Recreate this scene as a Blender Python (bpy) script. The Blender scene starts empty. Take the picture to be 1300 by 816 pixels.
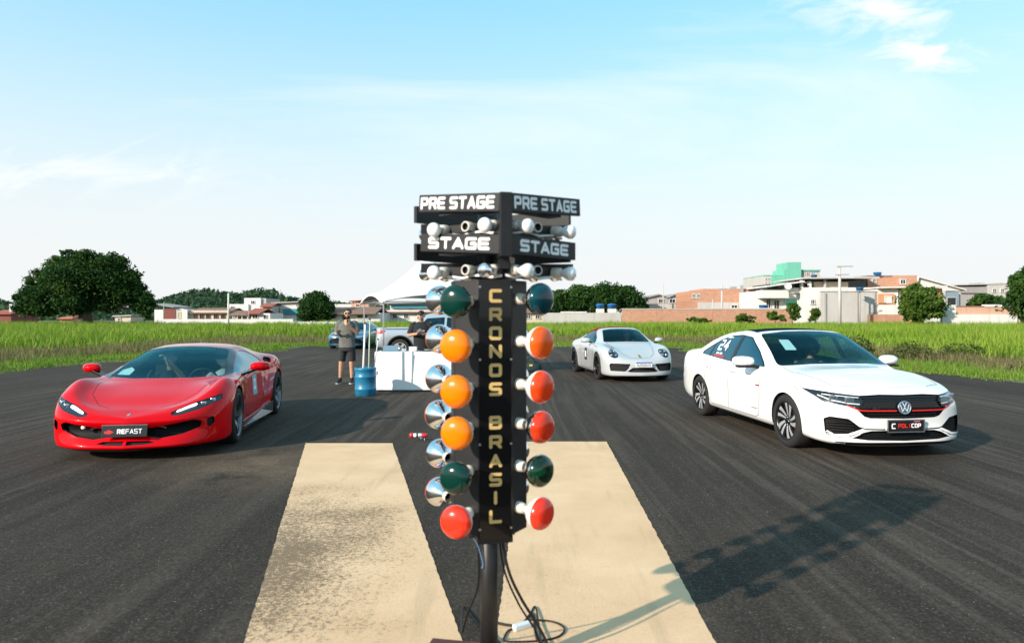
import bpy, bmesh, math, random
import numpy as np
from mathutils import Vector, Matrix, Euler
from mathutils.bvhtree import BVHTree

R = math.radians
scene = bpy.context.scene
COL = scene.collection
random.seed(7)
RNG = np.random.default_rng(11)

# ---------------------------------------------------------------- camera, sky, sun, exposure
CAM_H = 1.58
cam_data = bpy.data.cameras.new('camera')
cam = bpy.data.objects.new('camera', cam_data)
COL.objects.link(cam)
cam.location = (0, 0, CAM_H)
cam.rotation_euler = (R(90), 0, 0)
cam_data.sensor_width = 36
cam_data.lens = 880 / 1300 * 36
cam_data.shift_y = -7 / 1300
cam_data.clip_start = 0.05
cam_data.clip_end = 6000
cam_data.dof.use_dof = True
cam_data.dof.focus_distance = 8.6
cam_data.dof.aperture_fstop = 2.4
scene.camera = cam

SUN_EL, SUN_AZ = R(23.6), math.atan2(-3.74, -3.25)      # azimuth measured from +Y towards +X
world = bpy.data.worlds.new('World')
scene.world = world
world.use_nodes = True
nt = world.node_tree
nt.nodes.clear()
w_out = nt.nodes.new('ShaderNodeOutputWorld')
w_bg = nt.nodes.new('ShaderNodeBackground')
w_sky = nt.nodes.new('ShaderNodeTexSky')
w_sky.sky_type = 'NISHITA'
w_sky.sun_disc = False
w_sky.sun_elevation = SUN_EL
w_sky.sun_rotation = SUN_AZ
w_sky.air_density = 1.0
w_sky.dust_density = 0.35
w_sky.ozone_density = 1.3
w_bg.inputs['Strength'].default_value = 0.15
# thin wisps of cirrus, laid out by direction on the sky itself
w_tc = nt.nodes.new('ShaderNodeTexCoord')
w_sep = nt.nodes.new('ShaderNodeSeparateXYZ')
nt.links.new(w_tc.outputs['Generated'], w_sep.inputs[0])
def w_math(op, a, b=None, clamp=False):
    n = nt.nodes.new('ShaderNodeMath'); n.operation = op; n.use_clamp = clamp
    for i, v in enumerate((a, b)):
        if v is None: continue
        if isinstance(v, (int, float)): n.inputs[i].default_value = v
        else: nt.links.new(v, n.inputs[i])
    return n.outputs[0]
HZ_AMT, HZ_COL, CLOUD_COL = 0.98, (3.55, 3.60, 3.62, 1), (4.2, 4.25, 4.25, 1)
zz = w_math('ADD', w_math('MAXIMUM', w_sep.outputs['Z'], 0.0), 0.10)
cx_ = w_math('DIVIDE', w_sep.outputs['X'], zz)
cy_ = w_math('DIVIDE', w_sep.outputs['Y'], zz)
w_cmb = nt.nodes.new('ShaderNodeCombineXYZ')
nt.links.new(w_math('MULTIPLY', cx_, -0.50), w_cmb.inputs[0])
nt.links.new(w_math('MULTIPLY', cy_, 1.0), w_cmb.inputs[1])
w_cmb.inputs[2].default_value = 33.2
w_noise = nt.nodes.new('ShaderNodeTexNoise')
w_noise.inputs['Scale'].default_value = 0.9
w_noise.inputs['Detail'].default_value = 8
w_noise.inputs['Roughness'].default_value = 0.6
w_noise.inputs['Distortion'].default_value = 0.5
nt.links.new(w_cmb.outputs[0], w_noise.inputs['Vector'])
cl = w_math('MULTIPLY', w_math('SUBTRACT', w_noise.outputs['Fac'], 0.51), 3.2, True)
w_mr2 = nt.nodes.new('ShaderNodeMapRange'); w_mr2.interpolation_type = 'SMOOTHSTEP'
nt.links.new(w_sep.outputs['Z'], w_mr2.inputs[0]); w_mr2.inputs[1].default_value = 0.08; w_mr2.inputs[2].default_value = 0.30
cl = w_math('MULTIPLY', w_math('MULTIPLY', cl, 0.85), w_mr2.outputs[0])
# humid air: the sky whitens towards the horizon
w_mr = nt.nodes.new('ShaderNodeMapRange'); w_mr.interpolation_type = 'SMOOTHSTEP'
nt.links.new(w_sep.outputs['Z'], w_mr.inputs[0])
w_mr.inputs[1].default_value = 0.04; w_mr.inputs[2].default_value = 0.48; w_mr.inputs[3].default_value = HZ_AMT; w_mr.inputs[4].default_value = 0.0
hz = w_mr.outputs[0]
def w_mixc(f, a, b):
    x = nt.nodes.new('ShaderNodeMix'); x.data_type = 'RGBA'
    nt.links.new(f, x.inputs['Factor'])
    if isinstance(a, tuple): x.inputs['A'].default_value = a
    else: nt.links.new(a, x.inputs['A'])
    x.inputs['B'].default_value = b
    return x.outputs['Result']
w_tint = nt.nodes.new('ShaderNodeMix'); w_tint.data_type = 'RGBA'; w_tint.blend_type = 'MULTIPLY'
w_tint.inputs['Factor'].default_value = 1.0
nt.links.new(w_sky.outputs[0], w_tint.inputs['A'])
w_tint.inputs['B'].default_value = (0.9, 1.30, 1.15, 1)
w_half = nt.nodes.new('ShaderNodeValue'); w_half.outputs[0].default_value = 0.62
w_c = w_mixc(w_half.outputs[0], w_tint.outputs['Result'], (1.35, 3.05, 4.0, 1))
w_c = w_mixc(hz, w_c, HZ_COL)
# two wispy patches: high on the right, low on the left
u_ = w_math('DIVIDE', w_sep.outputs['X'], w_math('MAXIMUM', w_sep.outputs['Y'], 0.02)); v_ = w_math('DIVIDE', w_sep.outputs['Z'], w_math('MAXIMUM', w_sep.outputs['Y'], 0.02))
w_cb = nt.nodes.new('ShaderNodeCombineXYZ')
nt.links.new(w_math('ADD', u_, w_math('MULTIPLY', v_, 0.6)), w_cb.inputs[0]); nt.links.new(w_math('MULTIPLY', w_math('SUBTRACT', v_, w_math('MULTIPLY', u_, 0.25)), 3.2), w_cb.inputs[1])
w_n2 = nt.nodes.new('ShaderNodeTexNoise'); w_n2.inputs['Scale'].default_value = 7.0; w_n2.inputs['Detail'].default_value = 9; w_n2.inputs['Roughness'].default_value = 0.62; w_n2.inputs['Distortion'].default_value = 0.6
nt.links.new(w_cb.outputs[0], w_n2.inputs['Vector'])
def patch(u0, v0, su, sv, amt):
    du = w_math('DIVIDE', w_math('SUBTRACT', u_, u0), su); dv = w_math('DIVIDE', w_math('SUBTRACT', v_, v0), sv)
    r2 = w_math('ADD', w_math('MULTIPLY', du, du), w_math('MULTIPLY', dv, dv))
    m_ = w_math('POWER', 2.718, w_math('MULTIPLY', r2, -1.0))
    return w_math('MULTIPLY', w_math('MULTIPLY', w_math('SUBTRACT', w_math('ADD', w_n2.outputs['Fac'], w_math('MULTIPLY', m_, 0.16)), 0.56), 5.0, True), w_math('MULTIPLY', m_, amt), True)
pt = w_math('ADD', w_math('ADD', patch(0.53, 0.44, 0.17, 0.06, 0.9), patch(0.605, 0.372, 0.075, 0.035, 1.2)), patch(-0.62, 0.21, 0.25, 0.045, 0.7), True)
cl = w_math('MAXIMUM', cl, pt)
w_c = w_mixc(cl, w_c, CLOUD_COL)
nt.links.new(w_c, w_bg.inputs['Color'])
nt.links.new(w_bg.outputs[0], w_out.inputs[0])

sun_data = bpy.data.lights.new('sun', 'SUN')
sun_data.energy = 4.0
sun_data.angle = R(0.9)
sun_data.color = (1.0, 0.87, 0.74)
sun = bpy.data.objects.new('sun', sun_data)
COL.objects.link(sun)
sdir = Vector((math.cos(SUN_EL) * math.sin(SUN_AZ), math.cos(SUN_EL) * math.cos(SUN_AZ), math.sin(SUN_EL)))
sun.rotation_euler = sdir.to_track_quat('Z', 'Y').to_euler()
sun.location = sdir * 50

scene.view_settings.view_transform = 'Standard'
scene.view_settings.look = 'None'
scene.view_settings.exposure = 0.78
scene.view_settings.gamma = 1
scene.view_settings.use_curve_mapping = False
scene.cycles.use_denoising = True
scene.cycles.max_bounces = 8
scene.cycles.transparent_max_bounces = 12
scene.cycles.caustics_reflective = False
scene.cycles.caustics_refractive = False

# ---------------------------------------------------------------- helpers: objects
def tag(o, label=None, cat=None, group=None, kind=None):
    for k, v in (('label', label), ('category', cat), ('group', group), ('kind', kind)):
        if v: o[k] = v
    return o

def thing(name, label, cat, loc=(0, 0, 0), rz=0.0, group=None):
    o = bpy.data.objects.new(name, None)
    o.empty_display_size = 0.1
    COL.objects.link(o)
    o.location = loc
    o.rotation_euler = (0, 0, rz)
    return tag(o, label, cat, group)

def empty(name, parent, loc=(0, 0, 0), rot=(0, 0, 0)):
    o = bpy.data.objects.new(name, None)
    o.empty_display_size = 0.05
    COL.objects.link(o)
    o.parent = parent
    o.location = loc
    o.rotation_euler = rot
    return o

def copy_tree(o, parent=None):
    c = o.copy()
    COL.objects.link(c)
    if parent is not None: c.parent = parent
    for ch in list(o.children): copy_tree(ch, c)
    return c

class MB:
    """collects verts and faces of one mesh object"""
    def __init__(s): s.v = []; s.f = []; s.m = []; s.sm = []
    def add(s, verts, faces, mi=0, smooth=False, M=None):
        b = len(s.v)
        for p in verts:
            p = Vector(p)
            s.v.append(tuple(M @ p) if M is not None else tuple(p))
        for f in faces:
            s.f.append([b + i for i in f]); s.m.append(mi); s.sm.append(smooth)
        return s
    def box(s, c, d, M=None, mi=0):
        x, y, z = c; a, b, h = d[0] / 2, d[1] / 2, d[2] / 2
        vs = [(x + i * a, y + j * b, z + k * h) for i in (-1, 1) for j in (-1, 1) for k in (-1, 1)]
        fs = [(0, 1, 3, 2), (4, 6, 7, 5), (0, 4, 5, 1), (2, 3, 7, 6), (0, 2, 6, 4), (1, 5, 7, 3)]
        return s.add(vs, fs, mi, False, M)
    def bar(s, p, q, w, h, mi=0, up=(0, 0, 1)):
        p = Vector(p); q = Vector(q); d = q - p
        X = d.normalized(); Y = Vector(up).cross(X)
        if Y.length < 1e-4: Y = Vector((0, 1, 0)).cross(X)
        Y.normalize(); Z = X.cross(Y)
        M = Matrix((X, Y, Z)).transposed().to_4x4(); M.translation = (p + q) / 2
        return s.box((0, 0, 0), (d.length, w, h), M, mi)
    def lathe(s, prof, n=24, M=None, mi=0, smooth=True, cap=False):
        """prof: list of (r, z) revolved about z"""
        vs = []; fs = []
        for (r, z) in prof:
            for i in range(n):
                a = 2 * math.pi * i / n
                vs.append((r * math.cos(a), r * math.sin(a), z))
        for k in range(len(prof) - 1):
            for i in range(n):
                j = (i + 1) % n
                fs.append((k * n + i, k * n + j, (k + 1) * n + j, (k + 1) * n + i))
        s.add(vs, fs, mi, smooth, M)
        if cap:
            b = len(s.v) - len(vs)
            s.f.append([b + i for i in reversed(range(n))]); s.m.append(mi); s.sm.append(False)
            s.f.append([b + (len(prof) - 1) * n + i for i in range(n)]); s.m.append(mi); s.sm.append(False)
        return s
    def cyl(s, p, q, r, r2=None, n=12, mi=0, cap=True):
        p = Vector(p); q = Vector(q); d = q - p
        M = d.to_track_quat('Z', 'Y').to_matrix().to_4x4(); M.translation = p
        return s.lathe([(r, 0), (r if r2 is None else r2, d.length)], n, M, mi, True, cap)
    def tube(s, pts, r, n=8, mi=0, cap=True):
        pts = [Vector(p) for p in pts]; N = len(pts)
        rs = r if isinstance(r, (list, tuple)) else [r] * N
        vs = []; fs = []; prev = None
        for i, p in enumerate(pts):
            t = (pts[min(i + 1, N - 1)] - pts[max(i - 1, 0)]).normalized()
            if prev is None:
                a = Vector((0, 0, 1)) if abs(t.z) < 0.9 else Vector((1, 0, 0))
                u = (a - t * a.dot(t)).normalized()
            else:
                u = (prev - t * prev.dot(t)).normalized()
            prev = u; w = t.cross(u)
            for k in range(n):
                an = 2 * math.pi * k / n
                vs.append(p + (u * math.cos(an) + w * math.sin(an)) * rs[i])
        for i in range(N - 1):
            for k in range(n):
                l = (k + 1) % n
                fs.append((i * n + k, i * n + l, (i + 1) * n + l, (i + 1) * n + k))
        b = len(s.v)
        s.add(vs, fs, mi, True)
        if cap:
            s.f.append([b + i for i in reversed(range(n))]); s.m.append(mi); s.sm.append(False)
            s.f.append([b + (N - 1) * n + i for i in range(n)]); s.m.append(mi); s.sm.append(False)
        return s
    def ball(s, c, r, n=16, k=10, mi=0, M=None):
        rr = r if isinstance(r, (tuple, list)) else (r, r, r)
        prof = [(math.sin(math.pi * i / k), -math.cos(math.pi * i / k)) for i in range(k + 1)]
        prof[0] = (1e-3, -1); prof[-1] = (1e-3, 1)
        T = Matrix.Translation(c) @ Matrix.Diagonal((*rr, 1))
        if M is not None: T = M @ T
        return s.lathe(prof, n, T, mi)
    def prism(s, poly, z0, z1, M=None, mi=0, top=True, bottom=True):
        n = len(poly)
        vs = [(x, y, z0) for x, y in poly] + [(x, y, z1) for x, y in poly]
        fs = [(i, (i + 1) % n, n + (i + 1) % n, n + i) for i in range(n)]
        if top: fs.append(tuple(range(n, 2 * n)))
        if bottom: fs.append(tuple(reversed(range(n))))
        return s.add(vs, fs, mi, False, M)
    def build(s, name, mat, parent=None, loc=None, rot=None, bevel=0.0, seg=2):
        me = bpy.data.meshes.new(name)
        me.from_pydata([tuple(p) for p in s.v], [], s.f)
        mats = mat if isinstance(mat, (list, tuple)) else [mat]
        for m in mats: me.materials.append(m)
        me.polygons.foreach_set('material_index', s.m)
        me.polygons.foreach_set('use_smooth', s.sm)
        me.update()
        o = bpy.data.objects.new(name, me)
        COL.objects.link(o)
        if parent is not None: o.parent = parent
        if loc is not None: o.location = loc
        if rot is not None: o.rotation_euler = rot
        if bevel:
            b = o.modifiers.new('bevel', 'BEVEL'); b.width = bevel; b.segments = seg
            b.limit_method = 'ANGLE'; b.angle_limit = R(40)
        return o

def np_mesh(name, V, F, mat, parent=None, smooth=False):
    """V (n,3), F (m,k) arrays -> mesh object"""
    me = bpy.data.meshes.new(name)
    V = np.asarray(V, np.float32); F = np.asarray(F, np.int32)
    k = F.shape[1]
    me.vertices.add(len(V)); me.vertices.foreach_set('co', V.ravel())
    me.loops.add(F.size); me.loops.foreach_set('vertex_index', F.ravel())
    me.polygons.add(len(F))
    me.polygons.foreach_set('loop_start', np.arange(0, F.size, k, dtype=np.int32))
    try: me.polygons.foreach_set('loop_total', np.full(len(F), k, np.int32))
    except Exception: pass
    if smooth: me.polygons.foreach_set('use_smooth', np.ones(len(F), bool))
    for m in (mat if isinstance(mat, (list, tuple)) else [mat]): me.materials.append(m)
    me.update(calc_edges=True)
    o = bpy.data.objects.new(name, me)
    COL.objects.link(o)
    if parent is not None: o.parent = parent
    return o

# ---------------------------------------------------------------- helpers: materials
def mat_new(name):
    m = bpy.data.materials.new(name); m.use_nodes = True
    n = m.node_tree.nodes; p = n['Principled BSDF']
    return m, m.node_tree, p

def M_plain(name, col, rough=0.5, metal=0.0, coat=0.0, noise=0.0, nscale=8.0, spec=None, bump=0.0, bscale=40.0, coat_rough=0.03):
    m, t, p = mat_new(name)
    p.inputs['Roughness'].default_value = rough
    p.inputs['Metallic'].default_value = metal
    p.inputs['Coat Weight'].default_value = coat
    p.inputs['Coat Roughness'].default_value = coat_rough
    if spec is not None: p.inputs['Specular IOR Level'].default_value = spec
    c = (*col, 1)
    p.inputs['Base Color'].default_value = c
    tc = None
    if noise or bump:
        tc = t.nodes.new('ShaderNodeTexCoord')
    if noise:
        nz = t.nodes.new('ShaderNodeTexNoise')
        nz.inputs['Scale'].default_value = nscale; nz.inputs['Detail'].default_value = 6
        t.links.new(tc.outputs['Object'], nz.inputs['Vector'])
        rp = t.nodes.new('ShaderNodeValToRGB')
        rp.color_ramp.elements[0].position = 0.3; rp.color_ramp.elements[1].position = 0.7
        rp.color_ramp.elements[0].color = tuple(max(0, x * (1 - noise)) for x in col) + (1,)
        rp.color_ramp.elements[1].color = tuple(min(1, x * (1 + noise)) for x in col) + (1,)
        t.links.new(nz.outputs['Fac'], rp.inputs[0])
        t.links.new(rp.outputs[0], p.inputs['Base Color'])
    if bump:
        nb = t.nodes.new('ShaderNodeTexNoise')
        nb.inputs['Scale'].default_value = bscale; nb.inputs['Detail'].default_value = 4
        t.links.new(tc.outputs['Object'], nb.inputs['Vector'])
        b = t.nodes.new('ShaderNodeBump'); b.inputs['Strength'].default_value = bump; b.inputs['Distance'].default_value = 0.01
        t.links.new(nb.outputs['Fac'], b.inputs['Height'])
        t.links.new(b.outputs[0], p.inputs['Normal'])
    return m

class NT:
    """small node-graph writer"""
    def __init__(s, t): s.t = t
    def n(s, typ, **kw):
        x = s.t.nodes.new(typ)
        for k, v in kw.items(): setattr(x, k, v)
        return x
    def put(s, sock, v):
        if v is None: return
        if hasattr(v, 'is_linked') or isinstance(v, bpy.types.NodeSocket): s.t.links.new(v, sock)
        else: sock.default_value = v
    def math(s, op, a, b=None, c=None, clamp=False):
        x = s.n('ShaderNodeMath', operation=op, use_clamp=clamp)
        for i, v in enumerate((a, b, c)): s.put(x.inputs[i], v)
        return x.outputs[0]
    def noise(s, vec, scale, detail=4, rough=0.5, dist=0.0):
        x = s.n('ShaderNodeTexNoise'); s.put(x.inputs['Vector'], vec)
        x.inputs['Scale'].default_value = scale; x.inputs['Detail'].default_value = detail
        x.inputs['Roughness'].default_value = rough; x.inputs['Distortion'].default_value = dist
        return x.outputs['Fac']
    def mapping(s, vec, loc=(0, 0, 0), rot=(0, 0, 0), sc=(1, 1, 1)):
        x = s.n('ShaderNodeMapping'); s.put(x.inputs['Vector'], vec)
        x.inputs['Location'].default_value = loc; x.inputs['Rotation'].default_value = rot; x.inputs['Scale'].default_value = sc
        return x.outputs[0]
    def ramp(s, f, stops):
        x = s.n('ShaderNodeValToRGB'); s.put(x.inputs[0], f)
        e = x.color_ramp.elements
        while len(e) < len(stops): e.new(0.5)
        for i, (p, c) in enumerate(stops):
            e[i].position = p; e[i].color = (*c, 1) if len(c) == 3 else c
        return x.outputs[0]
    def lin(s, f, a, b):
        x = s.n('ShaderNodeMapRange'); s.put(x.inputs[0], f)
        x.inputs[1].default_value = a; x.inputs[2].default_value = b
        return x.outputs[0]
    def mix(s, f, a, b, bt='MIX'):
        x = s.n('ShaderNodeMix', data_type='RGBA', blend_type=bt)
        s.put(x.inputs['Factor'], f); s.put(x.inputs['A'], a if not isinstance(a, tuple) or len(a) == 4 else (*a, 1))
        s.put(x.inputs['B'], b if not isinstance(b, tuple) or len(b) == 4 else (*b, 1))
        return x.outputs['Result']

def M_glass(name, tint=(0.55, 0.7, 0.72), refl=1.5, rough=0.01, gcol=(0.95, 0.98, 1)):
    """thin pane: tinted see-through plus a mirror layer that grows towards grazing angles"""
    m = bpy.data.materials.new(name); m.use_nodes = True
    t = m.node_tree; t.nodes.clear()
    o = t.nodes.new('ShaderNodeOutputMaterial')
    tr = t.nodes.new('ShaderNodeBsdfTransparent'); tr.inputs[0].default_value = (*tint, 1)
    gl = t.nodes.new('ShaderNodeBsdfGlossy'); gl.inputs['Roughness'].default_value = rough
    gl.inputs[0].default_value = (*gcol, 1)
    g = NT(t); geo = g.n('ShaderNodeNewGeometry'); dp = g.n('ShaderNodeVectorMath', operation='DOT_PRODUCT')
    g.put(dp.inputs[0], geo.outputs['Normal']); g.put(dp.inputs[1], geo.outputs['Incoming'])
    f0 = ((refl - 1) / (refl + 1)) ** 2
    fr = g.math('ADD', g.math('MULTIPLY', g.math('POWER', g.math('SUBTRACT', 1.0, g.math('ABSOLUTE', dp.outputs['Value']), None, True), 5.0), 1 - f0), f0)
    mx = t.nodes.new('ShaderNodeMixShader')
    t.links.new(fr, mx.inputs[0]); t.links.new(tr.outputs[0], mx.inputs[1]); t.links.new(gl.outputs[0], mx.inputs[2])
    t.links.new(mx.outputs[0], o.inputs[0])
    return m

MT = {}
MT['black'] = M_plain('black_paint', (0.009, 0.009, 0.010), 0.45, noise=0.25, nscale=14, spec=.3)
MT['black_gloss'] = M_plain('gloss_black', (0.004, 0.004, 0.005), 0.15, coat=0.3, spec=.3)
MT['dark_plastic'] = M_plain('dark_plastic', (0.010, 0.010, 0.011), 0.55, spec=.3)
MT['rubber'] = M_plain('tyre_rubber', (0.014, 0.014, 0.014), 0.82, bump=0.15, bscale=90)
MT['seam'] = M_plain('panel_gap', (0.004, 0.004, 0.004), 0.9)
MT['interior'] = M_plain('cabin_trim', (0.012, 0.012, 0.013), 0.8)
MT['under'] = M_plain('underbody', (0.01, 0.01, 0.01), 0.9)
MT['chrome'] = M_plain('chrome', (0.85, 0.86, 0.88), 0.06, 1.0)
MT['steel'] = M_plain('steel', (0.55, 0.56, 0.58), 0.32, 1.0)
MT['white_paint'] = M_plain('white_paint', (0.78, 0.78, 0.77), 0.4)
MT['white_vinyl'] = M_plain('white_vinyl', (0.85, 0.85, 0.85), 0.5)
MT['ceramic'] = M_plain('ceramic', (0.72, 0.66, 0.58), 0.35, noise=0.08)
MT['red_vinyl'] = M_plain('red_vinyl', (0.62, 0.02, 0.02), 0.4)
MT['glass'] = M_glass('car_glass', (0.60, 0.80, 0.82), 1.45, .01, (.30, .78, .88))
MT['glass_dark'] = M_glass('tinted_car_glass', (0.09, 0.14, 0.17), 1.7, .01, (.6, .92, 1))
MT['lens'] = M_glass('lamp_lens', (0.85, 0.9, 0.93), 1.5)
MT['lamp_inner'] = M_plain('lamp_reflector', (0.55, 0.58, 0.62), 0.18, 0.9)
MT['skin'] = M_plain('skin', (0.50, 0.27, 0.17), 0.5, noise=0.1, nscale=20)
MT['hair'] = M_plain('dark_hair', (0.018, 0.012, 0.009), 0.7)

# ---------------------------------------------------------------- helpers: stroked lettering (own squared alphabet)
GL = {
 'P': [[(0, 0), (0, 1), (.9, 1), (1, .9), (1, .5), (.9, .4), (0.3, .4)]],
 'R': [[(0, 0), (0, 1), (.9, 1), (1, .9), (1, .52), (.9, .42), (0.3, .42)], [(.6, .42), (1, 0)]],
 'E': [[(1, 1), (.1, 1), (0, .9), (0, .1), (.1, 0), (1, 0)], [(0, .5), (.9, .5)]],
 'S': [[(1, 1), (.1, 1), (0, .9), (0, .6), (.1, .5), (.9, .5), (1, .4), (1, .1), (.9, 0), (0, 0)]],
 'T': [[(0, 1), (1, 1)], [(.5, 1), (.5, 0)]],
 'A': [[(0, 0), (.5, 1), (1, 0)], [(.25, .28), (.75, .28)]],
 'G': [[(1, 1), (.1, 1), (0, .9), (0, .1), (.1, 0), (1, 0), (1, .5), (.55, .5)]],
 'C': [[(1, 1), (.1, 1), (0, .9), (0, .1), (.1, 0), (1, 0)]],
 'O': [[(.1, 1), (.9, 1), (1, .9), (1, .1), (.9, 0), (.1, 0), (0, .1), (0, .9), (.1, 1)]],
 'N': [[(0, 0), (0, 1), (1, 0), (1, 1)]],
 'B': [[(0, 0), (0, 1), (.85, 1), (.95, .9), (.95, .6), (.85, .52), (0, .52)], [(.85, .52), (1, .42), (1, .1), (.9, 0), (0, 0)]],
 'I': [[(.5, 0), (.5, 1)]],
 'L': [[(0, 1), (0, 0), (1, 0)]],
 'F': [[(1, 1), (0, 1), (0, 0)], [(0, .5), (.85, .5)]],
 'V': [[(0, 1), (.5, 0), (1, 1)]],
 'W': [[(0, 1), (.25, 0), (.5, .75), (.75, 0), (1, 1)]],
 'Y': [[(0, 1), (.5, .5), (1, 1)], [(.5, .5), (.5, 0)]],
 'H': [[(0, 0), (0, 1)], [(1, 0), (1, 1)], [(0, .5), (1, .5)]],
 'M': [[(0, 0), (0, 1), (.5, .4), (1, 1), (1, 0)]],
 'D': [[(0, 0), (0, 1), (.8, 1), (1, .8), (1, .2), (.8, 0), (0, 0)]],
 'U': [[(0, 1), (0, .1), (.1, 0), (.9, 0), (1, .1), (1, 1)]],
 '2': [[(0, 1), (.9, 1), (1, .9), (1, .6), (.9, .5), (.1, .5), (0, .4), (0, 0), (1, 0)]],
 '4': [[(.75, 0), (.75, 1), (0, .35), (1, .35)]],
 '0': [[(.1, 1), (.9, 1), (1, .9), (1, .1), (.9, 0), (.1, 0), (0, .1), (0, .9), (.1, 1)]],
 '9': [[(1, .5), (.1, .5), (0, .6), (0, .9), (.1, 1), (.9, 1), (1, .9), (1, 0), (.1, 0)]],
 '8': [[(.1, 1), (.9, 1), (1, .9), (1, .1), (.9, 0), (.1, 0), (0, .1), (0, .9), (.1, 1)], [(0, .5), (1, .5)]],
}
def sdf_mesh(fn, w, h, n):
    """marching squares on fn(X,Y)<0 over [0,w]x[0,h]; returns verts 2d, faces"""
    nx = max(2, int(n * w / max(w, h))); ny = max(2, int(n * h / max(w, h)))
    X, Y = np.meshgrid(np.linspace(0, w, nx + 1), np.linspace(0, h, ny + 1), indexing='ij')
    D = fn(X, Y)
    vs = []; idx = {}; fs = []
    def vid(key, p):
        if key not in idx: idx[key] = len(vs); vs.append(p)
        return idx[key]
    for i in range(nx):
        for j in range(ny):
            c = [(i, j), (i + 1, j), (i + 1, j + 1), (i, j + 1)]
            d = [D[a] for a in c]
            if min(d) >= 0: continue
            poly = []
            for k in range(4):
                a, b = c[k], c[(k + 1) % 4]
                if d[k] < 0: poly.append(vid(a, (X[a], Y[a])))
                if (d[k] < 0) != (d[(k + 1) % 4] < 0):
                    t = d[k] / (d[k] - d[(k + 1) % 4])
                    key = (min(a, b), max(a, b))
                    poly.append(vid(key, (X[a] + (X[b] - X[a]) * t, Y[a] + (Y[b] - Y[a]) * t)))
            if len(poly) >= 3: fs.append(poly)
    return vs, fs
def seg_dist(X, Y, a, b):
    ax, ay = a; bx, by = b; dx, dy = bx - ax, by - ay
    L = dx * dx + dy * dy + 1e-12
    t = np.clip(((X - ax) * dx + (Y - ay) * dy) / L, 0, 1)
    return np.hypot(X - ax - t * dx, Y - ay - t * dy)
def glyph(ch, w, h, st, n=26):
    iw, ih = w - st, h - st
    def fn(X, Y):
        D = np.full(X.shape, 9.0)
        for pl in GL[ch]:
            for a, b in zip(pl, pl[1:]):
                D = np.minimum(D, seg_dist(X, Y, (st / 2 + a[0] * iw, st / 2 + a[1] * ih), (st / 2 + b[0] * iw, st / 2 + b[1] * ih)))
        return D - st / 2
    return sdf_mesh(fn, w, h, n)
def lettering(mb, text, M, w, h, st, gap, mi=0, n=26, bulge=None):
    """flat letters in the local xy plane of M, starting at x=0"""
    x = 0
    for ch in text:
        if ch == ' ': x += w * 0.45; continue
        ww = w
        vs, fs = glyph(ch, ww, h, st, n)
        mb.add([(x + a, b, 0) for a, b in vs], fs, mi, False, M)
        x += ww + gap
    return x - gap
# ---------------------------------------------------------------- ground, runway, painted strips
def ground_mat():
    m, t, p = mat_new('field_soil'); g = NT(t)
    tc = g.n('ShaderNodeTexCoord').outputs['Object']
    n1 = g.noise(tc, 0.12, 6); n2 = g.noise(tc, 2.5, 5)
    c = g.ramp(n1, [(0.35, (0.055, 0.075, 0.022)), (0.5, (0.10, 0.10, 0.035)), (0.65, (0.16, 0.13, 0.06))])
    c = g.mix(g.lin(n2, 0.3, 0.7), c, (0.06, 0.055, 0.03))
    g.put(p.inputs['Base Color'], c); p.inputs['Roughness'].default_value = 0.95
    return m

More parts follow.
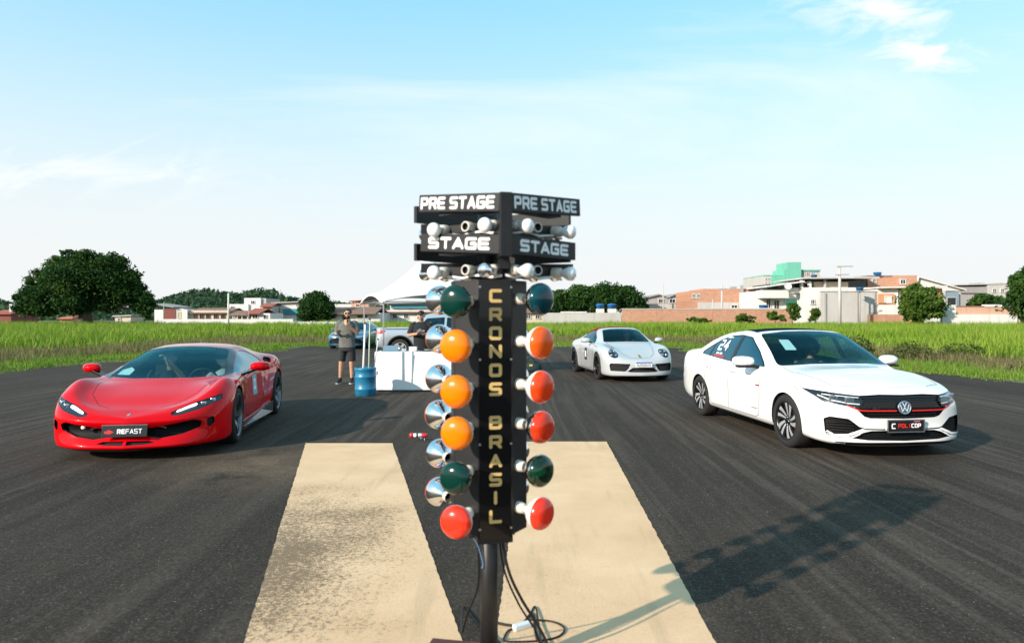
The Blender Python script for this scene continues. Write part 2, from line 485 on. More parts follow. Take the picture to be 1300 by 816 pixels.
def asphalt_mat():
    m, t, p = mat_new('asphalt'); g = NT(t)
    tc = g.n('ShaderNodeTexCoord').outputs['Object']
    sx = g.n('ShaderNodeSeparateXYZ'); g.put(sx.inputs[0], tc)
    big = g.noise(tc, 0.22, 5, 0.55)
    mid = g.noise(tc, 1.6, 6, 0.6)
    grit = g.noise(tc, 58, 3, 0.85)
    grit2 = g.noise(tc, 24, 5, 0.85)
    base = g.ramp(big, [(0.32, (0.031, 0.0248, 0.0192)), (0.52, (0.052, 0.0415, 0.0318)), (0.70, (0.086, 0.068, 0.052))])
    # rubber laid down by launching cars: long soft streaks, each lane in its own direction
    def streak(ang, sc, seed, lo, hi, wob=0.5):
        w = g.mapping(tc, (seed, seed * 1.7, 0), (0, 0, ang), (sc, sc * 0.018, 1))
        wn = g.n('ShaderNodeVectorMath', operation='ADD'); g.put(wn.inputs[0], w)
        nz = g.n('ShaderNodeTexNoise'); g.put(nz.inputs['Vector'], g.mapping(tc, (seed, 0, 0), (0, 0, 0), (0.08, 0.03, 1)))
        sc2 = g.n('ShaderNodeVectorMath', operation='SCALE'); g.put(sc2.inputs[0], nz.outputs['Color']); sc2.inputs['Scale'].default_value = wob
        g.put(wn.inputs[1], sc2.outputs[0])
        return g.lin(g.noise(wn.outputs[0], 1.0, 6, 0.62), lo, hi)
    sl = streak(math.atan(0.05), 3.0, 3.1, 0.40, 0.62, 2.2)
    sl2 = streak(math.atan(0.12), 7.0, 9.4, 0.45, 0.62, 2.5)
    sr = streak(math.atan(0.04), 3.2, 5.3, 0.40, 0.62, 1.6)
    sr2 = streak(math.atan(-0.17), 8.5, 1.9, 0.45, 0.62, 1.5)
    side = g.lin(sx.outputs['X'], -1.6, 0.8)
    st = g.mix(side, sl, sr); st2 = g.mix(side, sl2, sr2)
    c = g.mix(g.math('MULTIPLY', st, 0.55), base, (0.022, 0.0175, 0.014))
    irr = g.lin(g.noise(g.mapping(tc, (7, 3, 0), (0, 0, 0), (0.5, 0.12, 1)), 1.0, 4, 0.6), 0.36, 0.64)
    c = g.mix(g.math('MULTIPLY', g.math('MULTIPLY', st2, irr), 0.60), c, (0.150, 0.120, 0.094))
    c = g.mix(g.math('MULTIPLY', g.lin(mid, 0.52, 0.72), 0.35), c, (0.034, 0.027, 0.021))
    # dusty tan patch swept beside the left strip
    d = g.n('ShaderNodeVectorMath', operation='DISTANCE'); g.put(d.inputs[0], g.mapping(tc, (0, 0, 0), (0, 0, 0), (0.85, 0.8, 1))); d.inputs[1].default_value = (-2.25, 5.85, 0)
    dust = g.math('MULTIPLY', g.lin(g.math('ADD', d.outputs['Value'], g.math('MULTIPLY', mid, 1.1)), 1.7, 0.6), g.lin(mid, 0.34, 0.58))
    c = g.mix(g.math('MULTIPLY', dust, 0.75), c, (0.24, 0.165, 0.105))
    # stone grains and pale grit
    c = g.mix(g.lin(grit2, 0.36, 0.60), g.mix(0.6, c, (0.014, 0.011, 0.009)), c)
    c = g.mix(g.math('MULTIPLY', g.lin(grit, 0.50, 0.70), 0.50), c, (0.165, 0.14, 0.118))
    vor = g.n('ShaderNodeTexVoronoi'); g.put(vor.inputs['Vector'], tc); vor.inputs['Scale'].default_value = 42
    c = g.mix(g.math('MULTIPLY', g.lin(vor.outputs['Distance'], 0.20, 0.10), g.lin(g.noise(tc, 9, 3), 0.50, 0.66)), c, (0.32, 0.29, 0.25))
    g.put(p.inputs['Base Color'], c)
    p.inputs['Roughness'].default_value = 0.86
    p.inputs['Specular IOR Level'].default_value = 0.10
    b = g.n('ShaderNodeBump'); b.inputs['Strength'].default_value = 0.7; b.inputs['Distance'].default_value = 0.006
    h = g.math('ADD', g.math('MULTIPLY', grit, 0.6), g.math('MULTIPLY', grit2, 1.0))
    g.put(b.inputs['Height'], h); g.put(p.inputs['Normal'], b.outputs[0])
    return m

def strip_mat(wx, wy, wear):
    """tan painted strip, worn down to the stone in one patch"""
    m, t, p = mat_new('tan_paint'); g = NT(t)
    tc = g.n('ShaderNodeTexCoord').outputs['Object']
    n1 = g.noise(tc, 1.3, 6, 0.6); n2 = g.noise(tc, 36, 5, 0.8); n3 = g.noise(tc, 130, 3, 0.7)
    c = g.ramp(n1, [(0.3, (0.62, 0.405, 0.235)), (0.6, (0.73, 0.50, 0.305)), (0.8, (0.79, 0.57, 0.37))])
    d = g.n('ShaderNodeVectorMath', operation='DISTANCE'); g.put(d.inputs[0], g.mapping(tc, (0, 0, 0), (0, 0, 0), (1, 0.55, 1)))
    d.inputs[1].default_value = (wx, wy * 0.55, 0)
    far = g.math('ADD', d.outputs['Value'], g.math('MULTIPLY', g.math('SUBTRACT', n1, 0.5), 1.6))
    w = g.math('MULTIPLY', g.lin(far, 1.75, 0.1), wear)
    th = g.math('ADD', g.math('MULTIPLY', w, 0.27), 0.30)
    chips = g.lin(g.math('SUBTRACT', th, g.math('ADD', g.math('MULTIPLY', n2, 0.55), g.math('MULTIPLY', n3, 0.45))), -0.018, 0.022)
    chips = g.math('MULTIPLY', chips, g.lin(w, -0.02, 0.12))
    c = g.mix(g.math('MULTIPLY', chips, 0.78), c, (0.075, 0.054, 0.036))
    tyre = g.noise(g.mapping(tc, (2, 5, 0), (0, 0, R(3)), (5, 0.5, 1)), 1.0, 5, 0.6)
    c = g.mix(g.math('MULTIPLY', g.lin(tyre, 0.56, 0.74), 0.38), c, (0.30, 0.22, 0.14))
    spots = g.noise(tc, 14, 5, 0.8, 0.6)
    c = g.mix(g.math('MULTIPLY', g.lin(spots, 0.66, 0.74), 0.6), c, (0.11, 0.08, 0.05))
    grit = g.noise(tc, 150, 2, 0.7)
    c = g.mix(g.math('MULTIPLY', g.lin(grit, 0.5, 0.68), 0.25), c, (0.28, 0.20, 0.12))
    g.put(p.inputs['Base Color'], c); p.inputs['Roughness'].default_value = 0.85
    p.inputs['Specular IOR Level'].default_value = 0.2
    b = g.n('ShaderNodeBump'); b.inputs['Strength'].default_value = 0.5; b.inputs['Distance'].default_value = 0.004
    g.put(b.inputs['Height'], g.math('ADD', n3, g.math('MULTIPLY', n2, 1.5))); g.put(p.inputs['Normal'], b.outputs[0])
    return m

o = MB().add([(-2500, -600, 0), (2500, -600, 0), (2500, 3000, 0), (-2500, 3000, 0)], [(0, 1, 2, 3)]).build('ground', ground_mat())
tag(o, kind='structure')
def left_edge(y): return -14.9 + (y - 20.1) * 0.31 if y < 33 else -10.9
def right_edge(y): return 12.1 - (y - 16.4) * 0.23
FAR_Y = 36.3
def wob(t): return 0.22 * math.sin(t * 1.3) + 0.13 * math.sin(t * 3.7 + 1) + 0.08 * math.sin(t * 8.1)
pts = []
ys = np.linspace(-60, FAR_Y - 0.5, 130)
pts += [(left_edge(y) + wob(y), y) for y in ys]
pts += [(x, FAR_Y + wob(x + 40) * 0.9) for x in np.linspace(left_edge(FAR_Y) + 0.6, right_edge(FAR_Y) - 0.6, 40)]
pts += [(right_edge(y) + wob(y + 17), y) for y in ys[::-1]]
o = MB().add([(x, y, 0.004) for x, y in pts], [tuple(range(len(pts)))[::-1]]).build('runway', asphalt_mat())
tag(o, kind='structure')

def strip(name, a0, a1, b0, b1, m):
    """jagged-edged painted strip from near edge a0-b0 to far edge a1-b1"""
    n = 220
    def side(p, q, s):
        out = []
        for i in range(n + 1):
            f = i / n
            j = s * (0.001 * math.sin(i * 1.1) + 0.0035 * random.uniform(-1, 1))
            out.append((p[0] + (q[0] - p[0]) * f + j, p[1] + (q[1] - p[1]) * f, 0.008))
        return out
    l = side(a0, a1, 1); r = side(b0, b1, 1)
    return MB().add(l + r, [(i, n + 1 + i, n + 2 + i, i + 1) for i in range(n)]).build(name, m)
L0 = Vector((-1.294, 3.35)); L1 = Vector((-2.555, 8.58)); LR0 = Vector((-0.24, 3.35)); LR1 = Vector((-1.482, 8.58))
ext = lambda a, b, y: tuple(a + (b - a) * ((y - a.y) / (b.y - a.y)))
o = strip('painted_strip', ext(L0, L1, 0.6), tuple(L1), ext(LR0, LR1, 0.6), tuple(LR1), strip_mat(-1.62, 4.55, 1.0))
tag(o, kind='structure')
Q0 = Vector((-0.08, 3.35)); Q1 = Vector((0.125, 8.69)); QR0 = Vector((0.982, 3.35)); QR1 = Vector((1.185, 8.69))
o = strip('painted_strip', ext(Q0, Q1, 0.6), tuple(Q1), ext(QR0, QR1, 0.6), tuple(QR1), strip_mat(-0.3, 3.1, 0.55))
tag(o, kind='structure')

# ---------------------------------------------------------------- grass
def grass_mat(name, stops, tip, dry):
    m, t, p = mat_new(name); g = NT(t)
    tc = g.n('ShaderNodeTexCoord').outputs['Object']
    geo = g.n('ShaderNodeNewGeometry')
    n = g.noise(tc, 0.16, 5, 0.75)
    r = geo.outputs['Random Per Island']
    f = g.math('ADD', g.math('MULTIPLY', n, 0.75), g.math('MULTIPLY', r, 0.32))
    c = g.ramp(f, stops)
    c = g.mix(g.lin(r, 0.86, 0.98), c, dry)
    g.put(p.inputs['Base Color'], c); p.inputs['Roughness'].default_value = 0.6
    p.inputs['Specular IOR Level'].default_value = 0.25
    tr = g.n('ShaderNodeBsdfTranslucent'); g.put(tr.inputs[0], g.mix(0.5, c, tip))
    mx = g.n('ShaderNodeMixShader'); mx.inputs[0].default_value = 0.35
    out = t.nodes['Material Output']
    g.put(mx.inputs[1], p.outputs[0]); g.put(mx.inputs[2], tr.outputs[0]); g.put(out.inputs[0], mx.outputs[0])
    return m
M_TALL = grass_mat('tall_grass', [(0.30, (0.060, 0.130, 0.010)), (0.48, (0.18, 0.300, 0.022)), (0.62, (0.27, 0.40, 0.040)), (0.80, (0.32, 0.35, 0.08))], (0.15, 0.26, 0.02), (0.22, 0.21, 0.07))
M_SHORT = grass_mat('verge_grass', [(0.25, (0.07, 0.15, 0.012)), (0.5, (0.14, 0.26, 0.022)), (0.75, (0.22, 0.31, 0.045))], (0.16, 0.26, 0.03), (0.25, 0.21, 0.09))
M_DRY = grass_mat('dry_grass', [(0.25, (0.10, 0.085, 0.045)), (0.5, (0.20, 0.17, 0.075)), (0.7, (0.17, 0.21, 0.05))], (0.18, 0.18, 0.06), (0.30, 0.25, 0.14))

def blades(name, mat, X, Y, H, W, lean=0.35):
    n = len(X)
    a = RNG.uniform(0, 2 * np.pi, n); la = RNG.uniform(0, 2 * np.pi, n); L = RNG.uniform(0.05, lean, n) * H
    dx, dy = np.cos(a) * W / 2, np.sin(a) * W / 2
    V = np.empty((n, 5, 3), np.float32)
    mx, my = X + np.cos(la) * L * 0.35, Y + np.sin(la) * L * 0.35
    V[:, 0] = np.stack([X - dx, Y - dy, np.zeros(n)], 1); V[:, 1] = np.stack([X + dx, Y + dy, np.zeros(n)], 1)
    V[:, 2] = np.stack([mx - dx * .75, my - dy * .75, H * 0.6], 1); V[:, 3] = np.stack([mx + dx * .75, my + dy * .75, H * 0.6], 1)
    V[:, 4] = np.stack([X + np.cos(la) * L, Y + np.sin(la) * L, H], 1)
    b = np.arange(n) * 5
    F = np.concatenate([np.stack([b, b + 1, b + 3], 1), np.stack([b, b + 3, b + 2], 1), np.stack([b + 2, b + 3, b + 4], 1)])
    return np_mesh(name, V.reshape(-1, 3), F, mat)

def lump(x, y):
    return 0.5 + 0.5 * (np.sin(x * 0.9 + 2 * np.sin(y * 0.4)) * np.sin(y * 0.8 + np.sin(x * 0.5)) * 0.6 + np.sin(x * 2.7 + y) * 0.25 + np.sin(x * 0.21 - 1.3) * 0.3)
LE = np.vectorize(left_edge); RE = np.vectorize(right_edge)
def edge_dist(X, Y):
    """metres outside the runway (negative on it)"""
    dl = (LE(np.minimum(Y, 60)) - X) * 0.955; dr = (X - RE(np.minimum(Y, 60))) * 0.975; df = Y - FAR_Y
    return np.maximum(np.maximum(dl, dr), df)
def scatter(n, x0, x1, y0, y1, d0, d1, bias=1.0):
    X = RNG.uniform(x0, x1, n); Y = y0 + (y1 - y0) * RNG.uniform(0, 1, n) ** bias
    d = edge_dist(X, Y) + 0.5 * np.sin(X * 0.7 + Y * 0.9) + 0.25 * np.sin(X * 2.1 - Y * 1.7)
    vis = (np.abs(X) < Y * 0.80 + 3)
    k = (d > d0) & (d < d1) & vis
    return X[k], Y[k], d[k]
# short green verge along the tarmac
X, Y, d = scatter(900000, -40, 34, 12, 45, -0.7, 4.2)
k = RNG.uniform(0, 1, len(X)) < np.clip(1.15 - d / 4.4, 0.1, 1) * np.clip((d + 0.75) / 1.0, 0.06, 0.9)
X, Y, d = X[k], Y[k], d[k]
H = (0.07 + 0.16 * RNG.uniform(0, 1, len(X)) ** 2) * (0.6 + 0.8 * lump(X * 2, Y * 2)) * np.clip((d + 0.4) / 0.8, 0.3, 1)
tag(blades('verge_grass', M_SHORT, X, Y, H, RNG.uniform(0.015, 0.03, len(X)), 0.8), 'short bright green grass along the edge of the tarmac', 'grass', kind='stuff')
# dry brownish band behind it
X, Y, d = scatter(900000, -46, 44, 13, 50, 2.4, 9.5)
k = RNG.uniform(0, 1, len(X)) < np.clip(np.minimum((d - 2.2) / 2.0, (9.8 - d) / 2.5), 0, 1) * 0.6
X, Y, d = X[k], Y[k], d[k]
H = (0.14 + 0.32 * RNG.uniform(0, 1, len(X)) ** 1.5) * (0.5 + 0.9 * lump(X * 1.4 + 3, Y * 1.4))
tag(blades('dry_grass', M_DRY, X, Y, H, RNG.uniform(0.015, 0.035, len(X)), 0.7), 'dry straw coloured grass between the green verge and the tall grass', 'grass', kind='stuff')
# tall green field grass
X, Y, d = scatter(1100000, -75, 75, 18, 82, 6.0, 200, 1.25)
k = RNG.uniform(0, 1, len(X)) < np.clip((d - 6.0) / 3.0, 0, 1) * np.where(d < 12, 0.8, np.where(Y > 55, 0.35, 0.45))
X, Y, d = X[k], Y[k], d[k]
H = (0.55 + 0.55 * RNG.uniform(0, 1, len(X))) * (0.72 + 0.5 * lump(X, Y)) * np.clip(0.40 + (d - 6.0) / 9, 0.4, 1.0)
tag(blades('tall_grass', M_TALL, X, Y, H, RNG.uniform(0.03, 0.07, len(X)), 0.55), 'tall bright green field grass swaying in front of the houses', 'grass', kind='stuff')

# leafy weed clumps and low scrub that stand out of the dry band on the right
M_WEED = grass_mat('weed_leaves', [(0.3, (0.03, 0.055, 0.012)), (0.7, (0.075, 0.10, 0.025))], (0.1, 0.14, 0.02), (0.16, 0.13, 0.05))
def weed(x, y, h, r, n, label):
    a = RNG.uniform(0, 2 * np.pi, n); q = np.sqrt(RNG.uniform(0, 1, n)) * r
    Z = RNG.uniform(0.05, 1, n) * h * np.sqrt(np.clip(1 - (q / r) ** 2, 0.05, 1))
    C = np.stack([np.cos(a) * q, np.sin(a) * q, Z], 1)
    s = RNG.uniform(0.03, 0.08, n)[:, None]
    u = RNG.normal(size=(n, 3)); u /= np.linalg.norm(u, axis=1)[:, None]
    v = np.cross(u, RNG.normal(size=(n, 3))); v /= np.linalg.norm(v, axis=1)[:, None]
    V = np.stack([C - u * s, C + v * s * .5, C + u * s, C - v * s * .5], 1).reshape(-1, 3)
    b = np.arange(n) * 4
    o = np_mesh('weed_plant', V, np.stack([b, b + 1, b + 2, b + 3], 1), M_WEED)
    o.location = (x, y, 0)
    st = MB()
    for i in range(7):
        t = random.uniform(0, 6.28); q = random.uniform(0.2, 0.8) * r
        st.tube([(0, 0, 0), (math.cos(t) * q * .5, math.sin(t) * q * .5, h * .5), (math.cos(t) * q, math.sin(t) * q, h * .9)], [0.012, 0.008, 0.004], 5)
    st.build('stem', M_WEED, o)
    return tag(o, label, 'weed', 'weeds standing in the dry grass')
weed(12.0, 24.0, 0.95, 0.55, 900, 'dark bushy weed in the dry grass above the white sedan bonnet')
weed(14.2, 24.6, 0.7, 0.8, 900, 'low spreading weed in the dry grass, right of the dark bushy one')
weed(16.6, 25.6, 0.6, 0.9, 800, 'broad low weed in dry grass nearest the right picture edge')
# ---------------------------------------------------------------- starting light tower ("christmas tree")
TW = thing('starting_light_tower', 'black drag race starting light tower with gold letters, signs and round coloured lamps', 'light tower', (-0.10, 3.01, 0), R(13))
M_SHEET = M_plain('black_sheet_metal', (0.011, 0.011, 0.012), 0.46, noise=0.3, nscale=9, bump=0.04, bscale=30, spec=0.4)
M_GOLD = M_plain('gold_vinyl', (0.62, 0.43, 0.16), 0.4)
M_SILVER = M_plain('lamp_silvering', (0.86, 0.86, 0.88), 0.05, 1.0)
M_FROST = M_plain('lamp_white_coat', (0.80, 0.77, 0.74), 0.3, coat=0.5)
M_BULBW = M_plain('clear_lamp_white', (0.85, 0.86, 0.87), 0.12, coat=1.0)
def lens_mat(name, col, rough=0.22, trans=0.0, noise=0.06):
    m = M_plain(name, col, rough, coat=0.35, spec=.3, noise=noise, nscale=14, coat_rough=0.10)
    p = m.node_tree.nodes['Principled BSDF']
    p.inputs['Transmission Weight'].default_value = trans
    p.inputs['Subsurface Weight'].default_value = 0.0
    return m
M_ORANGE = lens_mat('orange_lamp', (0.92, 0.195, 0.0))
M_AMBER = lens_mat('red_orange_lamp', (0.84, 0.105, 0.008))
M_REDL = lens_mat('red_lamp', (0.78, 0.035, 0.014))
M_REDC = lens_mat('clear_red_lamp', (0.86, 0.045, 0.008), 0.08, 0.25)
M_GREEN = lens_mat('green_lamp', (0.0005, 0.030, 0.022), 0.16)
M_TEAL = lens_mat('teal_lamp', (0.0005, 0.04, 0.055), 0.10)
M_GREENC = lens_mat('clear_green_lamp', (0.002, 0.07, 0.025), 0.06, 0.8)

# base and mast (built in tower coordinates)
bm_ = MB(); bm_.box((-0.11, 0.02, 0.012 + 0.008), (0.46, 0.50, 0.024)); bp = bm_.build('base_plate', M_plain('rusty_brown_steel', (0.085, 0.022, 0.016), 0.7, noise=0.4, nscale=10), TW, bevel=0.003)
bp.rotation_euler = (0, 0, R(-24))
MB().cyl((0, 0, 0.02), (0, 0, 0.80), 0.039, n=20).build('mast', M_SHEET, TW)
# eight sided column
P8 = [(-.072, -.135), (.072, -.135), (.158, -.047), (.158, .047), (.072, .135), (-.072, .135), (-.160, .047), (-.160, -.047)]
MB().prism(P8, 0.665, 1.73).build('column', M_SHEET, TW, bevel=0.006)
lp = MB(); lp.box((0, -0.1385, 1.195), (0.138, 0.006, 1.075)); lpo = lp.build('letter_panel', MT['black_gloss'], TW, bevel=0.002)
# lower lips
lip = MB(); lip.box((0, -0.10, 0.652), (0.15, 0.08, 0.03)); lip.box((0, 0.02, 0.655), (0.2, 0.18, 0.02)); lip.build('column_foot', M_SHEET, TW, bevel=0.003)
for x in (-0.066, 0.066):
    for z in (0.70, 1.05, 1.40, 1.70): MB().cyl((x, -0.140, z), (x, -0.144, z), 0.005, n=8).build('screw', MT['steel'], lpo)
gl = MB()
def px_z(y, d): return CAM_H - (y - 401) * d / 880
for ch, y in zip('CRONOSBRASIL', (375.4, 399, 423, 446, 470, 494, 536.5, 561, 585, 609, 632, 656)):
    zc = px_z(y, 2.865); w = 0.054 if ch != 'I' else 0.03
    M = Matrix.Translation((-w / 2, -0.1425, zc - 0.028)) @ Matrix.Rotation(R(90), 4, 'X')
    lettering(gl, ch, M, w, 0.056, 0.0135, 0, n=30)
gl.build('gold_lettering', M_GOLD, lpo)

def lamp(parent, base, axis, m_lens, m_back, s=1.0, name='lamp'):
    """reflector lamp: white socket, silvered bowl, coloured dome"""
    M = Vector(axis).to_track_quat('Z', 'Y').to_matrix().to_4x4(); M.translation = base
    S = Matrix.Diagonal((s, s, s, 1))
    o = MB().lathe([(0.0135, 0.030), (0.0145, 0.045), (0.019, 0.055), (0.034, 0.072), (0.051, 0.090), (0.0625, 0.108), (0.0668, 0.122), (0.067, 0.128)], 32, M @ S).build(name, m_back, parent)
    MB().lathe([(0.067, 0.128), (0.0665, 0.134), (0.064, 0.143), (0.058, 0.152), (0.048, 0.160), (0.034, 0.1655), (0.018, 0.168), (0.001, 0.1685)], 32, M @ S).build('lens', m_lens, o)
    MB().lathe([(0.024, 0.0), (0.024, 0.022), (0.021, 0.026), (0.021, 0.040), (0.017, 0.042), (0.014, 0.041)], 20, M @ S, cap=False).build('socket', MT['ceramic'], o)
    return o
def dirv(deg): return Vector((math.sin(R(deg)), -math.cos(R(deg)), 0))
FLY = (382, 438, 495, 547, 603, 658)
zs = [px_z(y, 2.80) for y in FLY]
FLM = (M_GREEN, M_ORANGE, M_ORANGE, M_ORANGE, M_GREEN, M_REDL)
FRM = (M_TEAL, M_AMBER, lens_mat('deep_orange_lamp', (0.84, 0.055, 0.006)), M_REDC, M_GREENC, M_REDL)
FRB = (M_SILVER, M_FROST, M_FROST, M_SILVER, M_SILVER, M_FROST)
for i, z in enumerate(zs):
    jig = random.uniform(-1.5, 1.5)
    lamp(TW, dirv(-45) * 0.148 + Vector((0, 0, z)), (dirv(-33 + jig) + Vector((0, 0, -0.02))), FLM[i], M_FROST if i not in (0, 4) else M_SILVER)
    lamp(TW, dirv(45) * 0.146 + Vector((0, 0, z + 0.012)), dirv(34 + jig) + Vector((0, 0, -0.03)), FRM[i], FRB[i])
    lamp(TW, dirv(-135) * 0.148 + Vector((-0.052, 0.0, z + 0.012)), dirv(-166 + jig), FLM[i], M_SILVER)
    lamp(TW, dirv(135) * 0.148 + Vector((0.02, 0, z + 0.012)), dirv(160 + jig), FRM[i], M_SILVER)

# head: centre mast, four sign boards per level, lamp rails (placed in world, stored in tower space)
TWI = (Matrix.Translation(TW.location) @ Matrix.Rotation(R(13), 4, 'Z')).inverted()
def tw(p): return TWI @ Vector(p)
MB().bar(tw((-0.028, 2.755, 1.815)), tw((-0.028, 2.755, 2.069)), 0.05, 0.05, up=(1, 0, 0)).build('corner_post', M_SHEET, TW, bevel=0.003)
MB().cyl((0, 0.02, 1.7), (0, 0.02, 2.05), 0.045, n=16).build('head_mast', M_SHEET, TW)
cross = MB()
for z in (1.96, 1.79):
    cross.bar(tw((-0.03, 2.78, z + 0.0)), tw((-0.13, 3.36, z)), 0.04, 0.04)
    cross.bar(tw((-0.40, 3.05, z)), tw((0.27, 3.10, z)), 0.04, 0.04)
cross.build('head_frame', M_SHEET, TW)
QL, DL = Vector((-0.052, 2.742, 0)), Vector((-0.819, 0.574, 0))
QR, DR = Vector((-0.003, 2.742, 0)), Vector((0.695, 0.719, 0))
NL, NR = Vector((-0.574, -0.819, 0)), Vector((0.719, -0.695, 0))
def board(q, d, n, L, z0, z1, text, lh, x0, lw, lst, lgap, tilt=0.0):
    up = Vector((0, 0, 1))
    Rm = Matrix((d, up, d.cross(up))).transposed().to_4x4()
    a = q + n * 0.0
    M = Matrix.Translation(a + up * z0) @ Rm @ Matrix.Rotation(tilt, 4, 'Z')
    out = 1 if (d.cross(up)).dot(n) > 0 else -1
    o = MB().box((L / 2, (z1 - z0) / 2, -out * 0.009), (L, z1 - z0, 0.018), TWI @ M).build('sign_board', M_SHEET, TW, bevel=0.002)
    if text:
        t = MB()
        # text runs left to right as read from outside
        if out > 0: Mt = M @ Matrix.Translation((x0, (z1 - z0 - lh) / 2, 0.0015))
        else: Mt = M @ Matrix.Translation((L - x0, (z1 - z0 - lh) / 2, -0.0015)) @ Matrix.Rotation(math.pi, 4, 'Y')
        lettering(t, text, TWI @ Mt, lw, lh, lst, lgap, 0, n=26)
        t.build('sign_lettering', MT['white_vinyl'], o)
    return o
board(QL, DL, NL, 0.43, 1.994, 2.068, 'PRE STAGE', 0.052, 0.012, 0.043, 0.0115, 0.0045, R(4.3))
board(QR, DR, NR, 0.44, 1.994, 2.068, 'PRE STAGE', 0.052, 0.018, 0.043, 0.0115, 0.0045, R(3.4))
board(QL, DL, NL, 0.42, 1.826, 1.902, 'STAGE', 0.050, 0.045, 0.060, 0.0125, 0.007, R(4.3))
board(QR, DR, NR, 0.405, 1.826, 1.902, 'STAGE', 0.050, 0.05, 0.056, 0.0125, 0.006, R(-0.3))
for z0, z1, tx, lw in ((1.994, 2.068, 'PRE STAGE', 0.043), (1.826, 1.902, 'STAGE', 0.058)):
    board(Vector((-0.438, 3.09, 0)), DR, -NR, 0.42, z0, z1, tx, 0.05, 0.02, lw, 0.0115, 0.005)
    board(Vector((0.272, 3.19, 0)), DL, -NL, 0.42, z0, z1, tx, 0.05, 0.02, lw, 0.0115, 0.005)
# closed undersides: boxes behind the front boards
bx = MB()
for z0 in (2.0, 1.832):
    for q, d, n in ((QL, DL, NL), (QR, DR, NR)):
        bx.bar(tw(q - n * 0.055 + d * 0.02 + Vector((0, 0, z0 + 0.02))), tw(q - n * 0.055 + d * 0.33 + Vector((0, 0, z0 + 0.02))), 0.07, 0.03)
bx.build('sign_housing', M_SHEET, TW)
rail = MB(); wire = MB()
for z in (1.950, 1.770):
    for q, d, n in ((QL, DL, NL), (QR, DR, NR)):
        rail.bar(tw(q - n * 0.085 + d * 0.0 + Vector((0, 0, z))), tw(q - n * 0.085 + d * 0.40 + Vector((0, 0, z))), 0.03, 0.035)
        wire = MB(); wire.tube([tw(q - n * 0.06 + d * (0.03 + 0.05 * k) + Vector((0, 0, z - 0.026 - 0.006 * math.sin(k * 1.9)))) for k in range(8)], 0.006, 6); wire.build('white_wire', MT['white_vinyl'], TW)
rail.build('lamp_rail', M_SHEET, TW)
def small_socket(parent, base, axis):
    M = Vector(axis).to_track_quat('Z', 'Y').to_matrix().to_4x4(); M.translation = base
    o = MB().lathe([(0.020, 0), (0.022, 0.02), (0.0225, 0.045), (0.020, 0.048), (0.0162, 0.0475), (0.0150, 0.010), (0.001, 0.009)], 20, M).build('empty_socket', MT['ceramic'], parent)
    MB().lathe([(0.0158, 0.0465), (0.0142, 0.030), (0.001, 0.0295)], 16, M).build('socket_shade', MT['dark_plastic'], o)  # dark cup stands in for the shade inside the empty socket
def small_lamp(parent, base, axis, m):
    M = Vector(axis).to_track_quat('Z', 'Y').to_matrix().to_4x4(); M.translation = base
    o = MB().lathe([(0.012, 0.04), (0.014, 0.05), (0.022, 0.062), (0.029, 0.078), (0.0305, 0.088), (0.029, 0.098), (0.022, 0.106), (0.012, 0.110), (0.001, 0.111)], 24, M).build('lamp', m, parent)
    MB().lathe([(0.020, 0), (0.022, 0.02), (0.0215, 0.04), (0.014, 0.045)], 18, M).build('socket', MT['ceramic'], o)
TWR = TWI.to_3x3()
for z in (1.950, 1.770):
    for q, d, n in ((QL, DL, NL), (QR, DR, NR)):
        b0 = q - n * 0.07 + Vector((0, 0, z))
        right = d is DR
        s = (0.06, 0.19, 0.33) if not right else (0.06, 0.20, 0.33)
        ax = (n + d * (0.25 if right else -0.05) + Vector((0, 0, -0.10))).normalized()
        for j, ss in enumerate(s):
            if j == 1: small_socket(TW, tw(b0 + d * ss), TWR @ (n + d * (-0.3 if right else 0)))
            else: small_lamp(TW, tw(b0 + d * ss), TWR @ ax, M_SILVER if (j == 0 and z < 1.9 and not right) else M_BULBW)
        # lamps of the two rear sides, seen from behind
    for q, d, n in ((Vector((-0.44, 3.10, 0)), DR, -NR), (Vector((0.255, 3.16, 0)), DL, -NL)):
        for ss in (0.08, 0.2, 0.33):
            small_lamp(TW, tw(q - n * 0.07 + d * ss + Vector((0, 0, z))), TWR @ n, M_SILVER)
rail2 = MB()
for z in (1.950, 1.770):
    for q, d, n in ((Vector((-0.44, 3.10, 0)), DR, -NR), (Vector((0.255, 3.16, 0)), DL, -NL)):
        rail2.bar(tw(q - n * 0.085 + d * 0.02 + Vector((0, 0, z))), tw(q - n * 0.085 + d * 0.40 + Vector((0, 0, z))), 0.03, 0.035)
rail2.build('lamp_rail', M_SHEET, TW)

# power cables hanging from the column and lying on the strip
def gnd(px, py, z=0.0):
    d = 880 * (CAM_H - z) / (py - 401)
    return Vector(((px - 650) / 880 * d, d, z))
def smooth_path(pts, n=8):
    pts = [Vector(p) for p in pts]; out = []
    for i in range(len(pts) - 1):
        p0, p1, p2, p3 = pts[max(i - 1, 0)], pts[i], pts[i + 1], pts[min(i + 2, len(pts) - 1)]
        for k in range(n):
            t = k / n
            out.append(0.5 * ((2 * p1) + (p2 - p0) * t + (2 * p0 - 5 * p1 + 4 * p2 - p3) * t * t + (3 * p1 - p0 - 3 * p2 + p3) * t ** 3))
    return out + [pts[-1]]
cab = MB()
cab.tube(smooth_path([(-0.05, 2.98, 0.68), (-0.02, 2.99, 0.50), (0.035, 3.02, 0.36), (0.115, 3.1, 0.20), (0.16, 3.2, 0.07), (0.12, 3.36, 0.020), gnd(676, 778, .016), gnd(661, 793, .016), gnd(640, 792, .016), gnd(628, 790, .016), gnd(622, 800, .016), gnd(634, 815, .016)]), 0.0065, 7)
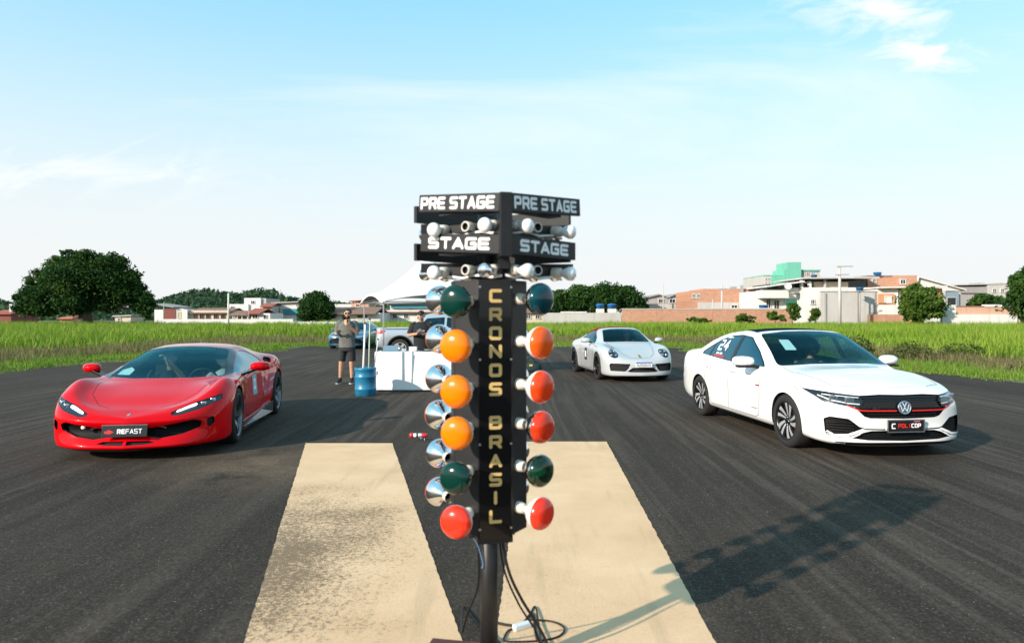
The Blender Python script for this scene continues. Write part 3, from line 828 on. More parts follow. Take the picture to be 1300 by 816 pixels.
cab.tube(smooth_path([(-0.06, 3.0, 0.68), (-0.035, 3.02, 0.48), (0.03, 3.06, 0.31), (0.10, 3.14, 0.17), (0.135, 3.25, 0.05), gnd(680, 770, .014), gnd(672, 782, .014)]), 0.0045, 7)
cab.tube(smooth_path([gnd(672, 786, .014), gnd(700, 788, .014), gnd(716, 796, .014), gnd(711, 806, .014), gnd(690, 812, .014), gnd(655, 814, .014), gnd(640, 812, .014), gnd(645, 800, .014), gnd(655, 797, .014)]), 0.0048, 7)
o = cab.build('power_cable', MT['dark_plastic']); tag(o, 'black power cable looping from the light tower down onto the right tan strip', 'cable')
pc = MB(); a, b = gnd(652, 797, .022), gnd(673, 791, .022); pc.bar(a, b, 0.035, 0.03); pc.build('plug_connector', M_plain('pale_plug', (0.62, 0.66, 0.68), 0.4), o, bevel=0.006)
cab = MB()
cab.tube(smooth_path([(-0.15, 2.98, 0.68), (-0.145, 2.99, 0.55), (-0.15, 3.02, 0.40), (-0.20, 3.10, 0.25), (-0.235, 3.25, 0.10), gnd(588, 770, .016), gnd(600, 784, .016), gnd(612, 800, .016)]), 0.005, 7)
o = cab.build('power_cable', MT['dark_plastic']); tag(o, 'thin dark cable bowing out left of the tower mast onto the asphalt', 'cable')
cab = MB()
cab.tube(smooth_path([(-0.17, 2.95, 0.72), (-0.175, 2.95, 0.66), (-0.145, 2.96, 0.60), (-0.125, 2.97, 0.52), (-0.13, 2.97, 0.5)]), 0.0025, 6)
o = cab.build('signal_wire', M_plain('blue_wire', (0.10, 0.22, 0.40), 0.5)); tag(o, 'thin blue wire end hanging under the left corner of the tower column', 'wire')
# ---------------------------------------------------------------- car toolkit
def pchip(t, P, tt):
    """monotone cubic through P (n,...) at knots t, evaluated at tt"""
    t = np.asarray(t, float); n = len(t); sh = (-1,) + (1,) * (P.ndim - 1)
    h = np.diff(t).reshape(sh); d = np.diff(P, axis=0) / h
    m = np.zeros_like(P); m[0] = d[0]; m[-1] = d[-1]
    if n > 2:
        w1 = 2 * h[1:] + h[:-1]; w2 = h[1:] + 2 * h[:-1]
        with np.errstate(divide='ignore', invalid='ignore'):
            hm = (w1 + w2) / (w1 / d[:-1] + w2 / d[1:])
        m[1:-1] = np.where(d[:-1] * d[1:] > 0, np.nan_to_num(hm), 0)
    k = np.clip(np.searchsorted(t, tt, side='right') - 1, 0, n - 2)
    H = np.diff(t)[k].reshape(sh); s = ((tt - t[k]) / np.diff(t)[k]).reshape(sh)
    return (P[k] * (1 + 2 * s) * (1 - s) ** 2 + H * m[k] * s * (1 - s) ** 2 + P[k + 1] * s * s * (3 - 2 * s) + H * m[k + 1] * s * s * (s - 1))

def resample(C, step):
    """C (K,R,3): refine along axis 0 with pchip, spacing about step"""
    seg = np.linalg.norm(np.diff(C, axis=0), axis=2)
    L = np.maximum(seg.mean(1), 1e-3); t = np.concatenate([[0], np.cumsum(L)])
    mx = seg.max(1); tt = []
    for i in range(len(L)):
        k = max(2, int(round(mx[i] / step)))
        tt += list(t[i] + (t[i + 1] - t[i]) * np.arange(k) / k)
    tt.append(t[-1])
    return pchip(t, C, np.array(tt))

def smooth_grid(P, it=3, lam=0.5):
    for _ in range(it):
        Q = np.empty((P.shape[0] + 2, P.shape[1] + 2, 3)); Q[1:-1, 1:-1] = P
        fl = np.array([1, -1, 1])
        Q[0, 1:-1] = P[1] * fl; Q[-1, 1:-1] = P[-2] * fl
        Q[1:-1, 0] = P[:, 1] * fl; Q[1:-1, -1] = P[:, -2] * fl
        Q[0, 0] = Q[0, 1]; Q[0, -1] = Q[0, -2]; Q[-1, 0] = Q[-1, 1]; Q[-1, -1] = Q[-1, -2]
        A = (Q[:-2, 1:-1] + Q[2:, 1:-1] + Q[1:-1, :-2] + Q[1:-1, 2:]) / 4
        N = P + lam * (A - P)
        N[0, :, 1] = 0; N[-1, :, 1] = 0; N[:, 0, 1] = 0; N[:, -1, 1] = 0
        P = N
    return P

def in_poly(u, v, poly):
    c = False; n = len(poly); j = n - 1
    for i in range(n):
        xi, yi = poly[i]; xj, yj = poly[j]
        if (yi > v) != (yj > v) and u < (xj - xi) * (v - yi) / (yj - yi) + xi: c = not c
        j = i
    return c

def rpoly(pts, r, seg=4):
    """round the corners of a polygon; r number or list"""
    n = len(pts); out = []
    rr = r if isinstance(r, (list, tuple)) else [r] * n
    for i in range(n):
        p = Vector(pts[i]); a = Vector(pts[i - 1]); b = Vector(pts[(i + 1) % n])
        la, lb = (a - p).length, (b - p).length
        d = min(rr[i], la * 0.45, lb * 0.45)
        if d < 1e-4: out.append(tuple(p)); continue
        s = p + (a - p).normalized() * d; e = p + (b - p).normalized() * d
        for k in range(seg + 1):
            t = k / seg
            out.append(tuple(s * (1 - t) ** 2 + p * 2 * t * (1 - t) + e * t * t))
    return out

VIEWS = {'side': (0, 2), 'front': (1, 2), 'top': (0, 1)}
class Body:
    def __init__(s, cols, step=0.045, smooth=3):
        C = np.array(cols, float)
        P = resample(C, step); P = resample(P.transpose(1, 0, 2), step * 0.8).transpose(1, 0, 2)
        P = smooth_grid(P, smooth)
        s.P = P
        bm = bmesh.new(); nx, nr = P.shape[:2]
        vs = [[bm.verts.new(P[i, j]) for j in range(nr)] for i in range(nx)]
        for i in range(nx - 1):
            for j in range(nr - 1):
                q = [vs[i][j], vs[i + 1][j], vs[i + 1][j + 1], vs[i][j + 1]]
                try: bm.faces.new(q)
                except ValueError: pass
        bmesh.ops.remove_doubles(bm, verts=bm.verts, dist=2e-4)
        bmesh.ops.dissolve_degenerate(bm, edges=bm.edges, dist=1e-4)
        bmesh.ops.recalc_face_normals(bm, faces=bm.faces)
        # outward check on the side
        f = max(bm.faces, key=lambda f: f.calc_center_median().y)
        if f.normal.y < 0: bmesh.ops.reverse_faces(bm, faces=bm.faces)
        s.bm = bm
        s.reg = bm.faces.layers.int.new('reg'); s.names = {}
        m = bm.copy(); g = bmesh.ops.duplicate(m, geom=m.verts[:] + m.edges[:] + m.faces[:])
        for v in g['geom']:
            if isinstance(v, bmesh.types.BMVert): v.co.y = -v.co.y
        s.bvh = BVHTree.FromBMesh(m); m.free()
    def cut(s, name, poly, view, cond=None, allow=(0,)):
        bm = s.bm; a, b = VIEWS[view]; rid = s.names.setdefault(name, len(s.names) + 1)
        ax = 3 - a - b
        U = [p[0] for p in poly]; V = [p[1] for p in poly]
        u0, u1, v0, v1 = min(U), max(U), min(V), max(V)
        n = len(poly)
        def ok(f):
            if f[s.reg] not in allow: return False
            c = f.calc_center_median()
            return cond is None or cond(c, f.normal)
        def bb(f):
            us = [v.co[a] for v in f.verts]; vs = [v.co[b] for v in f.verts]
            return min(us), max(us), min(vs), max(vs)
        cand = []
        for f in bm.faces:
            q = bb(f)
            if q[1] > u0 - .01 and q[0] < u1 + .01 and q[3] > v0 - .01 and q[2] < v1 + .01 and ok(f): cand.append(f)
        for i in range(n):
            p, q = poly[i], poly[(i + 1) % n]
            du, dv = q[0] - p[0], q[1] - p[1]
            if math.hypot(du, dv) < 1e-6: continue
            no = Vector((0, 0, 0)); no[a] = -dv; no[b] = du
            co = Vector((0, 0, 0)); co[a], co[b] = p
            e0, e1, g0, g1 = min(p[0], q[0]) - .002, max(p[0], q[0]) + .002, min(p[1], q[1]) - .002, max(p[1], q[1]) + .002
            loc = []
            for f in cand:
                if not f.is_valid: continue
                w = bb(f)
                if w[1] > e0 and w[0] < e1 and w[3] > g0 and w[2] < g1: loc.append(f)
            if not loc: continue
            es = set(); vs = set()
            for f in loc: es.update(f.edges); vs.update(f.verts)
            bmesh.ops.bisect_plane(bm, geom=loc + list(es) + list(vs), dist=2e-5, plane_co=co, plane_no=no)
            cand = [f for f in bm.faces if f.is_valid and f[s.reg] in allow]
            cc = []
            for f in cand:
                c = f.calc_center_median()
                if u0 - .1 < c[a] < u1 + .1 and v0 - .1 < c[b] < v1 + .1 and (cond is None or cond(c, f.normal)): cc.append(f)
            cand = cc
        k = 0
        for f in cand:
            if not f.is_valid: continue
            c = f.calc_center_median()
            if in_poly(c[a], c[b], poly): f[s.reg] = rid; k += 1
        if k == 0: print('EMPTY CUT', name)
        return k
    def drop(s, name):
        rid = s.names[name]
        bmesh.ops.delete(s.bm, geom=[f for f in s.bm.faces if f[s.reg] == rid], context='FACES')
    def faces(s, name):
        rid = 0 if name is None else s.names.get(name, -1)
        return [f for f in s.bm.faces if f[s.reg] == rid]
    def export(s, name, reg, mat, parent, depth=0.0, dirv=None, sides='both', wall=True, wall_mat=None, smooth=True):
        """reg faces -> object(s). sides: 'both' one welded mesh, 'pair' a mesh per side, 'left' or 'right'"""
        fs = s.faces(reg)
        s.bm.normal_update()
        idx = {}; V = []; N = []; F = []
        for f in fs:
            for v in f.verts:
                if v not in idx:
                    idx[v] = len(V); V.append(v.co.copy()); N.append(v.normal.copy())
            F.append([idx[v] for v in f.verts])
        ec = {}
        for f in F:
            for i in range(len(f)):
                a, b = f[i], f[(i + 1) % len(f)]
                k = (min(a, b), max(a, b)); ec.setdefault(k, []).append((a, b))
        bnd = [e[0] for e in ec.values() if len(e) == 1]
        off = [v - (N[i] if dirv is None else Vector(dirv)) * depth for i, v in enumerate(V)] if depth else V
        def make(sy, both=False):
            mb = MB()
            def put(vs, faces, sgn, mi, sm):
                mb.add([(p[0], p[1] * sgn, p[2]) for p in vs], [f if sgn > 0 else f[::-1] for f in faces], mi, sm)
            for sg in ((1, -1) if both else (sy,)):
                put(off, F, sg, 0, smooth)
                if depth and wall:
                    wf = []; wv = []
                    for a, b in bnd:
                        if abs(V[a].y) < 1e-3 and abs(V[b].y) < 1e-3: continue
                        k = len(wv); wv += [V[a], V[b], off[b], off[a]]; wf.append([k, k + 1, k + 2, k + 3] if depth > 0 else [k + 3, k + 2, k + 1, k])
                    put(wv, wf, sg, 1 if wall_mat else 0, False)
            return mb
        mats = [mat] + ([wall_mat] if wall_mat else [])
        def fin(mb):
            o = mb.build(name, mats, parent)
            m = bmesh.new(); m.from_mesh(o.data)
            # weld only the smooth skin (coincident verts on the centre line), keep walls hard
            vv = [v for v in m.verts if abs(v.co.y) < 1e-3 and any(f.smooth for f in v.link_faces)]
            bmesh.ops.remove_doubles(m, verts=vv, dist=5e-4)
            m.to_mesh(o.data); m.free()
            return o
        if sides == 'both': return fin(make(1, True))
        if sides == 'pair': return [fin(make(1)), fin(make(-1))]
        return fin(make(1 if sides == 'left' else -1))
    def ray(s, o, d):
        h = s.bvh.ray_cast(Vector(o), Vector(d))
        return h[0], h[1]
    def hit(s, view, u, v, sgn=1):
        if view == 'side': return s.ray((u, 3 * sgn, v), (0, -sgn, 0))
        if view == 'front': return s.ray((4, u, v), (-1, 0, 0))
        if view == 'back': return s.ray((-4, u, v), (1, 0, 0))
        return s.ray((u, v, 4), (0, 0, -1))
    def ribbon(s, mb, pts, view, w=0.006, lift=0.0015, sgn=1, mi=0, closed=False, step=0.025):
        """thin strip following the skin along a polyline given in a view plane"""
        P = [Vector(p) for p in pts]
        if closed: P.append(P[0])
        Q = []
        for a, b in zip(P, P[1:]):
            n = max(1, int((b - a).length / step))
            Q += [a.lerp(b, k / n) for k in range(n)]
        Q.append(P[-1])
        vs = []; ok = []
        for i, p in enumerate(Q):
            t = (Q[min(i + 1, len(Q) - 1)] - Q[max(i - 1, 0)])
            if closed and i in (0, len(Q) - 1): t = Q[1] - Q[-2]
            t.normalize(); nn = Vector((-t.y, t.x)) * w / 2
            pr = []
            for q in (p + nn, p - nn):
                h, no = s.hit(view, q.x, q.y, sgn)
                if h is not None:
                    if view == 'side' and no.y * sgn < 0: no = -no
                    if view == 'front' and no.x < 0: no = -no
                    if view == 'top' and no.z < 0: no = -no
                    if view == 'back' and no.x > 0: no = -no
                pr.append(None if h is None else h + no * lift)
            ok.append(pr[0] is not None and pr[1] is not None)
            vs += [x if x is not None else Vector((0, 0, 0)) for x in pr]
        fs = [(2 * i, 2 * i + 1, 2 * i + 3, 2 * i + 2) for i in range(len(Q) - 1) if ok[i] and ok[i + 1] and (vs[2 * i] - vs[2 * i + 2]).length < 0.15]
        used = sorted({k for f in fs for k in f}); mp = {k: i for i, k in enumerate(used)}
        mb.add([vs[k] for k in used], [[mp[k] for k in f] for f in fs], mi, True)
    def decal(s, mb, vs2, fs, view, lift=0.002, sgn=1, mi=0):
        """flat 2d mesh laid onto the skin"""
        out = []
        for u, v in vs2:
            h, no = s.hit(view, u, v, sgn)
            if h is None: h = Vector((0, 0, -1)); no = Vector((0, 0, 1))
            if view == 'side' and no.y * sgn < 0: no = -no
            if view == 'front' and no.x < 0: no = -no
            if view == 'top' and no.z < 0: no = -no
            out.append(h + no * lift)
        fs = [f for f in fs if all(out[i].z > -0.5 for i in f) and max((out[f[0]] - out[i]).length for i in f) < 0.12]
        mb.add(out, fs, mi, True)
    def decal_poly(s, mb, poly, view, lift=0.002, sgn=1, mi=0, n=14):
        U = [p[0] for p in poly]; V = [p[1] for p in poly]
        u0, v0 = min(U), min(V); w, h = max(U) - u0, max(V) - v0
        def fn(X, Y):
            D = np.full(X.shape, 9.0); inside = np.zeros(X.shape, bool); m = len(poly)
            for i in range(m):
                a = (poly[i][0] - u0, poly[i][1] - v0); b = (poly[(i + 1) % m][0] - u0, poly[(i + 1) % m][1] - v0)
                D = np.minimum(D, seg_dist(X, Y, a, b))
                c = ((a[1] > Y) != (b[1] > Y)) & (X < (b[0] - a[0]) * (Y - a[1]) / (b[1] - a[1] + 1e-12) + a[0])
                inside ^= c
            return np.where(inside, -D - 1e-6, D + 1e-6)
        pad = 0.0
        vs, fs = sdf_mesh(fn, w, h, n)
        s.decal(mb, [(a + u0, b + v0) for a, b in vs], fs, view, lift, sgn, mi)

def circle_poly(cx, cz, r, z_low, n=40):
    """arch outline: circle of radius r, sides going straight down below z_low"""
    out = []
    for i in range(n + 1):
        a = math.pi * (1.0 - i / n) ; a = -0.30 + (math.pi + 0.60) * (1 - i / n)
        out.append((cx + r * math.cos(a), cz + r * math.sin(a)))
    out.append((out[-1][0], z_low)); out.append((out[0][0], z_low))
    return out

M_RIM_DARK = M_plain('dark_wheel', (0.020, 0.020, 0.022), 0.3, 0.6)
M_RIM_MACH = M_plain('machined_wheel', (0.66, 0.67, 0.69), 0.32, 0.6)
M_RIM_SILVER = M_plain('silver_wheel', (0.42, 0.44, 0.47), 0.28, 0.9)
M_DISC = M_plain('brake_disc', (0.30, 0.29, 0.28), 0.35, 0.9)

def wheel(parent, pos, side, R_, W, rim_r, style, steer=0.0, spin=0.0, caliper=None):
    """side +1 left, -1 right; axle along y, outer face at +y*side"""
    w = empty('wheel', parent, pos, (0, 0, steer))
    A = Matrix.Rotation(R(-90) * side, 4, 'X')        # lathe z -> outward
    t = W / 2
    prof = [(rim_r, -t * .92), (rim_r + .012, -t), (R_ - .035, -t), (R_ - .012, -t * .9), (R_, -t * .66), (R_ + .001, 0), (R_, t * .66), (R_ - .012, t * .90), (R_ - .035, t), (rim_r + .03, t * 1.03), (rim_r + .010, t * .98), (rim_r, t * .9)]
    tyre = MB().lathe(prof, 56, A).build('tyre', MT['rubber'], w)
    rim = MB()
    rim.lathe([(rim_r + .004, -t * .9), (rim_r - .004, -t * .88), (rim_r - .02, -t * .5), (rim_r - .022, t * .70), (rim_r - .010, t * .90), (rim_r + .006, t * .98), (rim_r + .008, t * .93)], 56, A, 1 if style['lip'] == 'mach' else 0)
    n = style['n']; d = style.get('dish', 0.03)
    ro = rim_r - .004; ri = 0.052
    for k in range(n):
        a0 = 2 * math.pi * k / n + spin
        Rz = A @ Matrix.Rotation(a0, 4, 'Z')
        for (off, wi, wo, tw_, mi) in style['spokes']:
            # spoke as tapered bar in rim plane, bowed outward; tw_ sweeps the tip
            sec = []
            for q in range(6):
                f = q / 5; r = ri + (ro - ri) * f
                ang = off + tw_ * f
                hw = (wi + (wo - wi) * f) / 2
                zc = t * .86 - d * (1 - f) ** 2 - 0.004
                c = Vector((r * math.cos(ang), r * math.sin(ang), zc)); tt = Vector((-math.sin(ang), math.cos(ang), 0))
                sec.append((c, tt * hw))
            vs = []; 
            for c, h in sec: vs += [c - h, c + h, c + h * .55 + Vector((0, 0, -.035)), c - h * .55 + Vector((0, 0, -.035))]
            fs0 = []; fs1 = []
            for q in range(5):
                b = 4 * q
                fs0.append((b, b + 1, b + 5, b + 4)[::-1] if False else (b + 4, b + 5, b + 1, b))
                fs1 += [(b + 1, b + 5, b + 6, b + 2), (b + 2, b + 6, b + 7, b + 3), (b + 3, b + 7, b + 4, b)]
            fs0 = [f[::-1] for f in fs0]
            rim.add(vs, fs0, mi, False, Rz); rim.add(vs, fs1, 0, False, Rz)
    rim.lathe([(0.062, t * .86 - d - .03), (0.062, t * .86 - d), (0.05, t * .86 - d + .008), (0.034, t * .86 - d + .010), (0.033, t * .86 - d + .016), (0.001, t * .86 - d + .018)], 24, A, 0)
    for k in range(5):
        a = 2 * math.pi * k / 5 + spin
        rim.cyl(A @ Vector((.047 * math.cos(a), .047 * math.sin(a), t * .86 - d)), A @ Vector((.047 * math.cos(a), .047 * math.sin(a), t * .86 - d + .012)), .007, n=8, mi=1)
    rim.build('rim', [style['dark'], style['mach']], w)
    MB().lathe([(0.06, -.01), (rim_r * .80, -.01), (rim_r * .80, .012), (0.06, .012)], 40, A).build('brake_disc', M_DISC, w)
    if caliper is not None:
        c = MB(); rr = rim_r * .74
        for q in range(6):
            a = -0.5 + q * 0.2
            c.box((rr * math.cos(a), rr * math.sin(a), .012), (.075, .055, .07), A @ Matrix.Rotation(R(200 if side > 0 else -20), 4, 'Z'))
        c.build('brake_caliper', caliper, w)
    return w

def wheel_well(parent, x, r, y_out, y_in, z, name='wheel_well'):
    for sg in (1, -1):
        mb = MB(); n = 20; vs = []; fs = []
        for i in range(n + 1):
            a = math.pi * (1.15 - 1.30 * i / n)
            c = (x + (r + .012) * math.cos(a), z + (r + .012) * math.sin(a))
            vs += [(c[0], sg * (y_out), c[1]), (c[0], sg * y_in, c[1])]
        for i in range(n): fs.append((2 * i, 2 * i + 1, 2 * i + 3, 2 * i + 2))
        mb.add(vs, fs, 0, True)
        mb.add([vs[2 * i + 1] for i in range(n + 1)], [tuple(range(n + 1))])
        mb.build(name, MT['under'], parent)

def lining(body, parent, regs=(None, 'door', 'roof', 'bonnet'), d=0.022, z0=0.35):
    """dark inner skin so the cabin is trimmed from inside"""
    bm = body.bm; bm.normal_update(); mb = MB()
    ids = [0 if r is None else body.names.get(r, -1) for r in regs]
    idx = {}; V = []; F = []
    for f in bm.faces:
        if f[body.reg] in ids and f.calc_center_median().z > z0:
            for v in f.verts:
                if v not in idx: idx[v] = len(V); V.append(v.co - v.normal * d)
            F.append([idx[v] for v in f.verts][::-1])
    mb.add(V, F, 0, True); mb.add([(v.x, -v.y, v.z) for v in V], [f[::-1] for f in F], 0, True)
    return mb.build('cabin_lining', MT['interior'], parent)

def cabin(parent, xf, xr, zfl, zseat, hw, zdash, xdash, wheel_side=1, seat_x=0.0, seat_y=0.36, head_z=1.1, seat_mat=None, rows=1):
    """floor, dashboard, seats and steering wheel"""
    sm = seat_mat or MT['interior']
    MB().box(((xf + xr) / 2, 0, zfl), (xf - xr, hw * 2, 0.04)).build('cabin_floor', MT['interior'], parent)
    d = MB(); d.prism([(xdash + .22, zdash - .03), (xdash + .05, zdash + .0), (xdash - .06, zdash - .06), (xdash, zdash - .34), (xdash + .22, zdash - .34)], -hw, hw, Matrix(((1, 0, 0, 0), (0, 0, 1, 0), (0, 1, 0, 0), (0, 0, 0, 1))))
    d.build('dashboard', MT['interior'], parent, bevel=0.02)
    for r in range(rows):
        for sg in (1, -1):
            x = seat_x - r * 0.86
            s = MB()
            s.box((x + .22, sg * seat_y, zseat), (.50, .48, .16))
            M = Matrix.Translation((x - .05, sg * seat_y, zseat)) @ Matrix.Rotation(R(-20), 4, 'Y')
            s.box((0, 0, .32), (.13, .46, .62), M)
            so = s.build('seat', sm, parent, bevel=0.04, seg=3)
            h = MB(); h.box((0, 0, .72), (.10, .24, .17), M); h.build('headrest', sm, so, bevel=0.035, seg=3)
    st = MB(); ys = seat_y * wheel_side
    M = Matrix.Translation((xdash - .14, ys, zdash - .06)) @ Matrix.Rotation(R(-68), 4, 'Y')
    ring = [M @ Vector((.18 * math.cos(a), .18 * math.sin(a), 0)) for a in np.linspace(0, 2 * math.pi, 29)]
    st.tube(ring, .014, 8, cap=False); st.bar(ring[0], ring[14], .03, .02); st.bar(M @ Vector((0, 0, 0)), ring[7], .03, .02)
    st.build('steering_wheel', MT['dark_plastic'], parent)
# ---------------------------------------------------------------- sedan shapes
def sedan_cols(sz=1.0):
    MID = [(0, .17), (.78, .185), (.862, .235), (.882, .45), (.90, .66), (.888, .81)]
    def st(x, tail):                       # straight station: common lower side, own upper rows
        return [(x, y, z) for y, z in MID] + tail
    T0 = [(-2.38, 0, .26), (-2.44, 0, .27), (-2.46, 0, .34), (-2.475, 0, .50), (-2.44, 0, .70), (-2.43, 0, .88), (-2.44, 0, 1.00), (-2.45, 0, 1.035), (-2.445, 0, 1.05), (-2.43, 0, 1.058), (-2.38, 0, 1.065)]
    T1 = [(-2.30, 0, .25), (-2.42, .42, .27), (-2.44, .45, .34), (-2.455, .46, .50), (-2.42, .46, .70), (-2.41, .46, .88), (-2.42, .45, 1.0), (-2.43, .38, 1.03), (-2.42, .32, 1.045), (-2.39, .18, 1.06), (-2.30, 0, 1.07)]
    T2 = [(-2.2, 0, .24), (-2.28, .72, .26), (-2.30, .77, .34), (-2.31, .79, .50), (-2.28, .79, .70), (-2.27, .78, .88), (-2.28, .73, .99), (-2.27, .64, 1.03), (-2.26, .52, 1.05), (-2.24, .28, 1.07), (-2.2, 0, 1.075)]
    R0 = [(-1.9, 0, .20), (-1.9, .78, .22), (-1.9, .85, .30), (-1.9, .872, .48), (-1.9, .882, .68), (-1.9, .872, .84), (-1.9, .81, .985), (-1.9, .71, 1.045), (-1.9, .60, 1.075), (-1.9, .30, 1.09), (-1.9, 0, 1.095)]
    R1 = st(-1.345, [(-1.345, .835, .985), (-1.40, .705, 1.165), (-1.38, .615, 1.235), (-1.36, .30, 1.285), (-1.345, 0, 1.295)])
    B1 = st(-.85, [(-.85, .845, .972), (-.86, .665, 1.285), (-.85, .595, 1.350), (-.85, .29, 1.392), (-.85, 0, 1.405)])
    B2 = st(-.3, [(-.3, .848, .955), (-.32, .650, 1.338), (-.30, .580, 1.394), (-.30, .28, 1.432), (-.30, 0, 1.442)])
    H = st(.05, [(.05, .846, .945), (-.03, .655, 1.322), (.01, .592, 1.372), (.08, .28, 1.408), (.10, 0, 1.416)])
    W = st(.42, [(.42, .843, .930), (.37, .725, 1.135), (.46, .662, 1.182), (.56, .31, 1.220), (.59, 0, 1.229)])
    K1 = st(.86, [(.86, .842, .900), (.80, .795, .930), (.88, .735, .962), (1.00, .36, .990), (1.04, 0, .998)])
    K2 = st(.95, [(.94, .838, .893), (.89, .788, .918), (.955, .72, .945), (1.065, .35, .976), (1.105, 0, .983)])
    F1 = [(1.345, 0, .17), (1.345, .78, .185), (1.345, .868, .24), (1.345, .89, .45), (1.345, .898, .64), (1.345, .885, .775), (1.345, .815, .865), (1.345, .715, .905), (1.345, .575, .930), (1.345, .29, .953), (1.345, 0, .960)]
    F0 = [(1.75, 0, .165), (1.76, .78, .175), (1.77, .850, .225), (1.77, .872, .42), (1.76, .872, .58), (1.75, .855, .69), (1.74, .795, .785), (1.73, .70, .838), (1.73, .55, .866), (1.73, .28, .888), (1.73, 0, .895)]
    FC = [(1.95, 0, .165), (2.00, .68, .158), (2.045, .740, .200), (2.03, .772, .41), (2.01, .775, .56), (1.985, .755, .665), (1.955, .705, .755), (1.94, .625, .795), (1.94, .50, .820), (1.94, .26, .838), (1.94, 0, .845)]
    F2 = [(2.1, 0, .165), (2.165, .40, .158), (2.205, .43, .200), (2.175, .45, .40), (2.185, .45, .55), (2.172, .45, .66), (2.13, .42, .745), (2.105, .36, .772), (2.085, .29, .789), (2.06, .16, .803), (2.03, 0, .812)]
    F3 = [(2.15, 0, .165), (2.205, 0, .158), (2.245, 0, .200), (2.215, 0, .40), (2.228, 0, .55), (2.215, 0, .66), (2.175, 0, .745), (2.155, 0, .768), (2.14, 0, .781), (2.12, 0, .791), (2.085, 0, .801)]
    return [T0, T1, T2, R0, R1, B1, B2, H, W, K1, K2, F1, F0, FC, F2, F3]

def mirror_shell(mb, c, sgn, size=(.20, .24, .15), lean=0.0):
    """door mirror housing: bulged wedge, flat glass side to the rear"""
    prof = [(0.50, .86), (.42, .98), (.15, 1.0), (-.25, .88), (-.42, .62), (-.50, .25)]
    vs = []; n = 16
    for x, k in prof:
        for i in range(n):
            a = 2 * math.pi * i / n
            ca, sa = math.cos(a), math.sin(a)
            e = 0.72
            yy = math.copysign(abs(ca) ** e, ca) * .5 * k; zz = math.copysign(abs(sa) ** e, sa) * .5 * k
            if zz < 0: zz *= .85
            vs.append((c[0] - x * size[0] , c[1] + sgn * (yy * size[1] + x * lean), c[2] + zz * size[2]))
    fs = []
    for q in range(len(prof) - 1):
        for i in range(n):
            j = (i + 1) % n
            f = (q * n + i, q * n + j, (q + 1) * n + j, (q + 1) * n + i)
            fs.append(f if sgn > 0 else f[::-1])
    mb.add(vs, fs, 0, True)
    mb.add(vs[:n], [tuple(range(n))], 0, False); mb.add(vs[-n:], [tuple(range(n))], 0, False)

def headlamp_guts(parent, c, sgn, ln=0.2, r=0.045):
    pass

M_WHITE_CAR = M_plain('white_car_paint', (0.80, 0.80, 0.79), 0.25, coat=1.0)
M_HONEY = M_plain('grille_mesh', (0.005, 0.005, 0.006), 0.6, bump=0.6, bscale=60, spec=.15)

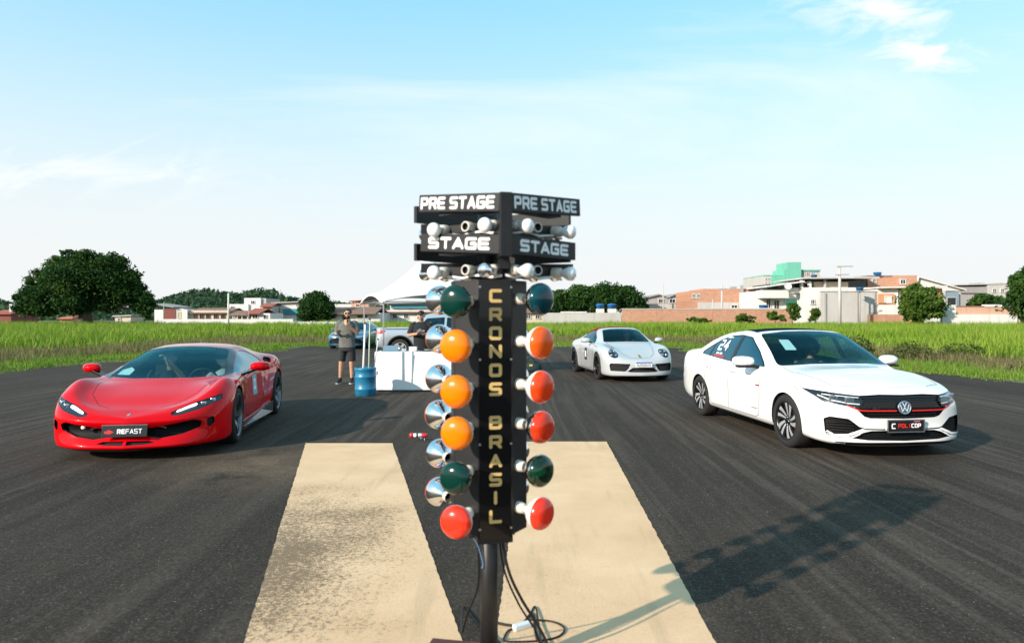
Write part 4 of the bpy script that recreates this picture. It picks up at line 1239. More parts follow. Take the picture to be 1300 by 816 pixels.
def build_sedan(loc, rz):
    t = thing('sedan', 'white sedan with red grille line and number 24 on its rear side window', 'car', loc, rz)
    b = Body(sedan_cols(), 0.05, 2)
    side = lambda c, n: c.y > .45 and n.y > .15
    for x in (1.345, -1.345):
        b.cut('arch', circle_poly(x, .325, .352, .12), 'side', lambda c, n: c.y > .45)
    b.drop('arch')
    # glazing
    b.cut('screen', rpoly([(-.02, 1.002), (.36, .995), (.728, .968), (.590, 1.364), (.28, 1.400), (-.02, 1.408)], [0, 0, .04, .05, 0, 0]), 'front', lambda c, n: c.x > -.05 and n.x > .2)
    b.cut('window', rpoly([(.655, .950), (.38, 1.118), (.02, 1.302), (-.215, 1.325), (-.215, .962)], [.02, 0, .03, .01, .01]), 'side', side)
    b.cut('window', rpoly([(-.300, .966), (-.300, 1.324), (-.60, 1.308), (-.90, 1.248), (-1.06, 1.185), (-1.06, 1.000)], [.01, .01, 0, 0, .0, .01]), 'side', side)
    b.cut('window', rpoly([(-1.10, 1.002), (-1.10, 1.165), (-1.36, 1.045), (-1.36, 1.022)], [.01, .01, .02, .02]), 'side', side)
    b.cut('trim', rpoly([(.70, .940), (.38, 1.134), (.02, 1.318), (-.30, 1.343), (-.62, 1.324), (-.92, 1.262), (-1.10, 1.190), (-1.40, 1.050), (-1.385, 1.008), (-.3, .952)], [.02, 0, .03, 0, 0, 0, 0, .02, .02, 0]), 'side', side)
    b.cut('roof', rpoly([(.06, -.02), (.03, .28), (-.03, .575), (-.35, .555), (-.9, .570), (-1.26, .575), (-1.30, .3), (-1.30, -.02)], 0), 'top', lambda c, n: c.z > 1.2)
    b.cut('rear_screen', rpoly([(-1.34, -.02), (-1.34, .3), (-1.33, .53), (-1.82, .60), (-1.87, .3), (-1.87, -.02)], [0, 0, .05, .06, 0, 0]), 'top', lambda c, n: c.z > .9)
    # face
    b.cut('headlight', rpoly([(.46, .722), (.63, .738), (.845, .766), (.832, .722), (.775, .640), (.56, .596), (.475, .590), (.425, .668)], [.0, 0, .015, .02, .02, .01, .02, .0]), 'front', lambda c, n: c.x > 1.3)
    b.cut('grille', rpoly([(-.02, .730), (.25, .735), (.46, .722), (.425, .668), (.475, .612), (.53, .590), (.43, .490), (.37, .472), (-.02, .465)], [0, 0, 0, 0, 0, .01, .02, .02, 0]), 'front', lambda c, n: c.x > 1.6)
    b.cut('fog', rpoly([(.58, .462), (.745, .482), (.790, .455), (.778, .282), (.70, .250), (.58, .262), (.47, .312), (.43, .340), (.50, .392)], [.02, .02, .02, .03, .02, .02, .01, .0, .02]), 'front', lambda c, n: c.x > 1.6)
    b.cut('lower_grille', rpoly([(-.02, .335), (.36, .331), (.44, .312), (.58, .250), (.40, .228), (-.02, .220)], [0, .02, .02, .01, .02, 0]), 'front', lambda c, n: c.x > 1.6)
    # doors
    b.cut('door', rpoly([(.72, .93), (.70, .60), (.63, .30), (.55, .262), (-.30, .262), (-.262, .50), (-.255, .97), (-.25, .965)], [0, .05, .05, .05, .02, 0, 0, 0]), 'side', side)
    b.cut('rear_door', rpoly([(-.256, .97), (-.264, .50), (-.302, .262), (-.90, .262), (-1.02, .36), (-1.10, .56), (-1.13, .985)], [0, 0, .02, .06, .04, .04, 0]), 'side', side)
    b.cut('bonnet', rpoly([(1.10, -.02), (1.06, .33), (.955, .72), (1.20, .72), (1.60, .675), (1.90, .62), (2.02, .40), (2.09, .2), (2.10, -.02)], [0, .05, .05, .05, 0, .05, .05, 0, 0]), 'top', lambda c, n: c.z > .72)
    lining(b, t, (None, 'door', 'rear_door', 'roof', 'trim'), z0=.30)
    P = M_WHITE_CAR
    b.export('body', None, P, t)
    ds = b.export('door', 'door', P, t, sides='pair') + b.export('door', 'rear_door', P, t, sides='pair')
    b.export('bonnet', 'bonnet', P, t)
    b.export('roof_panel', 'roof', M_plain('roof_wrap', (.006, .022, .032), .6, spec=0.0), t)
    b.export('windscreen', 'screen', MT['glass'], t, depth=.004, wall_mat=MT['seam'])
    b.export('rear_window', 'rear_screen', MT['glass_dark'], t, depth=.004, wall_mat=MT['seam'])
    b.export('side_window', 'window', M_glass('film_car_glass', (.30, .44, .48), 3.0, 0.02, (.45, .85, 1)), t, depth=.004, sides='pair', wall_mat=MT['seam'])
    b.export('window_trim', 'trim', MT['black_gloss'], t, sides='pair')
    g = b.export('grille', 'grille', MT['black_gloss'], t, depth=.022, dirv=(1, 0, 0))
    fg = b.export('fog_intake', 'fog', M_HONEY, t, depth=.05, dirv=(1, 0, 0), sides='pair')
    lg = b.export('lower_grille', 'lower_grille', M_HONEY, t, depth=.04, dirv=(1, 0, 0))
    hl = b.export('headlight', 'headlight', MT['lens'], t, depth=.003, dirv=(1, 0, 0), sides='pair', wall_mat=MT['seam'])
    b.export('headlight_housing', 'headlight', M_plain('lamp_housing', (0.03, 0.035, 0.04), .3, .5), hl[0], depth=.05, dirv=(1, 0, 0), sides='left')
    b.export('headlight_housing', 'headlight', bpy.data.materials['lamp_housing'], hl[1], depth=.05, dirv=(1, 0, 0), sides='right')
    for sg, h in ((1, hl[0]), (-1, hl[1])):
        for y, z, w_, hh in ((.55, .668, .11, .075), (.68, .688, .10, .062)):
            p, n = b.hit('front', y * sg, z)
            dr = MB(); dr.box((p.x - .028, y * sg, z), (.03, w_, hh)); dr.build('reflector', MT['lamp_inner'], h, bevel=.012)
        s2 = MB()
        b.ribbon(s2, [(sg * .47, .628), (sg * .58, .636), (sg * .72, .668), (sg * .79, .712)], 'front', .012, -.006)
        b.ribbon(s2, [(sg * .47, .702), (sg * .60, .712), (sg * .76, .724)], 'front', .009, -.006)
        s2.build('light_strip', MT['white_paint'], h)
    # grille bars, red line, badge
    gb = MB()
    for z in (.70, .675, .65, .62, .59, .515, .49): 
        w = .43 if z > .6 else .40
        b.ribbon(gb, [(-w, z), (0, z), (w, z)], 'front', .010, -.010)
    gb.build('grille_bar', MT['dark_plastic'], g)
    rl = MB(); b.ribbon(rl, [(-.60, .612), (-.48, .560), (-.40, .556), (-.088, .556)], 'front', .014, .004); b.ribbon(rl, [(.088, .556), (.40, .556), (.48, .560), (.60, .612)], 'front', .014, .004)
    rl.build('red_line', MT['red_vinyl'], g)
    px, _ = b.hit('front', 0, .59)
    A = Matrix.Translation((px.x - .006, 0, .59)) @ Matrix.Rotation(R(84), 4, 'Y') @ Matrix.Rotation(R(90), 4, 'Z')
    bd = MB().lathe([(.060, .004), (.062, .012), (.068, .016), (.074, .012), (.076, 0)], 40, A)
    emb = bd.build('badge', MT['chrome'], t)
    MB().lathe([(.061, .006), (.001, .0065)], 40, A).build('badge_disc', M_plain('badge_blue', (.03, .08, .13), .3), emb)
    def ring_vw(X, Y):
        D = np.full(X.shape, 9.0)
        for pl in ([(.062 - .022, .116), (.062, .072), (.062 + .022, .116)], [(.062 - .049, .095), (.062 - .026, .020), (.062, .064), (.062 + .026, .020), (.062 + .049, .095)]):
            for a, c in zip(pl, pl[1:]): D = np.minimum(D, seg_dist(X, Y, a, c))
        return np.maximum(D - .0058, np.hypot(X - .062, Y - .062) - .0605)
    vs, fs = sdf_mesh(ring_vw, .124, .124, 50)
    vwm = MB().add([(x - .062, y - .062, .011) for x, y in vs], fs, 0, False, A); vwm.build('badge_letters', MT['chrome'], emb)
    # small chrome letters at grille
    gm = MB(); p, _ = b.hit('front', -.30, .63); lettering(gm, 'GLI', Matrix.Translation((p.x + .004, -.345, .575)) @ Matrix(((0, 0, 1, 0), (1, 0, 0, 0), (0, 1, 0, 0), (0, 0, 0, 1))), .024, .022, .006, .006, n=16); gm.build('grille_lettering', MT['chrome'], g)
    # number plate, slightly toward the middle
    pl = MB(); pl.box((2.243, 0, .388), (.012, .42, .135)); po = pl.build('number_plate', MT['black'], t, bevel=.004)
    fr = MB(); [fr.bar(a, c, .014, .012) for a, c in (((2.248, -.21, .322), (2.248, .21, .322)), ((2.248, -.21, .454), (2.248, .21, .454)), ((2.248, -.207, .322), (2.248, -.207, .454)), ((2.248, .207, .322), (2.248, .207, .454)))]
    fr.build('plate_frame', MT['steel'], po)
    FM = Matrix(((0, 0, 1, 2.2505), (1, 0, 0, 0), (0, 1, 0, 0), (0, 0, 0, 1)))
    tx = MB(); lettering(tx, 'C', FM @ Matrix.Translation((-.165, .358, 0)), .045, .062, .013, 0, 0, 18); tx.build('plate_logo', MT['white_vinyl'], po)
    tx = MB(); lettering(tx, 'POLI', FM @ Matrix.Translation((-.09, .368, 0)), .034, .048, .010, .004, 0, 18); tx.build('plate_red_lettering', MT['red_vinyl'], po)
    tx = MB(); lettering(tx, 'COP', FM @ Matrix.Translation((.060, .368, 0)), .034, .048, .010, .004, 0, 18); tx.build('plate_white_lettering', MT['white_vinyl'], po)
    tx = MB().add([(.09, .433, 0), (.16, .433, 0), (.16, .448, 0), (.09, .448, 0)], [(0, 1, 2, 3)], 0, False, FM); tx.build('plate_sticker', M_plain('pink_vinyl', (.55, .10, .22), .5), po)
    # black splitter, fog trims, sills
    sp = MB(); b.ribbon(sp, [(-.70, .188), (-.4, .188), (0, .188), (.4, .188), (.70, .188)], 'front', .030, .006)
    sp.build('front_lip', MT['black_gloss'], t)
    for sg in (1, -1): sp = MB(); b.ribbon(sp, [(.98, .222), (.5, .222), (-.5, .222), (-.98, .222)], 'side', .055, .004, sg); sp.build('lower_sill', MT['black_gloss'], t)
    bl = MB()
    for sg in (1, -1): b.ribbon(bl, [(sg * .50, .375), (sg * .42, .350), (sg * .215, .345)], 'front', .012, .008)
    bl.build('bumper_line', MT['dark_plastic'], t)
    for sg in (1, -1):
        ft = MB()
        b.ribbon(ft, [(sg * .775, .312), (sg * .72, .272), (sg * .60, .280), (sg * .49, .325), (sg * .40, .362), (sg * .22, .362)], 'front', .026, .006)
        b.ribbon(ft, [(sg * .48, .300), (sg * .60, .240), (sg * .72, .232)], 'front', .018, .006)
        ft.build('bumper_blade', P, t)
    for sg in (1, -1):
        fb = MB()
        for z in (.42, .39, .36, .33, .30):
            b.ribbon(fb, [(sg * .52, z - .01), (sg * .62, z), (sg * .76, z)], 'front', .008, -.02)
        fb.build('fog_slat', MT['dark_plastic'], t)
    # seams
    sm = MB()
    b.ribbon(sm, [(1.09, 0), (1.06, .33), (.955, .70), (1.2, .72), (1.6, .675), (1.9, .62), (2.02, .40)], 'top', .007, .0012)
    b.ribbon(sm, [(1.09, 0), (1.06, -.33), (.955, -.70), (1.2, -.72), (1.6, -.675), (1.9, -.62), (2.02, -.40)], 'top', .007, .0012)
    for sg in (1, -1):
        b.ribbon(sm, [(.72, .90), (.70, .60), (.63, .30), (.55, .262), (-.30, .262), (-.264, .5), (-.256, .95)], 'side', .007, .0012, sg)
        b.ribbon(sm, [(-.30, .262), (-.90, .262), (-1.02, .36), (-1.10, .56), (-1.13, .99)], 'side', .007, .0012, sg)
        b.ribbon(sm, [(1.50, .78), (1.62, .73)], 'side', .006, .0012, sg)
    sm.build('panel_seam', MT['seam'], t)
    for o_, (x, sg) in zip(ds, ((-.13, 1), (-.13, -1), (-.98, 1), (-.98, -1))):
        h = MB(); p, n = b.hit('side', x, .83, sg)
        h.bar((x - .09, p.y + sg * .022, .83), (x + .10, p.y + sg * .026, .826), .022, .030); h.build('handle', P, o_, bevel=.008)
    for sg in (1, -1):
        m = MB(); mirror_shell(m, (.50, sg * 1.00, 1.00), sg, (.17, .25, .15), .04)
        mo = m.build('wing_mirror', P, t)
        m = MB(); m.box((.505, sg * 1.0, .933), (.14, .20, .022)); m.bar((.55, sg * .83, .93), (.52, sg * .95, .945), .09, .04); m.build('mirror_base', MT['dark_plastic'], mo, bevel=.008)
    # numbers and stickers
    nb = MB(); sg = -1
    def side_text(text, x0, z0, w, h, st, gp, mb, mi=0):
        """reads left to right seen from the right-hand side of the car (x decreasing to the left)"""
        x = x0
        for ch in text:
            vs, fs = glyph(ch, w, h, st, 22)
            b.decal(mb, [(x + a, z0 + q) for a, q in vs], [f[::-1] for f in fs], 'side', .001, -1, mi)
            x += w + gp
    side_text('24', -.89, 1.09, .150, .165, .031, .034, nb)
    b.decal_poly(nb, [(-.83, 1.272), (-.50, 1.295), (-.50, 1.312), (-.83, 1.290)], 'side', .001, -1)
    for x in (-.86, -.74): b.decal_poly(nb, [(x, 1.035), (x + .09, 1.035), (x + .09, 1.06), (x, 1.06)], 'side', .001, -1)
    nb.build('race_number', MT['white_vinyl'], t)
    nb = MB(); b.decal_poly(nb, [(-.92, 1.004), (-.55, .99), (-.55, 1.012), (-.92, 1.026)], 'side', .001, -1); nb.build('red_sticker', MT['red_vinyl'], t)
    nb = MB()
    b.decal_poly(nb, [(.60, .685), (.70, .685), (.715, .705), (.60, .705)], 'side', .002, -1)
    b.decal_poly(nb, [(.60, .685), (.70, .685), (.715, .705), (.60, .705)], 'side', .002, 1)
    nb.build('fender_badge', M_plain('badge_red', (.30, .02, .03), .3), t)
    nb = MB(); b.decal_poly(nb, [(.62, .382), (.44, .382), (.44, .37), (.62, .37)], 'side', .002, -1); nb.build('door_lettering', M_plain('grey_vinyl', (.18, .17, .17), .5), t)
    # sheet sticker inside the top of the screen (car's right = left in view)
    nb = MB(); b.decal_poly(nb, [(-.49, 1.17), (-.36, 1.17), (-.335, 1.30), (-.455, 1.30)], 'front', -.010); nb.build('windscreen_sheet', M_plain('sheet_paper', (.62, .68, .66), .6), t)
    for sg in (1, -1):
        for x, st_ in ((1.345, R(0)), (-1.345, 0)):
            wheel(t, (x, sg * .775, .328), sg, .328, .225, .232, dict(n=5, lip='dark', dark=M_RIM_DARK, mach=M_RIM_MACH, dish=.018, spokes=[(-.26, .030, .062, .26, 1), (.24, .030, .062, .26, 1), (.0, .03, .05, .26, 0), (.55, .02, .06, .1, 0)]), st_, random.uniform(0, 6), MT['red_vinyl'])
    for x in (1.345, -1.345): wheel_well(t, x, .352, .84, .52, .325)
    M_TAIL = M_plain('tail_red', (.25, .01, .01), .2, coat=1)
    for sg in (1, -1): tl = MB(); b.ribbon(tl, [(sg * .50, .90), (sg * .77, .91)], 'back', .10, .003); tl.build('tail_light', M_TAIL, t)
    cabin(t, .9, -1.6, .24, .40, .74, .92, .70, 1, -.22, .37, rows=2)
    t.scale = (1.0, 1.03, .975)
    b.bm.free()
    return t, b
# ---------------------------------------------------------------- red mid-engined sports car
def red_cols():
    def st(x, low, up): return [(x, y, z) for y, z in low] + up
    z0 = lambda xs, zs: [(x, 0, z) for x, z in zip(xs, zs)]
    T0 = z0([-2.0, -2.10, -2.13, -2.15, -2.14, -2.13, -2.14, -2.14, -2.13, -2.11, -2.05], [.22, .25, .32, .50, .66, .78, .86, .885, .90, .912, .92])
    T1 = [(-1.95, 0, .22), (-2.06, .48, .25), (-2.09, .5, .32), (-2.11, .5, .50), (-2.10, .5, .66), (-2.10, .5, .78), (-2.10, .48, .86), (-2.10, .42, .89), (-2.09, .34, .905), (-2.06, .18, .92), (-1.95, 0, .935)]
    T2 = [(-1.8, 0, .2), (-1.90, .80, .24), (-1.92, .86, .32), (-1.94, .88, .50), (-1.92, .87, .66), (-1.92, .86, .78), (-1.91, .80, .87), (-1.90, .68, .905), (-1.89, .52, .92), (-1.87, .27, .94), (-1.8, 0, .955)]
    R0 = st(-1.65, [(0, .16), (.85, .20), (.93, .28), (.955, .48), (.965, .66), (.945, .80)], [(-1.65, .875, .905), (-1.65, .74, .935), (-1.65, .56, .93), (-1.65, .28, .96), (-1.65, 0, .985)])
    R1 = st(-1.30, [(0, .14), (.85, .16), (.945, .24), (.972, .46), (.979, .66), (.96, .83)], [(-1.30, .885, .945), (-1.30, .74, .975), (-1.30, .57, .985), (-1.30, .28, 1.02), (-1.30, 0, 1.05)])
    R2 = st(-.85, [(0, .13), (.83, .145), (.915, .22), (.940, .42), (.935, .62), (.925, .78)], [(-.85, .865, .895), (-.86, .675, 1.02), (-.85, .56, 1.085), (-.85, .28, 1.125), (-.85, 0, 1.14)])
    B = st(-.45, [(0, .12), (.82, .14), (.89, .21), (.90, .40), (.885, .60), (.872, .74)], [(-.45, .845, .845), (-.45, .605, 1.085), (-.45, .51, 1.140), (-.45, .26, 1.172), (-.45, 0, 1.180)])
    H = st(-.05, [(0, .12), (.82, .14), (.885, .21), (.885, .40), (.868, .60), (.862, .72)], [(-.08, .842, .828), (-.10, .585, 1.085), (-.08, .51, 1.125), (-.02, .26, 1.154), (0, 0, 1.162)])
    W = st(.5, [(0, .12), (.83, .14), (.89, .205), (.895, .40), (.875, .60), (.872, .71)], [(.50, .848, .802), (.45, .672, .955), (.50, .600, .985), (.585, .32, 1.006), (.62, 0, 1.011)])
    K1 = st(1.02, [(0, .12), (.84, .14), (.91, .20), (.93, .42), (.925, .60), (.915, .71)], [(1.02, .882, .785), (1.00, .775, .815), (1.07, .665, .800), (1.19, .35, .798), (1.23, 0, .800)])
    K2 = st(1.12, [(0, .12), (.845, .14), (.92, .20), (.94, .42), (.938, .60), (.928, .71)], [(1.12, .887, .787), (1.10, .78, .817), (1.15, .665, .788), (1.26, .35, .782), (1.30, 0, .782)])
    F1 = st(1.42, [(0, .12), (.86, .14), (.935, .19), (.955, .42), (.958, .60), (.945, .70)], [(1.42, .898, .785), (1.42, .80, .832), (1.42, .63, .762), (1.42, .32, .742), (1.42, 0, .745)])
    F0 = st(1.75, [(0, .12), (.85, .12), (.925, .16), (.935, .38), (.938, .53), (.92, .635)], [(1.75, .866, .712), (1.75, .765, .748), (1.75, .605, .678), (1.75, .31, .654), (1.75, 0, .655)])
    FC = [(1.95, 0, .12), (2.02, .76, .125), (2.06, .82, .16), (2.05, .84, .33), (2.03, .845, .47), (2.00, .82, .565), (1.98, .76, .62), (1.97, .66, .640), (1.97, .50, .594), (1.98, .26, .573), (1.99, 0, .568)]
    F2 = [(2.2, 0, .12), (2.26, .45, .125), (2.315, .48, .155), (2.225, .50, .32), (2.275, .50, .43), (2.235, .49, .495), (2.19, .46, .53), (2.16, .38, .54), (2.15, .29, .535), (2.14, .15, .53), (2.13, 0, .53)]
    F3 = z0([2.28, 2.35, 2.405, 2.295, 2.352, 2.345, 2.315, 2.29, 2.275, 2.26, 2.23], [.12, .125, .155, .31, .405, .445, .468, .475, .48, .485, .493])
    return [T0, T1, T2, R0, R1, R2, B, H, W, K1, K2, F1, F0, FC, F2, F3]

M_RED_CAR = M_plain('red_car_paint', (0.56, 0.0, 0.004), 0.25, coat=1.0, spec=.03)
M_RED_CAR.node_tree.nodes['Principled BSDF'].inputs['Coat IOR'].default_value = 1.28
M_LAMPH = M_plain('dark_lamp_housing', (0.03, 0.035, 0.04), .25, .5)
M_DRL = M_plain('daylight_strip', (0.9, 0.9, 0.9), 0.3)
_p = M_DRL.node_tree.nodes['Principled BSDF']; _p.inputs['Emission Color'].default_value = (1, 1, 1, 1); _p.inputs['Emission Strength'].default_value = 1.2

def build_red(loc, rz):
    t = thing('sports_car', 'low red two seat sports car with black windscreen pillars and a dark plate', 'car', loc, rz)
    b = Body(red_cols(), 0.05, 1)
    side = lambda c, n: c.y > .40 and n.y > .12
    b.cut('arch', circle_poly(1.30, .345, .372, .10), 'side', lambda c, n: c.y > .45)
    b.cut('arch', circle_poly(-1.30, .350, .380, .10), 'side', lambda c, n: c.y > .45)
    b.drop('arch')
    b.cut('screen', rpoly([(-.02, .806), (.35, .804), (.690, .816), (.545, 1.100), (.26, 1.142), (-.02, 1.150)], [0, 0, .04, .05, 0, 0]), 'front', lambda c, n: c.x > -.15 and n.x > .15 and c.z > .79)
    b.cut('pillar', [(.640, .798), (.772, .822), (.588, 1.098), (.495, 1.126), (.26, 1.156), (-.02, 1.165), (-.02, 1.10), (.4, 1.08)], 'front', lambda c, n: c.x > -.16 and n.x > .02 and c.z > .80)
    b.cut('window', rpoly([(.93, .822), (.45, .938), (.0, 1.058), (-.20, 1.076), (-.42, 1.068), (-.60, .985), (-.63, .905), (-.50, .872), (.3, .838)], [.02, 0, 0, 0, .03, .04, .03, .02, 0]), 'side', side)
    b.cut('scoop', rpoly([(-.74, .915), (-.92, .948), (-1.06, .925), (-1.02, .875), (-.80, .830), (-.73, .845)], .025), 'side', side)
    b.cut('engine_cover', rpoly([(-.72, -.02), (-.72, .40), (-1.55, .42), (-1.62, .2), (-1.62, -.02)], [0, .06, .08, 0, 0]), 'top', lambda c, n: c.z > .85)
    fr = lambda c, n: c.x > 1.5
    b.cut('headlight', rpoly([(.425, .512), (.60, .588), (.875, .672), (.885, .610), (.72, .535), (.52, .480), (.44, .482)], [.01, 0, .02, .02, 0, .01, .01]), 'front', fr)
    b.cut('intake', rpoly([(-.02, .345), (.17, .345), (.34, .370), (.66, .425), (.735, .398), (.715, .335), (.54, .268), (.34, .240), (.20, .262), (-.02, .262)], [0, .01, 0, .008, .012, .01, .01, .01, .01, 0]), 'front', fr)
    b.cut('slot', rpoly([(.775, .42), (.835, .445), (.845, .37), (.80, .325), (.775, .345)], .02), 'front', fr)
    b.cut('lower_slot', rpoly([(.015, .222), (.23, .220), (.30, .200), (.20, .185), (.015, .182)], [.004, .01, .006, .01, .004]), 'front', fr)
    b.cut('door', rpoly([(.80, .83), (.82, .55), (.72, .28), (.55, .225), (-.35, .225), (-.50, .45), (-.60, .70), (-.63, .90)], [0, .05, .05, .05, .05, .04, 0, 0]), 'side', side)
    b.cut('bonnet', rpoly([(1.285, -.02), (1.24, .35), (1.12, .66), (1.40, .64), (1.75, .57), (2.0, .40), (2.10, .2), (2.13, -.02)], [0, .05, .05, 0, .05, .05, 0, 0]), 'top', lambda c, n: c.z > .50)
    lining(b, t, (None, 'door', 'pillar'), z0=.30)
    P = M_RED_CAR
    b.export('body', None, P, t); dr = b.export('door', 'door', P, t, sides='pair'); b.export('bonnet', 'bonnet', P, t)
    b.export('windscreen_pillar', 'pillar', MT['black_gloss'], t)
    b.export('windscreen', 'screen', MT['glass'], t, depth=.004, wall_mat=MT['seam'])
    b.export('side_window', 'window', M_glass('bright_side_glass', (.45, .60, .63), 3.4, .01, (.75, .95, 1)), t, depth=.005, sides='pair', wall_mat=MT['seam'])
    b.export('air_scoop', 'scoop', MT['under'], t, depth=.07, dirv=(.5, .6, 0), sides='pair', wall_mat=P)
    b.export('engine_cover', 'engine_cover', MT['glass_dark'], t, depth=.004, wall_mat=MT['seam'])
    ik = b.export('front_intake', 'intake', M_HONEY, t, depth=.07, dirv=(1, 0, 0), wall_mat=MT['under'])
    b.export('corner_slot', 'slot', MT['under'], t, depth=.05, dirv=(1, 0, 0), sides='pair')
    b.export('lower_slot', 'lower_slot', MT['under'], t, depth=.04, dirv=(1, 0, 0), sides='both')
    hl = b.export('headlight', 'headlight', MT['lens'], t, depth=.002, dirv=(1, 0, 0), sides='pair', wall_mat=MT['seam'])
    hm = M_LAMPH
    for sg, h, sd in ((1, hl[0], 'left'), (-1, hl[1], 'right')):
        b.export('headlight_housing', 'headlight', hm, h, depth=.035, dirv=(1, 0, 0), sides=sd)
        m = MB(); b.decal_poly(m, [(sg * .445, .515), (sg * .60, .580), (sg * .665, .600), (sg * .665, .572), (sg * .60, .552), (sg * .50, .515)], 'front', -.004); m.build('light_strip', M_DRL, h)
        for y, z in ((.72, .585), (.80, .615)):
            m = MB(); p, n = b.hit('front', y * sg, z); m.box((p.x - .025, y * sg, z), (.03, .06, .035)); m.build('reflector', MT['lamp_inner'], h, bevel=.01)
    # grille mesh struts, sensor, splitter
    m = MB()
    for sg in (1, -1):
        b.ribbon(m, [(sg * .28, .36), (sg * .34, .352), (sg * .39, .338)], 'front', .012, -.02)
    m.build('intake_trim', MT['steel'], ik)
    m = MB(); p, n = b.hit('front', -.46, .37); m.lathe([(.022, 0), (.022, .02), (.014, .024), (.001, .024)], 16, Matrix.Translation((p.x - .02, -.46, .37)) @ Matrix.Rotation(R(90), 4, 'Y')); m.build('sensor', MT['white_paint'], ik)
    sp = MB()
    b.ribbon(sp, [(-.80, .136), (-.5, .136), (0, .136), (.5, .136), (.80, .136)], 'front', .02, .012)
    for sg in (1, -1): b.ribbon(sp, [(2.05, .14), (1.72, .14)], 'side', .04, .012, sg)
    sp.build('front_splitter', MT['black_gloss'], t)
    M_SILL = M_plain('grey_sill', (.05, .055, .06), .22, coat=.6)
    for sg in (1, -1):
        sl = MB()
        pts = [(.90, .90, .10), (-.88, .95, .10), (-.88, .95, .26), (-.3, .90, .20), (.90, .905, .135)]
        vs = [(x, sg * (y + .012), z) for x, y, z in pts] + [(x, sg * (y - .06), z) for x, y, z in pts]
        n = 5; fs = [tuple(range(n)), tuple(range(2 * n - 1, n - 1, -1))] + [(i, (i + 1) % n, n + (i + 1) % n, n + i) for i in range(n)]
        sl.add(vs, fs); sl.build('sill_blade', M_SILL, t, bevel=.004)
    # plate with lettering
    PM = Matrix.Translation((2.36, 0.0, .335)) @ Matrix.Rotation(R(-8), 4, 'Y')
    pl = MB(); pl.box((0, 0, 0), (.012, .46, .125), PM); po = pl.build('number_plate', M_plain('dark_green_plate', (.008, .016, .018), .35), t, bevel=.004)
    FM = PM @ Matrix(((0, 0, 1, .0075), (1, 0, 0, 0), (0, 1, 0, 0), (0, 0, 0, 1)))
    tx = MB(); x = -.075
    for i, ch in enumerate('REFAST'):
        vs, fs = glyph(ch, .038, .052, .012 if i < 2 else .008, 20); tx.add([(x + a + .12 * c * 0, c - .028, 0) for a, c in vs], fs, 0, False, FM); x += .043
    tx.build('plate_lettering', MT['white_vinyl'], po)
    tx = MB(); tx.add([(-.20, -.022, 0), (-.15, -.030, 0), (-.105, -.008, 0), (-.13, .008, 0), (-.17, .020, 0), (-.175, .004, 0), (-.205, .004, 0)], [tuple(range(7))], 0, False, FM); tx.build('plate_logo', MT['red_vinyl'], po)
    pt = MB(); pt.bar(PM @ Vector((.0, -.23, .066)), PM @ Vector((0, .23, .066)), .016, .008); pt.build('plate_frame', MT['steel'], po)
    # small silver rearing horse on the nose
    hz_ = [(.30, 0), (.42, .25), (.36, .42), (.20, .46), (.18, .60), (.34, .66), (.40, .86), (.56, 1.0), (.72, .92), (.68, .74), (.62, .60), (.66, .40), (.82, .30), (.72, .22), (.58, .30), (.60, .10), (.52, .0), (.48, .22), (.40, .0)]
    m = MB(); b.decal_poly(m, [(-.035 + .062 * u, .481 + .024 * v + 0) for u, v in hz_], 'front', .003, n=30); m.build('nose_badge', MT['chrome'], t)
    # seams
    sm = MB()
    for s_ in (1, -1):
        b.ribbon(sm, [(1.285, 0), (1.24, s_ * .35), (1.13, s_ * .64), (1.40, s_ * .64), (1.75, s_ * .57), (2.0, s_ * .40), (2.07, s_ * .27)], 'top', .0045, .0012)
        b.ribbon(sm, [(.80, .80), (.82, .55), (.72, .28), (.55, .225), (-.35, .225), (-.50, .45), (-.60, .70), (-.63, .88)], 'side', .007, .0012, s_)
    sm.build('panel_seam', MT['seam'], t)
    # side sticker, fender mark, screen sticker
    m = MB(); b.decal_poly(m, [(.16, .46), (-.12, .46), (-.12, .74), (.16, .74)], 'side', .002, 1); st_ = m.build('door_sticker', M_plain('pale_blue_vinyl', (.16, .36, .46), .45), dr[0])
    m = MB()
    vs, fs = glyph('0', .14, .16, .045, 26); b.decal(m, [(.09 - a, .53 + c) for a, c in vs], fs, 'side', .0035, 1); m.build('door_number', MT['white_vinyl'], st_)
    m = MB(); b.decal_poly(m, [(1.02, .60), (.93, .60), (.95, .70), (1.04, .70)], 'side', .002, 1); m.build('fender_shield', M_plain('shield_yellow', (.6, .42, .05), .4), t)
    m = MB(); b.decal_poly(m, [(-.615, .845), (-.44, .845), (-.43, .90), (-.50, .925), (-.60, .895)], 'front', -.009); m.build('windscreen_sticker', M_plain('sticker_white', (.62, .70, .66), .5, noise=.3, nscale=30), t)
    for sg in (1, -1):
        m = MB(); mirror_shell(m, (.60, sg * 1.05, .895), sg, (.15, .23, .135), .05); mo = m.build('wing_mirror', P, t)
        m = MB(); m.bar((.70, sg * .84, .80), (.62, sg * 1.0, .86), .11, .03); m.build('mirror_arm', MT['black_gloss'], mo, bevel=.008)
    sty = dict(n=5, lip='dark', dark=M_plain('gunmetal_wheel', (.13, .145, .165), .28, .85), mach=M_RIM_MACH, dish=.045, spokes=[(-.17, .03, .028, .03, 0), (.17, .03, .028, -.03, 0), (0, .03, .02, 0, 0)])
    for sg in (1, -1):
        wheel(t, (1.30, sg * .822, .342), sg, .342, .245, .262, sty, R(3), random.uniform(0, 6), M_plain('yellow_caliper', (.55, .36, .02), .4))
        wheel(t, (-1.30, sg * .825, .350), sg, .350, .30, .262, sty, 0, random.uniform(0, 6), bpy.data.materials['yellow_caliper'])
